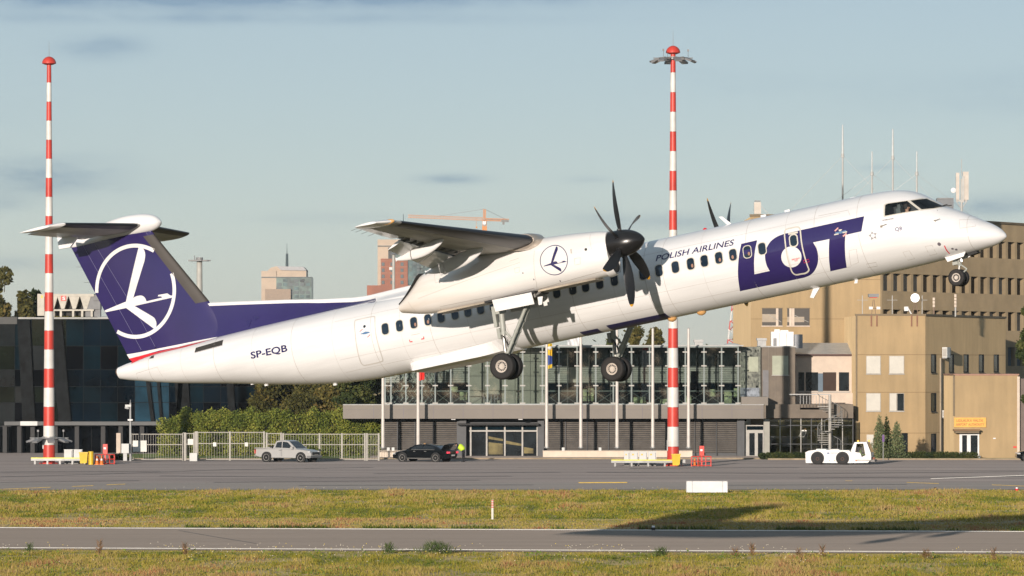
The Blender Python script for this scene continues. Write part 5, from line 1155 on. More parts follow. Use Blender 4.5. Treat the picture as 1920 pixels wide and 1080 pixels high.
for k in range(9):       # steel frames seen through the left end of the screen
    px = 730+k*9.5; g = MB(); 
    for q in range(5): g.cyl((WX(px, Ys+1.5), Ys+1.5, WZ(655+q*20, Ys)), (WX(px+7, Ys+1.5), Ys+1.5, WZ(665+q*20, Ys)), .04, n=4).cyl((WX(px+7, Ys+1.5), Ys+1.5, WZ(665+q*20, Ys)), (WX(px, Ys+1.5), Ys+1.5, WZ(675+q*20, Ys)), .04, n=4)
    g.build('lattice_strut', GPOST, t, world=True)
# letters on the grey wall
VM = mat('sign_letter_steel', (.085, .09, .10), .35, metal=.3)
v, tr = textgeo('VIP', .02); w_ = WX(937, Yu)-WX(903, Yu); h_ = .86
n = len(v); vv = [(WX(903, Yu)+a*w_-t.location.x, Yu-.5-t.location.y, WZ(757, Yu)+b*h_) for a, b in v]
me_obj('sign_letters', vv+[(a, b+.12, c) for a, b, c in vv], tr+[tuple(i+n for i in f[::-1]) for f in tr], VM, t)
# right of the screen: lattice bay, brown block
g = MB().bb(1387, 650, 1426, 745, Yu-1, 6).build('lattice_bay', mat('lattice_green', (.20, .21, .165), .5, var=.35, scale=3), t, world=True)
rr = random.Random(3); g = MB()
for i in range(60): px, py = rr.uniform(1389, 1422), rr.choice([rr.uniform(654, 675), rr.uniform(700, 725)]); g.bb(px, py, px+rr.uniform(1, 3), py+rr.uniform(2, 7), Yu-1.05, .05)  # small dark plates scattered over the lattice bay
g.build('lattice_dark_gaps', mat('lattice_dark', (.09, .10, .08), .6), t, world=True)['kind'] = 'stuff'
MB().bb(1403, 669, 1422, 697, Yu-1.1, .08).build('upper_window', mat('greenish_blind', (.38, .40, .30), .6), t, world=True); MB().bb(1388, 727, 1424, 744, Yu-1.1, .08).build('glazed_panel', mat('pale_blue_glass', (.24, .27, .31), .3, var=.3, scale=4), t, world=True)
MB().bb(1426, 651, 1491, 760, Yu-.6, 6).build('brown_wall', BROWNP, t, world=True)
for px in (1427, 1441, 1453, 1465, 1477): MB().bb(px, 652, px+1, 758, Yu-.65, .06).build('cladding_rib', mat('rib_light', (.22, .18, .14), .6), t, world=True)
MB().bb(1430, 694, 1441, 758, Yu-.7, .1).build('steel_door', mat('steel_door', (.16, .155, .16), .5), t, world=True)
wf = MB().bb(1448, 667, 1478, 703, Yu-.72, .1).build('upper_window', MATS['greenish_blind'], t, world=True); MB().bb(1447, 703, 1480, 704.5, Yu-.8, .2).build('window_sill', FRAME, t, world=True)
MB().bb(1426, 648.5, 1493, 651, Yu-.7, 6).build('roof_coping', GALV, t, world=True)
# roof pieces of the terminal
def roofbox(px0, py0, px1, py1, Y, lb, m1, kind=0):
    o = thing('roof_vent', lb, 'roof vent', (WX(px0, Y), Y, WZ(py1, Y))); MB().bb(px0+1.5, py0+4, px1-1.5, py1, Y, .7).build('duct', m1, o, world=True); MB().bb(px0, py0, px1, py0+4.5, Y-.1, .9).build('hood', GALV, o, world=True)
roofbox(1301, 637, 1319, 650, 392, 'small grey roof vent on the terminal right of the mast', GALV); roofbox(1419, 634, 1438, 649, 392, 'small metal roof vent beside the white air handling unit', GALV)
o = MB().lathe((WX(1372, 390), 390, WZ(650, 390)), (0, 0, 1), [(.85, 0), (.75, .16), (.45, .27), (.01, .31)], 20).build('skylight_dome', GREY, None, True); tag(o, 'low rounded white skylight on the terminal roof', 'skylight')
o = thing('air_handling_unit', 'white air handling unit on the roof beside the brown block', 'roof unit', (WX(1445, 392), 392, WZ(651, 392)))
MB().bb(1446, 622, 1488, 650, 392, 1.5).build('housing', WHITE, o, world=True); MB().bb(1488, 627, 1505, 653, 392.3, 1.2).build('grey_module', mat('module_grey', (.30, .31, .33), .5), o, world=True); MB().bb(1452, 617.5, 1462, 622, 392.2, .6).bb(1463, 619, 1478, 622, 392.2, .6).build('cap', WHITE, o, world=True); MB().bb(1450, 634, 1456, 649, 391.95, .06).build('grille', LAMPG, o, world=True)
for px in (1461, 1474): MB().bb(px, 624, px+.8, 649, 391.97, .04).build('panel_gap', LINE, o, world=True)
# ---- white link building
t = thing('link_building', 'white link building with metal roof and dark windows between terminal and tan block', 'building', (WX(1492, 393), 393, 0)); Y = 393
MB().bb(1492, 666, 1606, 770, Y, 6).build('wall', PLASTER, t, world=True); MB().add([(WX(1491,Y), Y-.3, WZ(664,Y)), (WX(1606,Y), Y-.3, WZ(664,Y)), (WX(1606,Y+4), Y+5, WZ(664,Y)+1.0), (WX(1491,Y+4), Y+5, WZ(664,Y)+1.0), (WX(1491,Y), Y+5, WZ(664,Y)), (WX(1606,Y), Y+5, WZ(664,Y))], [(0,1,2,3),(0,3,4),(1,5,2),(0,4,5,1)]).build('metal_roof', mat('roof_zinc', (.62, .62, .60), .4, metal=.2), t, world=True, fix=True)
MB().bb(1491, 664, 1606, 667, Y-.32, .4).build('fascia', mat('fascia_brown', (.09, .04, .03), .6), t, world=True)
for a, b in ((1497, 1508), (1511, 1534), (1543, 1568), (1573, 1592)): MB().bb(a, 698, b, 733, Y-.02, .05).build('window', GLINT if a != 1543 else mat('brown_glass', (.06, .035, .025), .2), t, world=True)
MB().bb(1568, 698, 1573, 733, Y-.06, .06).build('window_frame', PLASTER, t, world=True); MB().bb(1495, 734, 1594, 736, Y-.12, .15).build('window_sill', FRAME, t, world=True); MB().bb(1534, 700, 1543, 736, Y-.08, .1).build('blue_mullion', mat('steel_blue', (.10, .15, .20), .5), t, world=True)
MB().bb(1557, 737, 1606, 760, Y-1.2, 1.2).bb(1598, 757, 1606, 782, Y-1.0, 1).build('parapet', PLASTER, t, world=True)
t = thing('terrace_railing', 'steel railing on the terrace above the spiral stair', 'railing', (WX(1500, 386), 386, WZ(768, 386))); 
MB().bb(1500, 764.5, 1552, 768, 386, 3).build('deck', PLASTER, t, world=True)
for px in range(1500, 1554, 6): MB().bb(px, 742, px+.9, 766, 386, .05).build('baluster', GALV, t, world=True)
MB().bb(1480, 738.5, 1557, 740.5, 385.98, .08).build('handrail', GALV, t, world=True)
t = thing('spiral_stair', 'pale spiral stair around a tall post beside the tan block', 'stair', (WX(1556, 384), 384, 0)); 
MB().cyl((0,0,0), (0,0,WZ(740,384)), .13, n=12).build('post', FRAME, t, True)
for i in range(22):
    a = i*.42; z = .25+i*.19; c_, s_ = math.cos(a), math.sin(a); c2, s2 = math.cos(a+.42), math.sin(a+.42); r = 1.05
    MB().add([(0,0,z),(r*c_,r*s_,z),(r*c2,r*s2,z),(0,0,z+.05),(r*c_,r*s_,z+.05),(r*c2,r*s2,z+.05)], [(0,2,1),(3,4,5),(0,1,4,3),(1,2,5,4),(2,0,3,5)]).build('tread', mat('tread_concrete', (.42, .40, .36), .6), t)
    MB().cyl((r*c_, r*s_, z), (r*c_, r*s_, z+.95), .018, n=5).cyl((r*c_, r*s_, z+.95), (r*c2, r*s2, z+1.14), .024, n=5).build('balustrade', GALV, t)
# ---- two storey tan block
Y = 388; t = thing('tan_block', 'two storey tan office block with four white blinds at its front', 'building', (WX(1605, Y), Y, 0))
class Facade:
    def __init__(s, x, y, dx, dy): l = math.hypot(dx, dy); s.o = (x, y); s.d = (dx/l, dy/l); s.n = (dy/l, -dx/l); s.len = l
    def box(s, mb, u0, u1, z0, z1, d0, d1):                      # d measured outwards
        P = lambda u, d: (s.o[0]+s.d[0]*u+s.n[0]*d, s.o[1]+s.d[1]*u+s.n[1]*d)
        q = [P(u0, d1), P(u1, d1), P(u1, d0), P(u0, d0)]
        return mb.add([(x, y, z0) for x, y in q]+[(x, y, z1) for x, y in q], [(0,3,2,1),(4,5,6,7),(0,1,5,4),(1,2,6,5),(2,3,7,6),(3,0,4,7)])
    def u(s, px): k = (px-960)/FOC; return (k*s.o[1]-s.o[0])/(s.d[0]-k*s.d[1])
zt = WZ(592, Y); xa, xb = WX(1605, Y), WX(1735, Y)
side_ = Facade(xb, Y, 9.4, 23)
bk = (xb+9.4, Y+23)
MB().add([(xa, Y, 0), (xb, Y, 0), (bk[0], bk[1], 0), (xa, bk[1], 0), (xa, Y, zt), (xb, Y, zt), (bk[0], bk[1], zt), (xa, bk[1], zt)], [(0,3,2,1),(4,5,6,7),(0,1,5,4),(1,2,6,5),(2,3,7,6),(3,0,4,7)]).build('wall', TAN, t, world=True)
MB().box(xa-.06, xb+.05, Y-.06, Y+.3, zt, zt+.16).build('coping', TANC, t, world=True); side_.box(MB(), -.05, 25, zt, zt+.16, -.3, .06).build('coping', TANC, t, world=True)
MB().box(xa-.03, xa+.12, Y-.03, Y, 0, zt).build('corner_strip', TANC, t, world=True)
for z in (WZ(665, Y), WZ(735.5, Y), WZ(812, Y)): MB().box(xa, xb, Y-.006, Y, z-.02, z+.02).build('panel_joint', TANJ, t, world=True); side_.box(MB(), 0, 25, z-.02, z+.02, 0, .006).build('panel_joint', TANJ, t, world=True)
for i, (a, b, c, d) in enumerate(((1624, 667, 1651.5, 701), (1667, 667, 1695.5, 701), (1624, 737, 1651.5, 771), (1667.5, 737, 1695.5, 771))):
    f = MB().bb(a, b, c, d, Y-.03, .05).build('window', mat('window_frame_grey', (.36, .33, .28), .5), t, world=True)
    if i < 3: MB().bb(a+1, b+1, c-1, d-1, Y-.06, .03).build('blind', BLIND, f, world=True)
    else: MB().bb(a+1, b+1, c-15, d-1, Y-.06, .03).build('blind', BLIND, f, world=True); MB().bb(c-13, b+1, c-1, d-1, Y-.05, .03).build('pane', GLINT, f, world=True)
    MB().bb(a-.5, d, c+.5, d+1.3, Y-.12, .12).build('window_sill', FRAME, t, world=True)
MB().bb(1625, 815, 1638, 855, Y-.05, .05).build('side_door', BLIND, t, world=True); MB().bb(1690, 812, 1702, 850, Y-.04, .04).build('window', PGL[4], t, world=True)
for zi, (a, b) in enumerate(((664, 699), (737, 772), (813, 848))):
    z1 = EYE-(a-HOR)/FOC*390; z0 = EYE-(b-HOR)/FOC*390
    for px in (1745.5, 1779, 1806.5, 1835, 1863):
        if zi and px > 1790: continue
        u0 = side_.u(px); u1 = side_.u(px+9.5); side_.box(MB(), u0, u1, z0, z1, .0, .012).build('window', MULL, t, world=True); side_.box(MB(), u0+.1, u1-(u1-u0)*.35, z0+.08, z1-.08, .012, .02).build('pane', PGL[4], t, world=True); side_.box(MB(), u0-.05, u1+.05, z0-.08, z0, 0, .06).build('window_sill', TANC, t, world=True)
side_.box(MB(), side_.u(1762), side_.u(1764.2), 0, 8.4, 0, .12).build('drainpipe', mat('pipe_beige', (.36, .29, .2), .6), t, world=True)
for a, b in ((1632.5, 1635), (1643, 1645.5), (1708, 1710.5), (1718.5, 1721)): MB().bb(a, 591, b, 612, Y-.07, .07).build('roof_strap', mat('rust_strap', (.26, .12, .07), .7), t, world=True)
def acunit(px, z, lb):
    u = side_.u(px); o = thing('air_conditioner', lb, 'air conditioner', (side_.o[0]+side_.d[0]*u+side_.n[0]*.1, side_.o[1]+side_.d[1]*u+side_.n[1]*.1, z), math.atan2(side_.d[1], side_.d[0]))
    h = .9 if z > 8 else .62; MB().box(-.55, .55, -.45, 0, 0, h).build('case', GREY, o); MB().box(.15, .45, -.46, -.45, .1, h-.1).build('fan_grille', LAMPG, o); MB().box(-.56, -.55, -.40, -.05, .1, h-.1).build('side_grille', FRAME, o); MB().box(-.5, -.4, -.4, 0, -.08, 0).box(.4, .5, -.4, 0, -.08, 0).build('bracket', LAMPG, o)
acunit(1768, WZ(670.5, 391), 'upper white air conditioner on the side wall of the tan block'); acunit(1768, WZ(783, 391), 'lower white air conditioner on the side wall of the tan block')
# ---- high tan building
Yh = 402; t = thing('tower_block', 'tall tan airport office building with rows of deep set windows', 'building', (WX(1408, Yh), Yh, 0)); zH = 21.0
xa, xb = WX(1408, Yh), WX(1651, Yh); hf = Facade(xb, Yh, 12.6, 21); Lf = 38
ex, ey = xb+hf.d[0]*Lf, Yh+hf.d[1]*Lf
MB().box(xa, xb-.02, Yh, Yh+.45, 0, zH).build('front_wall', TAN, t, world=True)
MB().add([(xa, Yh+.45, 0), (xb-.6*hf.n[0], Yh-.6*hf.n[1], 0), (ex-.6*hf.n[0], ey-.6*hf.n[1], 0), (xa, ey, 0), (xa, Yh+.45, zH), (xb-.6*hf.n[0], Yh-.6*hf.n[1], zH), (ex-.6*hf.n[0], ey-.6*hf.n[1], zH), (xa, ey, zH)], [(0,3,2,1),(4,5,6,7),(0,1,5,4),(1,2,6,5),(2,3,7,6),(3,0,4,7)]).build('wall', TAN, t, world=True)
for z in (WZ(598, Yh), WZ(524, Yh)): MB().box(xa, xb, Yh-.006, Yh, z-.02, z+.02).build('panel_joint', TANJ, t, world=True)
MB().box(xa-.1, xb+.1, Yh-.1, Yh+.4, zH, zH+.2).build('coping', TANC, t, world=True); hf.box(MB(), 0, Lf, zH, zH+.2, -.3, .25).build('coping', TANC, t, world=True)
for a, b in ((1429, 1467), (1476, 1518)):
    w0 = MB().bb(a, 578, b, 611, Yh-.02, .05).build('window', mat('window_void', (.05, .04, .03), .5), t, world=True)
    MB().bb(a, 589 if a < 1440 else 594, b-10, 604, Yh-.04, .02).build('blind', mat('inner_blind', (.40, .33, .25), .7), w0, world=True)
    for px in ((a+26,) if a < 1440 else (a+4, a+9)): MB().bb(px, 578, px+4.5, 611, Yh-.06, .03).build('window_frame', PLASTER, w0, world=True)
    MB().bb(a-1, 610.5, b+1, 612.5, Yh-.12, .12).build('window_sill', PLASTER, t, world=True); MB().bb(a-1, 577, b+1, 578.5, Yh-.05, .05).build('window_head', TANC, t, world=True)
    MB().cyl((WX(a+12,Yh), Yh-.05, WZ(590,Yh)), (WX(b-2,Yh), Yh-.05, WZ(604,Yh)), .03, n=5).build('window_bar', FRAME, w0, world=True)
rows = [(17.76, 19.35), (14.4, 15.97), (11.0, 12.75), (7.7, 9.45), (4.3, 6.1), (1.0, 2.8)]
DARKT = mat('shade_tan', (.29, .222, .132), .85, var=.08, scale=.6)  # the tan darkened, shade of the receding facade put into its colour
lastz = zH
edges = [zH]+[v for r_ in rows for v in (r_[1], r_[0])]+[0]
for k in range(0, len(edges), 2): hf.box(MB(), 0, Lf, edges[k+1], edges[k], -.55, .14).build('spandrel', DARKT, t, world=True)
npier = int(Lf/2.03)
for j, (z0, z1) in enumerate(rows):
    for i in range(npier+1):
        u = .05+i*2.03
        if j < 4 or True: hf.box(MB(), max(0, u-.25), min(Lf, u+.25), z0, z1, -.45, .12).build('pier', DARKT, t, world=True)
        if i < npier and j < 5:
            wn = hf.box(MB(), u+.25, u+1.78, z0, z1, -.32, -.26).build('window', random.Random(i*7+j).choice([PGL[4], mat('pane_steel', (.10, .125, .14), .15), GLINT, PGL[0]]), t, world=True)
            if random.Random(i*13+j).random() < .35: hf.box(MB(), u+.34, u+.9, z0+.1, z1-.02, -.26, -.24).build('curtain', mat('curtain_beige', (.26, .2, .14), .8), wn, world=True)
# ---- tan annex at the right with the orange sign
Y = 377; t = thing('tan_annex', 'single storey tan annex with orange sign over its door', 'building', (WX(1789, Y), Y, 0))
MB().bb(1789, 703, 1909, 862, Y, 9).build('wall', TAN, t, world=True); MB().bb(1788, 701, 1911, 704, Y-.05, 9).build('coping', mat('coping_pink', (.36, .20, .14), .7), t, world=True)
MB().bb(1907.5, 706, 1912, 862, Y-.15, .3).build('pilaster', PLASTER, t, world=True); MB().bb(1912, 710, 2010, 862, Y+.3, 8).build('brown_wing', mat('wing_brown', (.17, .13, .11), .7), t, world=True)
MB().bb(1787, 703, 1790.5, 780, Y-.05, .05).build('ragged_edge', TANC, t, world=True)
MB().bb(1789, 805, 1838, 808, Y-1.1, 1.1).build('door_canopy', mat('canopy_brown', (.22, .12, .05), .6), t, world=True); MB().bb(1791, 808, 1836, 812, Y-.9, .9).build('canopy_soffit', TANC, t, world=True)
f = MB().bb(1799, 813, 1836, 856, Y-.08, .08).build('door', WHITE, t, world=True); MB().bb(1804, 816, 1813, 850, Y-.10, .03).build('pane', GLINT, f, world=True); MB().bb(1820, 816, 1833, 853, Y-.10, .03).build('pane', GLINT, f, world=True)
MB().bb(1862, 821, 1867, 823, Y-.03, .03).build('small_plate', WHITE, t, world=True); MB().bb(1900, 836.5, 1906, 840, Y-.03, .03).build('red_plate', RC, t, world=True); MB().bb(1834, 854, 1838, 863, Y-.6, .4).build('step', WHITE, t, world=True)
t = thing('sign_board', 'orange sign board with two rows of letters above the annex door', 'sign', (WX(1789, Y), Y-.12, WZ(801, Y)))
MB().bb(1789, 783, 1849, 801, Y-.12, .1).build('board', mat('sign_orange', (.80, .42, .07), .5), t, world=True)
for s_, py, x_0, x_1 in (('LIDLAUKA VALDE', 791, 1793, 1843), ('AIRPORT AUTHORITY', 798.3, 1792, 1845)):
    v, tr = textgeo(s_, .02); me_obj('sign_text', [(WX(x_0, Y)+a*(WX(x_1, Y)-WX(x_0, Y))-t.location.x, -.012, WZ(py, Y)+b*.22-t.location.z) for a, b in v], tr, mat('sign_brown', (.42, .14, .03), .5), t)
# ---- low walls and flag poles
WALLM = mat('low_wall_cream', (.70, .58, .46), .75, var=.05)
for a, b, lb in ((711, 800, 'cream low wall below the red flag'), (1018, 1298, 'long cream low wall below the five right hand flag poles')):
    o = thing('low_wall', lb, 'wall', (WX(a, 380.4), 380.4, 0)); MB().bb(a, 846, b, 861.5, 380.4, .9).build('plinth', WALLM, o, world=True); MB().bb(a-.5, 845, b+.5, 846.5, 380.35, 1).build('coping', WALLM, o, world=True)
for px, a in ((718, 'before the left end of the louvred wall'), (784, 'carrying the red flag'), (1025, 'carrying the yellow and blue flag'), (1089, 'carrying the white flag'), (1157, 'behind the far wheels of the airliner'), (1224, 'just left of the red and white mast'), (1291, 'just right of the red and white mast')):
    o = thing('flag_pole', 'white flag pole '+a, 'flag pole', (WX(px, 380.8), 380.8, .8), group='flag poles before the terminal')
    MB().cyl((0,0,0), (0,0,10.05), .15, .10, 14).build('pole', mat('pole_white', (.66, .60, .54), .4), o, True); MB().lathe((0,0,10.05), (0,0,1), [(.1,0),(.09,.06),(.01,.1)], 12).build('finial', FRAME, o, True); MB().cyl((0,0,0),(0,0,.12),.22,n=12).build('base_plate', GALV, o)
def flag(px, Y, z0, z1, w, cols, lb, sgn=1):
    o = thing('flag', lb, 'flag', (WX(px, Y), Y, z1))
    for k, (f0, f1, m_) in enumerate(cols):
        V = []; F_ = []; nu, nv = 10, 14
        for i in range(nu+1):
            for j in range(nv+1):
                u = i/nu; v = f0+(f1-f0)*j/nv; V.append((sgn*(.12+w*u), .22*math.sin(u*9+v*3)*u**.3, -(z1-z0)*v-.12*u*math.sin(v*5)))
        for i in range(nu):
            for j in range(nv): a = i*(nv+1)+j; F_.append((a, a+nv+1, a+nv+2, a+1))
        f = me_obj('cloth', V, F_, m_, o, True)
flag(784, 380.7, WZ(714, 379), WZ(675, 379), .42, [(0, 1, mat('flag_red', (.75, .04, .03), .7))], 'limp red flag hanging on the pole left of the entrance')
flag(1025, 380.7, WZ(692, 379), WZ(644, 379), .34, [(0, .45, mat('flag_yellow', (.78, .55, .04), .7)), (.45, .85, mat('flag_blue', (.05, .10, .36), .7)), (.85, 1, MATS['flag_yellow'])], 'limp yellow and blue flag below the fuselage')
flag(1089, 380.7, WZ(649, 379), WZ(622, 379), 1.0, [(0, 1, mat('flag_white', (.70, .70, .70), .7))], 'white flag blowing left above the terminal roof', -1)
for px, a in ((728, 'leftmost'), (737, 'second'), (1056, 'third'), (1125, 'rightmost')): o = MB().bb(px-2.5, 839, px+2.5, 845, 380.6, .2).build('spot_housing', GREY, None); tag(o, 'small ground floodlight on the cream wall, %s of four' % a, 'spotlight')
# ---- roof aerials of the tall building
AER = mat('aerial_grey', (.48, .47, .44), .5); BRK = mat('aerial_rust', (.25, .17, .12), .7)
for px, top, mid, a in ((1580, 234, 292, 'tallest whip aerial, leftmost on the tall roof'), (1635, 284, 326, 'short whip aerial between the two tall ones'), (1674, 242, 296, 'second tall whip aerial on the tall roof'), (1719, 284, 326, 'short whip aerial nearest the cockpit')):
    Y = 410; o = thing('whip_aerial', a, 'aerial', (WX(px, Y), Y, zH), group='whip aerials on the tall roof'); zm = WZ(mid, Y)-zH; zt_ = WZ(top, Y)-zH
    MB().cyl((0,0,0), (0,0,zm), .09, .07, 8).build('lower_mast', AER, o, True); MB().cyl((0,0,zm-.15), (0,0,zm+.2), .16, .12, 8).build('collar', AER, o, True); MB().cyl((0,0,zm), (0,0,zt_), .11 if top < 260 else .07, .05, 8).build('whip', mat('whip_white', (.58, .60, .58), .5), o, True)
    g = MB(); 
    for s_ in (-1, 1): g.cyl((0, 0, zm), (s_*5.5, 1, -.0), .012, n=3)
    g.build('guy_wires', AER, o)
o = thing('cell_mast', 'white mobile phone mast with panel antennas above the aircraft nose', 'antenna mast', (WX(1803, 408), 408, zH)); Y = 408
z_ = lambda py: WZ(py, 408)-zH
MB().cyl((0,0,0), (0,0,z_(335)), .10, n=10).build('pole', AER, o, True); MB().cyl((0,0,z_(330)), (0,0,z_(298)), .03, n=5).build('rod', AER, o, True)
MB().box(-.52, -.22, -.2, .1, z_(375), z_(324)).build('panel_antenna', mat('antenna_beige', (.56, .50, .43), .5), o); MB().box(.10, .62, -.22, .15, z_(375), z_(322)).build('panel_antenna', MATS['antenna_beige'], o); MB().box(.02, .2, -.3, -.1, z_(380), z_(330)).build('panel_antenna', AER, o)
MB().cyl((-.9,0,z_(357)), (-.45,0,z_(357)), .04, n=5).lathe((-.75, -.1, z_(357)), (0, -1, 0), [(.24, 0), (.24, .12), (.01, .2)], 16).build('dish', WHITE, o, True); MB().cyl((-.5,0,z_(376)), (0,0,z_(392)), .04, n=6).cyl((.5,0,z_(376)), (0,0,z_(392)), .04, n=6).box(-.5, .5, -.05, .05, z_(378), z_(375)).build('yoke', AER, o)
o = thing('roof_cabinet', 'grey equipment box on the tall roof behind the cockpit', 'cabinet', (WX(1757, 408), 408, zH)); MB().bb(1757, 372, 1788, 420, 408, 1).build('case', mat('box_blue_grey', (.17, .18, .19), .5), o, world=True); MB().bb(1758, 371, 1788, 373, 407.9, 1.1).build('lid', LAMPG, o, world=True)
o = thing('antenna_box', 'small beige antenna box on a stand above the fuselage', 'antenna', (WX(1421, 410), 410, zH)); Y = 410
MB().bb(1414, 379, 1427, 401, 410, .5).build('case', MATS['antenna_beige'], o, world=True); MB().bb(1420, 400, 1422, 430, 410.2, .1).cyl((WX(1427,Y),Y,WZ(386,Y)), (WX(1447,Y),Y,WZ(408,Y)), .025, n=4).build('stand', AER, o, world=True); MB().bb(1405, 408, 1418, 411, 410, .6).build('tray', LAMPG, o, world=True); MB().bb(1415, 376, 1426, 378, 410, .3).build('bar', LAMPG, o, world=True)
# ---- equipment on the tan block roof
def rz(py, Y=389.5): return WZ(py, Y)
o = thing('roof_beacon', 'dark hooded beacon with two white lamps on a lattice stand, tan block roof', 'beacon', (WX(1638, 389.5), 389.5, rz(592)))
MB().bb(1628.5, 551, 1648, 557, 389.5, .8).build('hood', LAMPG, o, world=True); MB().bb(1631, 557, 1645, 558.5, 389.6, .5).build('red_band', RC, o, world=True)
MB().cyl((WX(1634,389.5),389.5,rz(592)), (WX(1637,389.5),389.5,rz(562)), .03, n=5).cyl((WX(1642,389.5),389.5,rz(592)), (WX(1639,389.5),389.5,rz(562)), .03, n=5).cyl((WX(1632,389.5),389.5,rz(578)), (WX(1645,389.5),389.5,rz(578)), .03, n=5).build('stand', BRK, o, world=True)
for px in (1633, 1647): MB().bb(px-3.5, 575, px+3.5, 580, 389.3, .3).build('lamp', WHITE, o, world=True)
o = thing('satellite_dish', 'round white dish on a stand on the tan block roof', 'dish', (WX(1716, 389.5), 389.5, rz(592)))
MB().lathe((WX(1716,389), 389, rz(559)), (-.2,-1,.1), [(.38, .12), (.37, .10), (.25, .02), (.01, 0)], 24).build('dish', WHITE, o, True, world=True); MB().cyl((WX(1711,389.5),389.5,rz(592)), (WX(1716,389.5),389.5,rz(562)), .035, n=5).cyl((WX(1722,389.5),389.5,rz(592)), (WX(1716,389.5),389.5,rz(562)), .035, n=5).build('stand', BRK, o, world=True)
o = thing('surveillance_camera', 'white camera on a bent arm beside the round dish', 'camera', (WX(1703, 389.3), 389.3, rz(592))); MB().bb(1695.5, 575, 1703, 583, 389.3, .4).build('camera_body', WHITE, o, world=True); MB().cyl((WX(1702,389.3),389.3,rz(577)), (WX(1710,389.3),389.3,rz(591)), .06, n=6).build('arm', WHITE, o, world=True)
for px, a in ((1617, 'faint cross shaped aerial at the left of the tan roof'), (1673, 'cross shaped aerial left of the dish'), (1729, 'cross shaped aerial right of the dish')):
    o = thing('cross_aerial', a, 'aerial', (WX(px, 390), 390, rz(592, 390)), group='cross aerials on the tan roof'); MB().cyl((0,0,0), (0,0,1.75), .035, n=6).build('pole', AER, o, True); MB().cyl((-.45,0,1.35), (.45,0,1.35), .02, n=5).build('arm', AER, o)
for px, m_, a in ((1751, BRK, 'left'), (1791.5, AER, 'right')):
    o = thing('pole_aerial', 'pale segmented pole aerial, %s of the pair on the tan roof' % a, 'aerial', (WX(px, 392), 392, 12.0), group='pole aerials on the tan roof'); MB().cyl((0,0,0), (0,0,.8), .07, n=8).build('pole', m_, o, True)
    for k in range(3 if px < 1780 else 4): MB().cyl((0,0,.82+k*.29), (0,0,1.06+k*.29), .10, n=8).build('segment', PLASTER, o, True)
# ---- far things
TW1 = mat('tower_cream', (.62, .50, .38), .8, var=.06, scale=.1); TG = mat('tower_green_glass', (.10, .17, .14), .3, var=.5, scale=.12); TD = mat('tower_dark_glass', (.05, .07, .07), .3); TBK = mat('tower_brick', (.42, .16, .09), .8, var=.1, scale=.1); TGB = mat('tower_blue_glass', (.08, .15, .15), .25, var=.5, scale=.15)
Y = 3000; t = thing('far_tower', 'far cream and green glass tower with barrel roof and spire left of centre', 'building', (WX(537, Y), Y, 0))
MB().bb(490, 508, 518, 820, Y, 30).build('cream_slab', TW1, t, world=True); MB().bb(490, 519, 584.5, 520.5, Y-1, 20).build('ledge', TD, t, world=True)
cx = WX(537, Y); rx = WX(574, Y)-cx; zb0 = WZ(507, Y)
MB().prism([(cx-rx*1.0, WZ(520, Y)), (cx+rx, WZ(520, Y)), (cx+rx, WZ(506, Y)), (cx+rx*.86, WZ(500.5, Y)), (cx-rx*.5, WZ(499, Y)), (cx-rx*.8, WZ(502, Y)), (cx-rx, WZ(509, Y))], Y+1, Y+28).build('drum', TW1, t, world=True, fix=True)
MB().prism([(cx-rx*.5, WZ(499, Y)), (cx+rx*.86, WZ(500.5, Y)), (cx+rx, WZ(506, Y)), (cx+rx*1.0, WZ(507.5, Y)), (cx-rx*.28, WZ(506.5, Y))], Y-.3, Y+29).build('barrel_roof', mat('tower_roof', (.36, .35, .35), .5), t, world=True, fix=True)
MB().bb(518, 520.5, 584, 820, Y, 28).build('glass_front', TG, t, world=True)
for r_ in range(10):
    for c_ in range(6):
        if random.Random(r_*9+c_).random() < .62: MB().bb(520+c_*10.6, 523+r_*7.5, 528+c_*10.6, 528.5+r_*7.5, Y-.4, .5).build('window', random.Random(r_+c_*5).choice([TD, TD, TGB]), t, world=True)
MB().bb(497, 542, 545, 820, Y-3, 3).build('front_wing', mat('tower_tan', (.44, .33, .24), .8), t, world=True)
MB().cyl((cx, Y+8, WZ(500, Y)), (cx, Y+8, WZ(475, Y)), 1.0, .8, 8).build('spire_base', TD, t, world=True); MB().cyl((cx, Y+8, WZ(475, Y)), (cx, Y+8, WZ(456, Y)), .25, .1, 5).build('spire', TD, t, world=True)
Y = 2600; t = thing('far_tower', 'far brick and glass tower behind the wing tip', 'building', (WX(755, Y), Y, 0))
MB().bb(708, 449, 760, 820, Y+4, 25).build('cream_slab', TW1, t, world=True); MB().bb(708, 460.5, 760, 462, Y+3, 25).build('ledge', TD, t, world=True); MB().bb(728, 464, 803, 820, Y+3.5, 25).build('upper_glass', TG, t, world=True); MB().bb(765, 476, 804, 820, Y+1, 25).build('blue_glass', TGB, t, world=True)
MB().bb(714, 485, 764.5, 820, Y, 25).build('brick_front', TBK, t, world=True); MB().bb(688, 535, 800, 820, Y-4, 20).build('brick_base', TBK, t, world=True)
for r_ in range(4):
    for px in (715.5, 732, 751): MB().bb(px, 492+r_*11.4, px+5.5, 498.5+r_*11.4, Y-.3, .5).build('window', TD, t, world=True)
    MB().bb(714, 488.5+r_*11.4, 764.5, 489.3+r_*11.4, Y-.2, .3).build('string_course', mat('brick_light', (.50, .26, .16), .8), t, world=True)
for r_ in range(9):
    for c_ in range(5):
        if random.Random(r_*3+c_*11).random() < .7: MB().bb(767+c_*7.3, 479+r_*6.4, 772+c_*7.3, 483.5+r_*6.4, Y+.7, .5).build('window', random.Random(r_*c_).choice([TD, TG]), t, world=True)
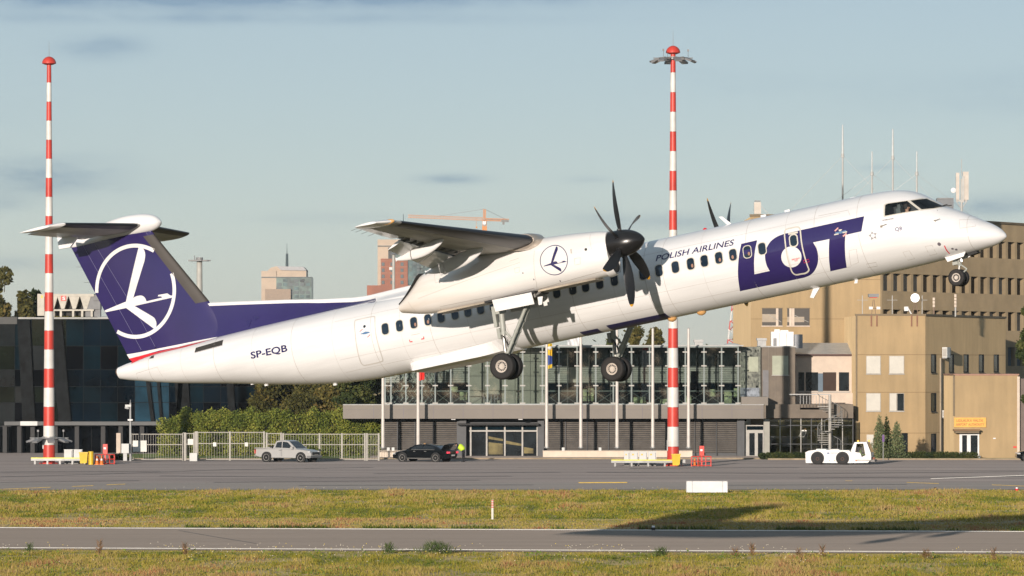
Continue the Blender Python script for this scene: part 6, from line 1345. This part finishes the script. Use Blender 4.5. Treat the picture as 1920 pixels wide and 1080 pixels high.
MB().cyl((WX(755.5, Y), Y+10, WZ(449, Y)), (WX(755.5, Y), Y+10, WZ(400, Y)), .35, .15, 5).build('roof_aerial', TD, t, world=True)
Y = 2500; CR = mat('crane_orange', (.66, .24, .04), .6); t = thing('tower_crane', 'orange tower crane with long jib above the wing', 'crane', (WX(908.5, Y), Y, 0))
def truss(name, p0, p1, w_, n, m_, rad=.14):
    p0 = Vector(p0); p1 = Vector(p1); d = (p1-p0).normalized(); a = Vector((0, 1, 0)); b = d.cross(a); g = MB(); cs = [a*w_+b*w_, a*w_-b*w_, -a*w_-b*w_, -a*w_+b*w_]
    for c_ in cs: g.cyl(p0+c_, p1+c_, rad, n=4)
    for i in range(n):
        q0 = p0+(p1-p0)*i/n; q1 = p0+(p1-p0)*(i+1)/n
        for k in range(4): g.cyl(q0+cs[k], q1+cs[(k+1) % 4], rad*.7, n=3).cyl(q0+cs[k], q0+cs[(k+1) % 4], rad*.7, n=3)
    return g.build(name, m_, t, world=True)
X0 = WX(908.5, Y); truss('mast', (X0, Y, 0), (X0, Y, WZ(410, Y)), 1.0, 30, CR, .22); truss('apex', (X0, Y, WZ(408, Y)), (X0, Y, WZ(392, Y)), .6, 4, CR, .2)
truss('jib', (X0, Y, WZ(411, Y)), (WX(765, Y), Y, WZ(405.5, Y)), .75, 26, CR, .12); truss('counter_jib', (X0, Y, WZ(411.5, Y)), (WX(954, Y), Y, WZ(413, Y)), .6, 8, CR, .2)
MB().cyl((X0, Y, WZ(392, Y)), (WX(824, Y), Y, WZ(405, Y)), .12, n=3).cyl((X0, Y, WZ(392, Y)), (WX(948, Y), Y, WZ(411, Y)), .12, n=3).build('tie_rods', LAMPG, t, world=True)
MB().bb(905, 415, 911, 421, Y-2, 2.5).build('cab', WHITE, t, world=True); MB().bb(904, 424, 913, 432, Y-1.6, 3).build('machinery', CR, t, world=True); MB().bb(940, 412, 954, 416, Y-1.5, 3).bb(942, 416, 946, 421, Y-1, 2).build('counterweight', mat('ballast', (.30, .29, .27), .8), t, world=True)
Y = 2500; MB().cyl((WX(893, Y), Y, WZ(410, Y)), (WX(893, Y), Y, WZ(426, Y)), .1, n=3).box(WX(892, Y), WX(895, Y), Y-.5, Y+.5, WZ(428, Y), WZ(425, Y)).build('hook_block', CR, t, world=True)
Y = 560; t = thing('floodlight_mast', 'distant grey floodlight mast between the tail and the cream tower', 'mast', (WX(374, Y), Y, 0), group='distant grey masts')
MB().cyl((0,0,0), (0,0,WZ(490, Y)), .55, .35, 14).build('pole', mat('far_pole', (.44, .43, .39), .6), t, True); zt_ = WZ(488, Y)
g = MB()
for i in range(8): a = 2*PI*i/8; g.box(math.cos(a)*1.0-.35, math.cos(a)*1.0+.35, math.sin(a)*1.0-.3, math.sin(a)*1.0+.3, zt_-.12, zt_+.02)
g.cyl((0,0,zt_-.1), (0,0,zt_+.35), .45, n=12).cyl((-1.4,0,zt_), (1.4,0,zt_), .06, n=5).build('lamp_ring', LAMPG, t); MB().cyl((-.6,0,zt_), (-.6,0,zt_+.6), .05, n=5).build('rod', LAMPG, t)
Y = 520; t = thing('floodlight_mast', 'distant grey pole with umbrella lamp and camera before the brick tower', 'mast', (WX(738, Y), Y, 0), group='distant grey masts')
MB().cyl((0,0,0), (0,0,WZ(477, Y)), .22, .17, 12).build('pole', MATS['far_pole'], t, True); MB().lathe((0,0,WZ(477, Y)), (0,0,1), [(.5,-.02),(.45,.08),(.01,.2)], 16).build('lamp_hood', LAMPG, t, True); MB().box(-.5, -.12, -.2, .1, WZ(506, Y), WZ(501, Y)).build('camera', GREY, t)
Y = 1500; t = thing('radio_tower', 'far red and white lattice radio tower right of the long cream wall', 'tower', (WX(1378, Y), Y, 0)); nT = 9; zT = WZ(566, Y)
for i in range(nT):
    z0, z1 = zT*i/nT, zT*(i+1)/nT; w0, w1 = 3.4*(1-i/nT)+.8, 3.4*(1-(i+1)/nT)+.8; g = MB(); cs = [(-1,-1),(1,-1),(1,1),(-1,1)]
    for k in range(4):
        a, b = cs[k], cs[(k+1) % 4]; g.cyl((a[0]*w0, a[1]*w0, z0), (a[0]*w1, a[1]*w1, z1), .14, n=4).cyl((a[0]*w0, a[1]*w0, z0), (b[0]*w1, b[1]*w1, z1), .10, n=3).cyl((b[0]*w0, b[1]*w0, z0), (a[0]*w1, a[1]*w1, z1), .10, n=3).cyl((a[0]*w1, a[1]*w1, z1), (b[0]*w1, b[1]*w1, z1), .1, n=3)
    g.build('lattice_section', RW_R if i % 2 == 0 else RW_W, t)
MB().box(-2.2, 2.2, -.3, .3, zT*.66, zT*.68).build('platform', RW_W, t); MB().cyl((0,0,zT), (0,0,zT+3), .1, n=4).build('tip', RW_R, t)
# far wood that closes the horizon
x = np.linspace(-900, 900, 500); bl = [((float(a)+random.uniform(-1, 1), 1200+random.uniform(-20, 20), random.uniform(3, 6)), (5, 5, 5+random.uniform(-1, 3))) for a in np.arange(-190, 190, 3.2)]
o = leaves('distant_wood', bl, 30000, .9, L_DARK); tag(o, kind='stuff')
t = thing('parking_sign', 'small purple sign on a grey post beside the tug cab', 'sign', (WX(1656, 369), 369, 0)); MB().cyl((0,0,0), (0,0,2.15), .04, n=8).build('post', GALV, t, True); MB().box(-.09, .09, -.06, -.04, 1.55, 2.1).build('plate', mat('sign_purple', (.14, .06, .22), .5), t)

# ================================================================== vehicles
ALLOY = mat('alloy_wheel', (.62, .60, .56), .35)
def carbody(t, low, roof, halfw, m_body, m_glass, wheels, wr, tumble=.16, name='body'):
    """low: outline (x, z) of the lower body; roof: outline of the glasshouse. x runs forward."""
    def section(P, w0, w1, z0, z1):
        secs = []
        for s, k in ((-1, .90), (-1, 1.0), (1, 1.0), (1, .90)):
            ring = []
            for x, z in P:
                f = (z-z0)/(z1-z0); w_ = (w0+(w1-w0)*min(1, max(0, f)))
                cx = sum(p[0] for p in P)/len(P); inset = .035 if k < 1 else 0
                zz = z-inset*.6 if z > (z0+z1)/2 and k == .0 else z
                ring.append((x, s*w_*(1 if k == 1.0 else 1)+(0), zz))
            secs.append(ring)
        return [secs[1], secs[2]]
    z0 = min(z for x, z in low); z1 = max(z for x, z in low)
    def wl(x, z):          # rounded plan at both ends, slight belly
        x0 = min(p[0] for p in low); x1 = max(p[0] for p in low); e = min((x-x0), (x1-x))/.9; r_ = 1 if e >= 1 else .80+.20*math.sin(PI/2*max(0, e))
        b = 1-.05*max(0, (z-.72))/.4-.04*max(0, .45-z)/.3
        return halfw*r_*b
    n = len(low); secs = []
    for k, (f, dz) in enumerate(((-1, 0), (-.93, .0), (-.5, .02), (0, .03), (.5, .02), (.93, 0), (1, 0))):
        ring = []
        for x, z in low:
            top = z > .6; zz = z+(dz if top else 0)-(.045 if abs(f) == 1 and top else 0); ring.append((x, f*wl(x, z), zz))
        secs.append(ring)
    body = MB().loft(secs).build(name, m_body, t, True, 38, fix=True)
    zr0 = min(z for x, z in roof); zr1 = max(z for x, z in roof); secs = []
    def wr_(z): return halfw*(.90-tumble*(z-zr0)/(zr1-zr0))
    for f in (-1, -.8, 0, .8, 1):
        secs.append([(x, f*wr_(z), z+(0 if abs(f) == 1 else .02 if z > zr0+.1 else 0)) for x, z in roof])
    cab = MB().loft(secs).build('cabin', m_body, t, True, 38, fix=True)
    for x in wheels:
        for s in (-1, 1):
            ac = MB().lathe((x, s*(halfw-.02), wr+.01), (0, s, 0), [(wr*1.17, -.10), (wr*1.17, .035), (wr*.8, .035)], 28).build('wheel_arch', MATTE, t, True)
            c = Vector((x, s*(halfw-.09), wr)); wh = MB().lathe(c, (0, s, 0), [(.02,.10),(wr*.14,.11),(wr*.18,.07),(wr*.62,.09),(wr*.66,.115),(wr*.69,.115),(wr*.69,0)], 24).build('wheel', ALLOY, t, True, 40, fix=True)
            MB().lathe(c, (0, s, 0), [(wr*.67,-.10),(wr*.9,-.11),(wr,-.08),(wr,.08),(wr*.9,.115),(wr*.67,.105)], 28).build('tyre', TYRE, wh, True, 50); sp = MB()
            for i in range(7): a = 2*PI*(i+.5)/7; e = Vector((math.cos(a), 0, math.sin(a))); f = Vector((-e.z, 0, e.x)); m_ = c+e*wr*.42+Vector((0, s*.092, 0)); sp.add([m_-e*wr*.17-f*.02, m_+e*wr*.17-f*.055, m_+e*wr*.17+f*.055, m_-e*wr*.17+f*.02], [(0,1,2,3)])
            sp.build('spoke_gap', MATTE, wh)
    return body, cab, wr_, wl
def sidepane(t, pts, wf, s, m, nm='side_window', off=.012): return me_obj(nm, [(x, s*(wf(z)+off), z) for x, z in pts], [tuple(range(len(pts)))], m, t)
CARG = mat('car_glass', (.018, .022, .025), .06, spec=.7)
# pickup
SIL = mat('silver_paint', (.50, .48, .45), .30, metal=.25, var=.03, coat=.6)
t = thing('pickup_truck', 'silver double cab pickup parked before the mesh gate', 'pickup', (WX(540, 363.2), 363.2, 0), R(-29))
low = [(-2.62,.62),(-2.62,1.02),(-2.58,1.10),(-.95,1.12),(1.15,1.10),(2.05,1.02),(2.42,.93),(2.60,.78),(2.64,.50),(2.50,.36),(2.05,.40),(1.0,.36),(-1.2,.38),(-2.0,.42),(-2.45,.48)]
roof = [(-.95,1.08),(-.88,1.20),(-.68,1.66),(-.52,1.74),(.10,1.77),(.52,1.70),(1.30,1.10)]
b, c, wf, wl = carbody(t, low, roof, .92, SIL, CARG, (1.75, -1.48), .39)
for s in (-1, 1):
    sidepane(t, [(-.70,1.19),(-.58,1.60),(-.12,1.67),(-.10,1.17)], wf, s, CARG); sidepane(t, [(-.03,1.17),(-.04,1.67),(.42,1.62),(.98,1.15)], wf, s, CARG)
    me_obj('door_line', [(x, s*.926, z) for x, z in ((-.08,.5),(-.06,.5),(-.06,1.08),(-.08,1.08))], [(0,1,2,3)], LINE2, t); me_obj('door_handle', [(x, s*.935, z) for x, z in ((-.3,.96),(-.13,.96),(-.13,1.0),(-.3,1.0))], [(0,1,2,3)], CHROME, t)
    MB().box(2.28, 2.56, s*.56, s*.80, .80, .93).build('headlight', mat('headlight_glass', (.55, .55, .55), .1, spec=.9), t); MB().box(-2.64, -2.58, s*.70, s*.86, .70, 1.0).build('tail_light', RC, t); MB().box(.9, 1.1, s*.93, s*1.12, 1.08, 1.28).build('mirror', SIL, t)
    MB().box(-.9, 1.05, s*.88, s*.98, .36, .41).build('side_step', CHROME, t)
me_obj('windscreen', [(1.24,-.74,1.16),(1.24,.74,1.16),(.56,.64,1.69),(.56,-.64,1.69)], [(0,1,2,3)], CARG, t)
MB().box(2.60, 2.655, -.52, .52, .62, .84).build('grille', MATTE, t); MB().box(2.3, 2.68, -.86, .86, .40, .56).build('bumper', mat('bumper_grey', (.20, .20, .20), .5), t); MB().box(2.66, 2.675, -.25, .25, .60, .68).build('emblem_bar', CHROME, t)
MB().box(-2.5, -1.02, -.80, .80, 1.09, 1.125).build('bed_opening', MATTE, t); MB().box(-2.60, -1.0, -.88, -.80, 1.10, 1.17).box(-2.60, -1.0, .80, .88, 1.10, 1.17).build('bed_rail', SIL, t); MB().box(-1.25,-1.05,-.75,.75,1.12,1.32).build('rack', MATTE, t)
MB().box(-2.72, -2.6, -.7, .7, .45, .58).build('rear_bumper', CHROME, t)
# black saloon
BLK = mat('black_car_paint', (.004, .005, .006), .14, spec=.35, coat=.35)
t = thing('saloon_car', 'black saloon with its boot lid open at the terminal entrance', 'car', (WX(796, 364.2), 364.2, 0), R(180-27))
low = [(-2.58,.55),(-2.60,.80),(-2.50,.98),(-1.75,1.02),(1.15,.97),(1.95,.86),(2.40,.70),(2.52,.55),(2.48,.30),(2.0,.25),(-2.0,.25),(-2.45,.32)]
roof = [(-1.95,1.0),(-1.35,1.30),(-.75,1.42),(0,1.45),(.45,1.37),(1.30,.96)]
b, c, wf, wl = carbody(t, low, roof, .95, BLK, CARG, (1.52, -1.50), .36, .2)
for s in (-1, 1):
    sidepane(t, [(-1.45,1.05),(-1.15,1.27),(-.32,1.36),(-.30,1.04)], wf, s, CARG); sidepane(t, [(-.22,1.04),(-.24,1.37),(.36,1.31),(.90,1.02)], wf, s, CARG)
    MB().box(-1.35, .95, s*.870, s*.878, 1.005, 1.02).build('chrome_trim', CHROME, t); MB().box(-1.1, 1.15, s*.93, s*.945, .30, .335).build('sill_strip', CHROME, t)
    for x in (-.55, .45): MB().box(x-.1, x+.08, s*.93, s*.955, .86, .89).build('door_handle', CHROME, t)
    MB().box(-2.62, -2.48, s*.55, s*.88, .72, .86).build('tail_light', mat('tail_red', (.75, .03, .06), .2, emit=(1, .08, .12, .8)), t); MB().box(2.2, 2.44, s*.58, s*.82, .62, .72).build('headlight', MATS['headlight_glass'], t); MB().box(.72, .9, s*.93, s*1.10, .98, 1.10).build('mirror', BLK, t)
me_obj('windscreen', [(1.24,-.78,1.02),(1.24,.78,1.02),(.52,.62,1.38),(.52,-.62,1.38)], [(0,1,2,3)], CARG, t); me_obj('rear_window', [(-1.88,-.7,1.06),(-1.88,.7,1.06),(-1.38,.62,1.315),(-1.38,-.62,1.315)], [(0,3,2,1)], CARG, t)
MB().loft([[(-1.90,-.80,1.02),(-1.98,-.80,1.06),(-1.98,.80,1.06),(-1.90,.80,1.02)], [(-2.22,-.78,1.42),(-2.28,-.78,1.44),(-2.28,.78,1.44),(-2.22,.78,1.42)], [(-2.60,-.72,1.50),(-2.62,-.72,1.44),(-2.62,.72,1.44),(-2.60,.72,1.50)]]).build('boot_lid', BLK, t, fix=True)
MB().box(-2.5, -1.95, -.75, .75, .97, 1.0).build('boot_opening', MATTE, t); MB().box(-2.635,-2.615,-.26,.26,.50,.62).build('number_plate', WHITE, t)
MB().box(-.1,.05,-.06,.06,1.46,1.50).build('roof_beacon', AMBER, t)
# dark car at the right edge
t = thing('parked_car', 'dark hatchback cut off by the right edge before the annex', 'car', (WX(1952, 366), 366, 0), R(180))
low = [(-2.0,.5),(-2.02,.9),(-1.9,.95),(1.0,.92),(1.7,.80),(2.02,.62),(2.05,.35),(1.8,.24),(-1.8,.24)]; roof = [(-1.85,.92),(-1.5,1.38),(-.9,1.45),(.2,1.42),(1.15,.90)]
b, c, wf, wl = carbody(t, low, roof, .86, BLK, CARG, (1.25, -1.25), .31, .2)
for s in (-1, 1): sidepane(t, [(-1.4,.97),(-1.2,1.33),(.15,1.35),(.75,.96)], wf, s, CARG); MB().box(1.75,2.0,s*.5,s*.75,.6,.72).build('headlight', MATS['headlight_glass'], t)
# aircraft tug
TUGW = mat('tug_white', (.72, .70, .66), .4, var=.06, scale=1.5)
t = thing('aircraft_tug', 'white aircraft tug with glazed cab and amber beacons on the apron', 'tug', (WX(1580, 354.5), 354.5, 0), R(-12))
P_ = [(-2.78,.15),(-2.80,.98),(-2.55,1.10),(-1.9,1.16),(.55,1.14),(.75,.92),(.80,.15),(.1,.15),(-.05,.62),(-.45,.80),(-.85,.62),(-1.0,.15),(-1.35,.15),(-1.5,.62),(-1.9,.80),(-2.3,.62),(-2.42,.15)]
P_ = [(x-.0, z) for x, z in P_]
MB().prism([(-2.78,.15),(-2.80,.98),(-2.55,1.10),(-1.9,1.18),(.62,1.14),(.80,1.0),(.80,.15)], -.98, .98).build('body', TUGW, t, fix=True)
for x in (-1.85, .12):
    for s in (-1, 1):
        MB().lathe((x, s*.985, .52), (0, s, 0), [(.53, -.02), (.53, .012), (.3, .012)], 24).build('wheel_arch', MATTE, t); cw_ = Vector((x, s*.86, .47))
        wh = MB().lathe(cw_, (0, s, 0), [(.02,.10),(.12,.16),(.16,.10),(.26,.12),(.28,.15)], 20).build('wheel', mat('rusty_rim', (.36, .17, .09), .7), t, True); MB().lathe(cw_, (0, s, 0), [(.28,-.14),(.42,-.15),(.47,-.10),(.47,.12),(.42,.16),(.28,.155)], 26).build('tyre', TYRE, wh, True, 50)
MB().prism([(.80,.15),(.80,1.2),(1.05,1.78),(2.0,1.80),(2.32,1.0),(2.35,.45),(2.1,.18)], -.9, .9).build('cab', TUGW, t, fix=True)
for s in (-1, 1): me_obj('cab_window', [(x, s*.908, z) for x, z in ((1.1,1.0),(1.22,1.66),(1.75,1.68),(1.92,.75),(1.62,.62),(1.5,.95))], [(0,1,2,3,4,5)], CARG, t)
me_obj('cab_windscreen', [(2.36,-.8,1.0),(2.36,.8,1.0),(2.07,.76,1.74),(2.07,-.76,1.74)], [(0,1,2,3)], glass('tug_screen', (.2, .35, .4), .2), t); me_obj('rear_window', [(.79,-.7,1.25),(.79,.7,1.25),(1.0,.7,1.7),(1.0,-.7,1.7)], [(0,3,2,1)], CARG, t)
MB().box(2.3, 2.62, -.8, .8, .25, .42).build('bumper', WDARK, t); MB().box(2.3, 2.55, -.2, .2, .42, .6).build('hitch', mat('hitch_rust', (.3, .10, .05), .7), t)
for x, y in ((1.3, -.6), (2.0, .6)): MB().cyl((x, y, 1.79), (x, y, 1.93), .07, n=10).build('beacon', mat('beacon_amber', (.9, .4, .05), .3, emit=(1, .45, .08, 1.2)), t, True)
MB().box(-2.0, -1.2, -.7, .5, 1.16, 1.24).box(-.9, -.2, -.6, .6, 1.15, 1.22).build('deck_cover', GREY, t); MB().box(-1.1, -.9, -.985, -.98, .85, .98).box(-.85, -.3, -.985, -.98, .9, .96).build('fleet_marking', mat('marking_blue', (.10, .14, .25), .5), t); 
for x in (-2.2, -1.6, -.9, -.5, .5, 1.2): MB().box(x-.05, x+.05, -.985, -.98, .30, .36).build('orange_reflector', ORG, t)
MB().box(2.36, 2.38, -.75, -.45, .62, .78).box(2.36, 2.38, .45, .75, .62, .78).build('headlight', MATS['headlight_glass'], t); MB().box(1.1, 2.35, -.93, -.9, .35, .42).build('cab_strip', WDARK, t)

# ================================================================== people
def figure(name, joints, edges, label, mats, parent_loc, rz=0, root=0):
    """one continuous skinned body; returns the object"""
    me = bpy.data.meshes.new(name); me.from_pydata([j[0] for j in joints], edges, []); o = bpy.data.objects.new(name, me); COL.objects.link(o)
    md = o.modifiers.new('s', 'SKIN'); sv = me.skin_vertices[0].data
    for i, j in enumerate(joints): sv[i].radius = (j[1], j[1]*(j[2] if len(j) > 2 else 1)); sv[i].use_root = (i == root)
    sb = o.modifiers.new('d', 'SUBSURF'); sb.levels = 2; sb.render_levels = 2
    dg = bpy.context.evaluated_depsgraph_get(); nm = bpy.data.meshes.new_from_object(o.evaluated_get(dg)); bpy.data.objects.remove(o)
    for m in mats[0]: nm.materials.append(m)
    for p in nm.polygons: p.use_smooth = True; p.material_index = mats[1](p.center)
    return nm
SKN = mat('skin', (.50, .27, .18), .6); CLO = mat('dark_trousers', (.018, .018, .022), .8); HIV = mat('hi_vis_yellow', (.62, .85, .04), .6, emit=None); HAIR = mat('dark_hair', (.03, .02, .015), .7); SHW = mat('white_shirt', (.72, .72, .72), .7)
# bending handler behind the boot
J = [((0,0,.95),.14),((.10,0,1.10),.15),((.28,0,1.26),.17),((.42,0,1.34),.15),((.50,0,1.38),.06),((.60,0,1.42),.095,1.1),((.66,0,1.44),.07),
     ((-.02,.10,.86),.10),((.02,.11,.50),.07),((-.06,.11,.10),.045),((.12,.12,.04),.04),((-.02,-.10,.86),.10),((-.03,-.11,.50),.07),((-.14,-.11,.10),.045),((.03,-.12,.04),.04),
     ((.38,.20,1.30),.07),((.48,.26,1.08),.05),((.66,.20,.98),.038),((.38,-.20,1.30),.07),((.48,-.26,1.08),.05),((.66,-.20,.98),.038)]
E_ = [(0,1),(1,2),(2,3),(3,4),(4,5),(5,6),(0,7),(7,8),(8,9),(9,10),(0,11),(11,12),(12,13),(13,14),(3,15),(15,16),(16,17),(3,18),(18,19),(19,20)]
def handler_m(c): 
    if c.x > .53 and c.z > 1.3: return 0
    if c.z < .98: return 1 if c.z > .0 and not (c.x > .6) else 0
    return 2
nm = figure('person', J, E_, '', ([SKN, CLO, CLO], handler_m), None)
t = bpy.data.objects.new('person', nm); COL.objects.link(t); t.location = (WX(868.5, 362.0), 362.0, .02); t.rotation_euler = (0, 0, R(180-20)); tag(t, 'person in a yellow vest bending into the open boot of the black saloon', 'person')
Jv = [((-.05,0,.92),.23),((.08,0,1.10),.25),((.26,0,1.26),.27),((.40,0,1.35),.22)]
vm = figure('v', Jv, [(0,1),(1,2),(2,3)], '', ([HIV], lambda c: 0), None); v = bpy.data.objects.new('safety_vest', vm); COL.objects.link(v); v.parent = t
MB().lathe((.575, 0, 1.44), (.25, 0, 1), [(.105, -.02), (.108, .03), (.07, .09), (.01, .11)], 14).build('hair', HAIR, t, True)
def seated(name, loc, rz, label, shirt, headset=False, pl=None, scale=1):
    J = [((0,0,0),.14),((.0,0,.22),.15),((.0,0,.42),.155),((.0,0,.52),.07),((.02,0,.60),.055),((.03,0,.70),.085,1.05),((.035,0,.78),.08),
         ((0,.20,.44),.07),((.10,.25,.20),.05),((.36,.16,.16),.04),((0,-.20,.44),.07),((.10,-.25,.20),.05),((.36,-.16,.16),.04),((.14,.09,-.02),.09),((.45,.1,.02),.07),((.14,-.09,-.02),.09),((.45,-.1,.02),.07)]
    E_ = [(0,1),(1,2),(2,3),(3,4),(4,5),(5,6),(2,7),(7,8),(8,9),(2,10),(10,11),(11,12),(0,13),(13,14),(0,15),(15,16)]
    nm = figure(name, J, E_, '', ([SKN, shirt, CLO], lambda c: 0 if c.z > .56 else (2 if c.z < .1 else 1)), None)
    t = bpy.data.objects.new('person', nm); COL.objects.link(t); t.location = loc; t.rotation_euler = rz if not isinstance(rz, (int, float)) else (0, 0, rz); tag(t, label, 'person')
    MB().lathe((.01, 0, .74), (-.15, 0, 1), [(.098,-.04),(.10,.02),(.08,.08),(.01,.115)], 14).build('hair', HAIR, t, True)
    MB().lathe((.115, 0, .69), (1, 0, -.3), [(.02,-.02),(.016,.0),(.004,.025)], 8).build('nose', SKN, t, True)
    for s in (-1, 1): MB().lathe((.105, s*.033, .725), (1, 0, 0), [(.013,-.01),(.012,.002),(.004,.006)], 8).build('eye', MATTE, t, True); MB().lathe((.025, s*.09, .70), (0, s, 0), [(.03,-.01),(.028,.01),(.01,.016)], 10).build('ear', SKN, t, True)
    MB().box(.105, .122, -.022, .022, .648, .656).build('mouth', mat('lip', (.35, .12, .10), .6), t)
    if headset: MB().lathe((.025, -.095, .70), (0, -1, 0), [(.045,-.01),(.045,.03),(.02,.04)], 12).lathe((.025, .095, .70), (0, 1, 0), [(.045,-.01),(.045,.03),(.02,.04)], 12).build('headset', MATTE, t, True)
    return t
for y, lb in ((-.50, 'pilot in white shirt and headset at the right hand side window'), (.50, 'second pilot seen beyond through the windscreen')):
    hp = un(1700.5, 389.5, y); w_ = NOSE + RM @ Vector((hp.x-.03, y, hp.z-.70)); seated('pilot', w_, RM.to_euler(), lb, SHW, True)
tug = [o for o in bpy.data.objects if o.get('category') == 'tug'][0]
wv = Matrix.Rotation(R(-12), 3, 'Z') @ Vector((1.35, -.97, .62))
cabw = [o for o in tug.children if o.name.startswith('cab_window')]
for o in cabw: o.data.materials[0] = glass('tug_side_glass', (.45, .5, .48), .12)
# hollow the cab so that the driver shows
cab = [o for o in tug.children if o.name.startswith('cab') and not o.name.startswith('cab_')][0]
cx = MB().prism([(.95,.5),(.95,1.15),(1.12,1.72),(1.95,1.73),(2.2,1.0),(2.2,.5)], -.8, .8).build('cut', DUSK, tug, fix=True)
cy = MB().prism([(1.1,1.0),(1.22,1.66),(1.75,1.68),(1.92,.75),(1.62,.62),(1.5,.95)], -1.2, 1.2).build('cut', DUSK, tug, fix=True)
cz = MB().box(2.0, 2.6, -.74, .74, 1.02, 1.68).build('cut', DUSK, tug, fix=True)
cab.data.materials.append(DUSK)
for q in (cx, cy, cz):
    md = cab.modifiers.new('c', 'BOOLEAN'); md.operation = 'DIFFERENCE'; md.solver = 'EXACT'; md.object = q; md.material_mode = 'TRANSFER'
bpy.context.view_layer.update(); dg = bpy.context.evaluated_depsgraph_get(); nm = bpy.data.meshes.new_from_object(cab.evaluated_get(dg)); cab.modifiers.clear(); cab.data = nm
for q in (cx, cy, cz): bpy.data.objects.remove(q)
wv = Vector(tug.location)+Matrix.Rotation(R(-12), 3, 'Z') @ Vector((1.45, -.35, .62)); seated('driver', wv, R(-12), 'driver in yellow vest inside the cab of the white tug', HIV)

# the wood behind the spotter, mirrored in the windows
bl = [((float(a)+random.uniform(-2, 2), -125+random.uniform(-12, 12), random.uniform(4, 13)), (6, 5, 7)) for a in np.arange(-330, 330, 3.0)]
o = leaves('wood_behind_the_bank', bl, 16000, 1.8, L_DARK); tag(o, kind='stuff')
# ================================================================== air
HZ = bpy.data.materials.new('haze'); HZ.use_nodes = True; h = HZ.node_tree; h.nodes.clear(); ho = h.nodes.new('ShaderNodeOutputMaterial'); hv = h.nodes.new('ShaderNodeVolumePrincipled')
hv.inputs['Color'].default_value = (.80, .92, 1, 1); hv.inputs['Density'].default_value = .00006; hv.inputs['Anisotropy'].default_value = 0
h.links.new(hv.outputs[0], ho.inputs['Volume'])
o = MB().box(-4200, 4200, -400, 9200, -1.5, 110).build('haze', HZ, None); tag(o, kind='stuff')
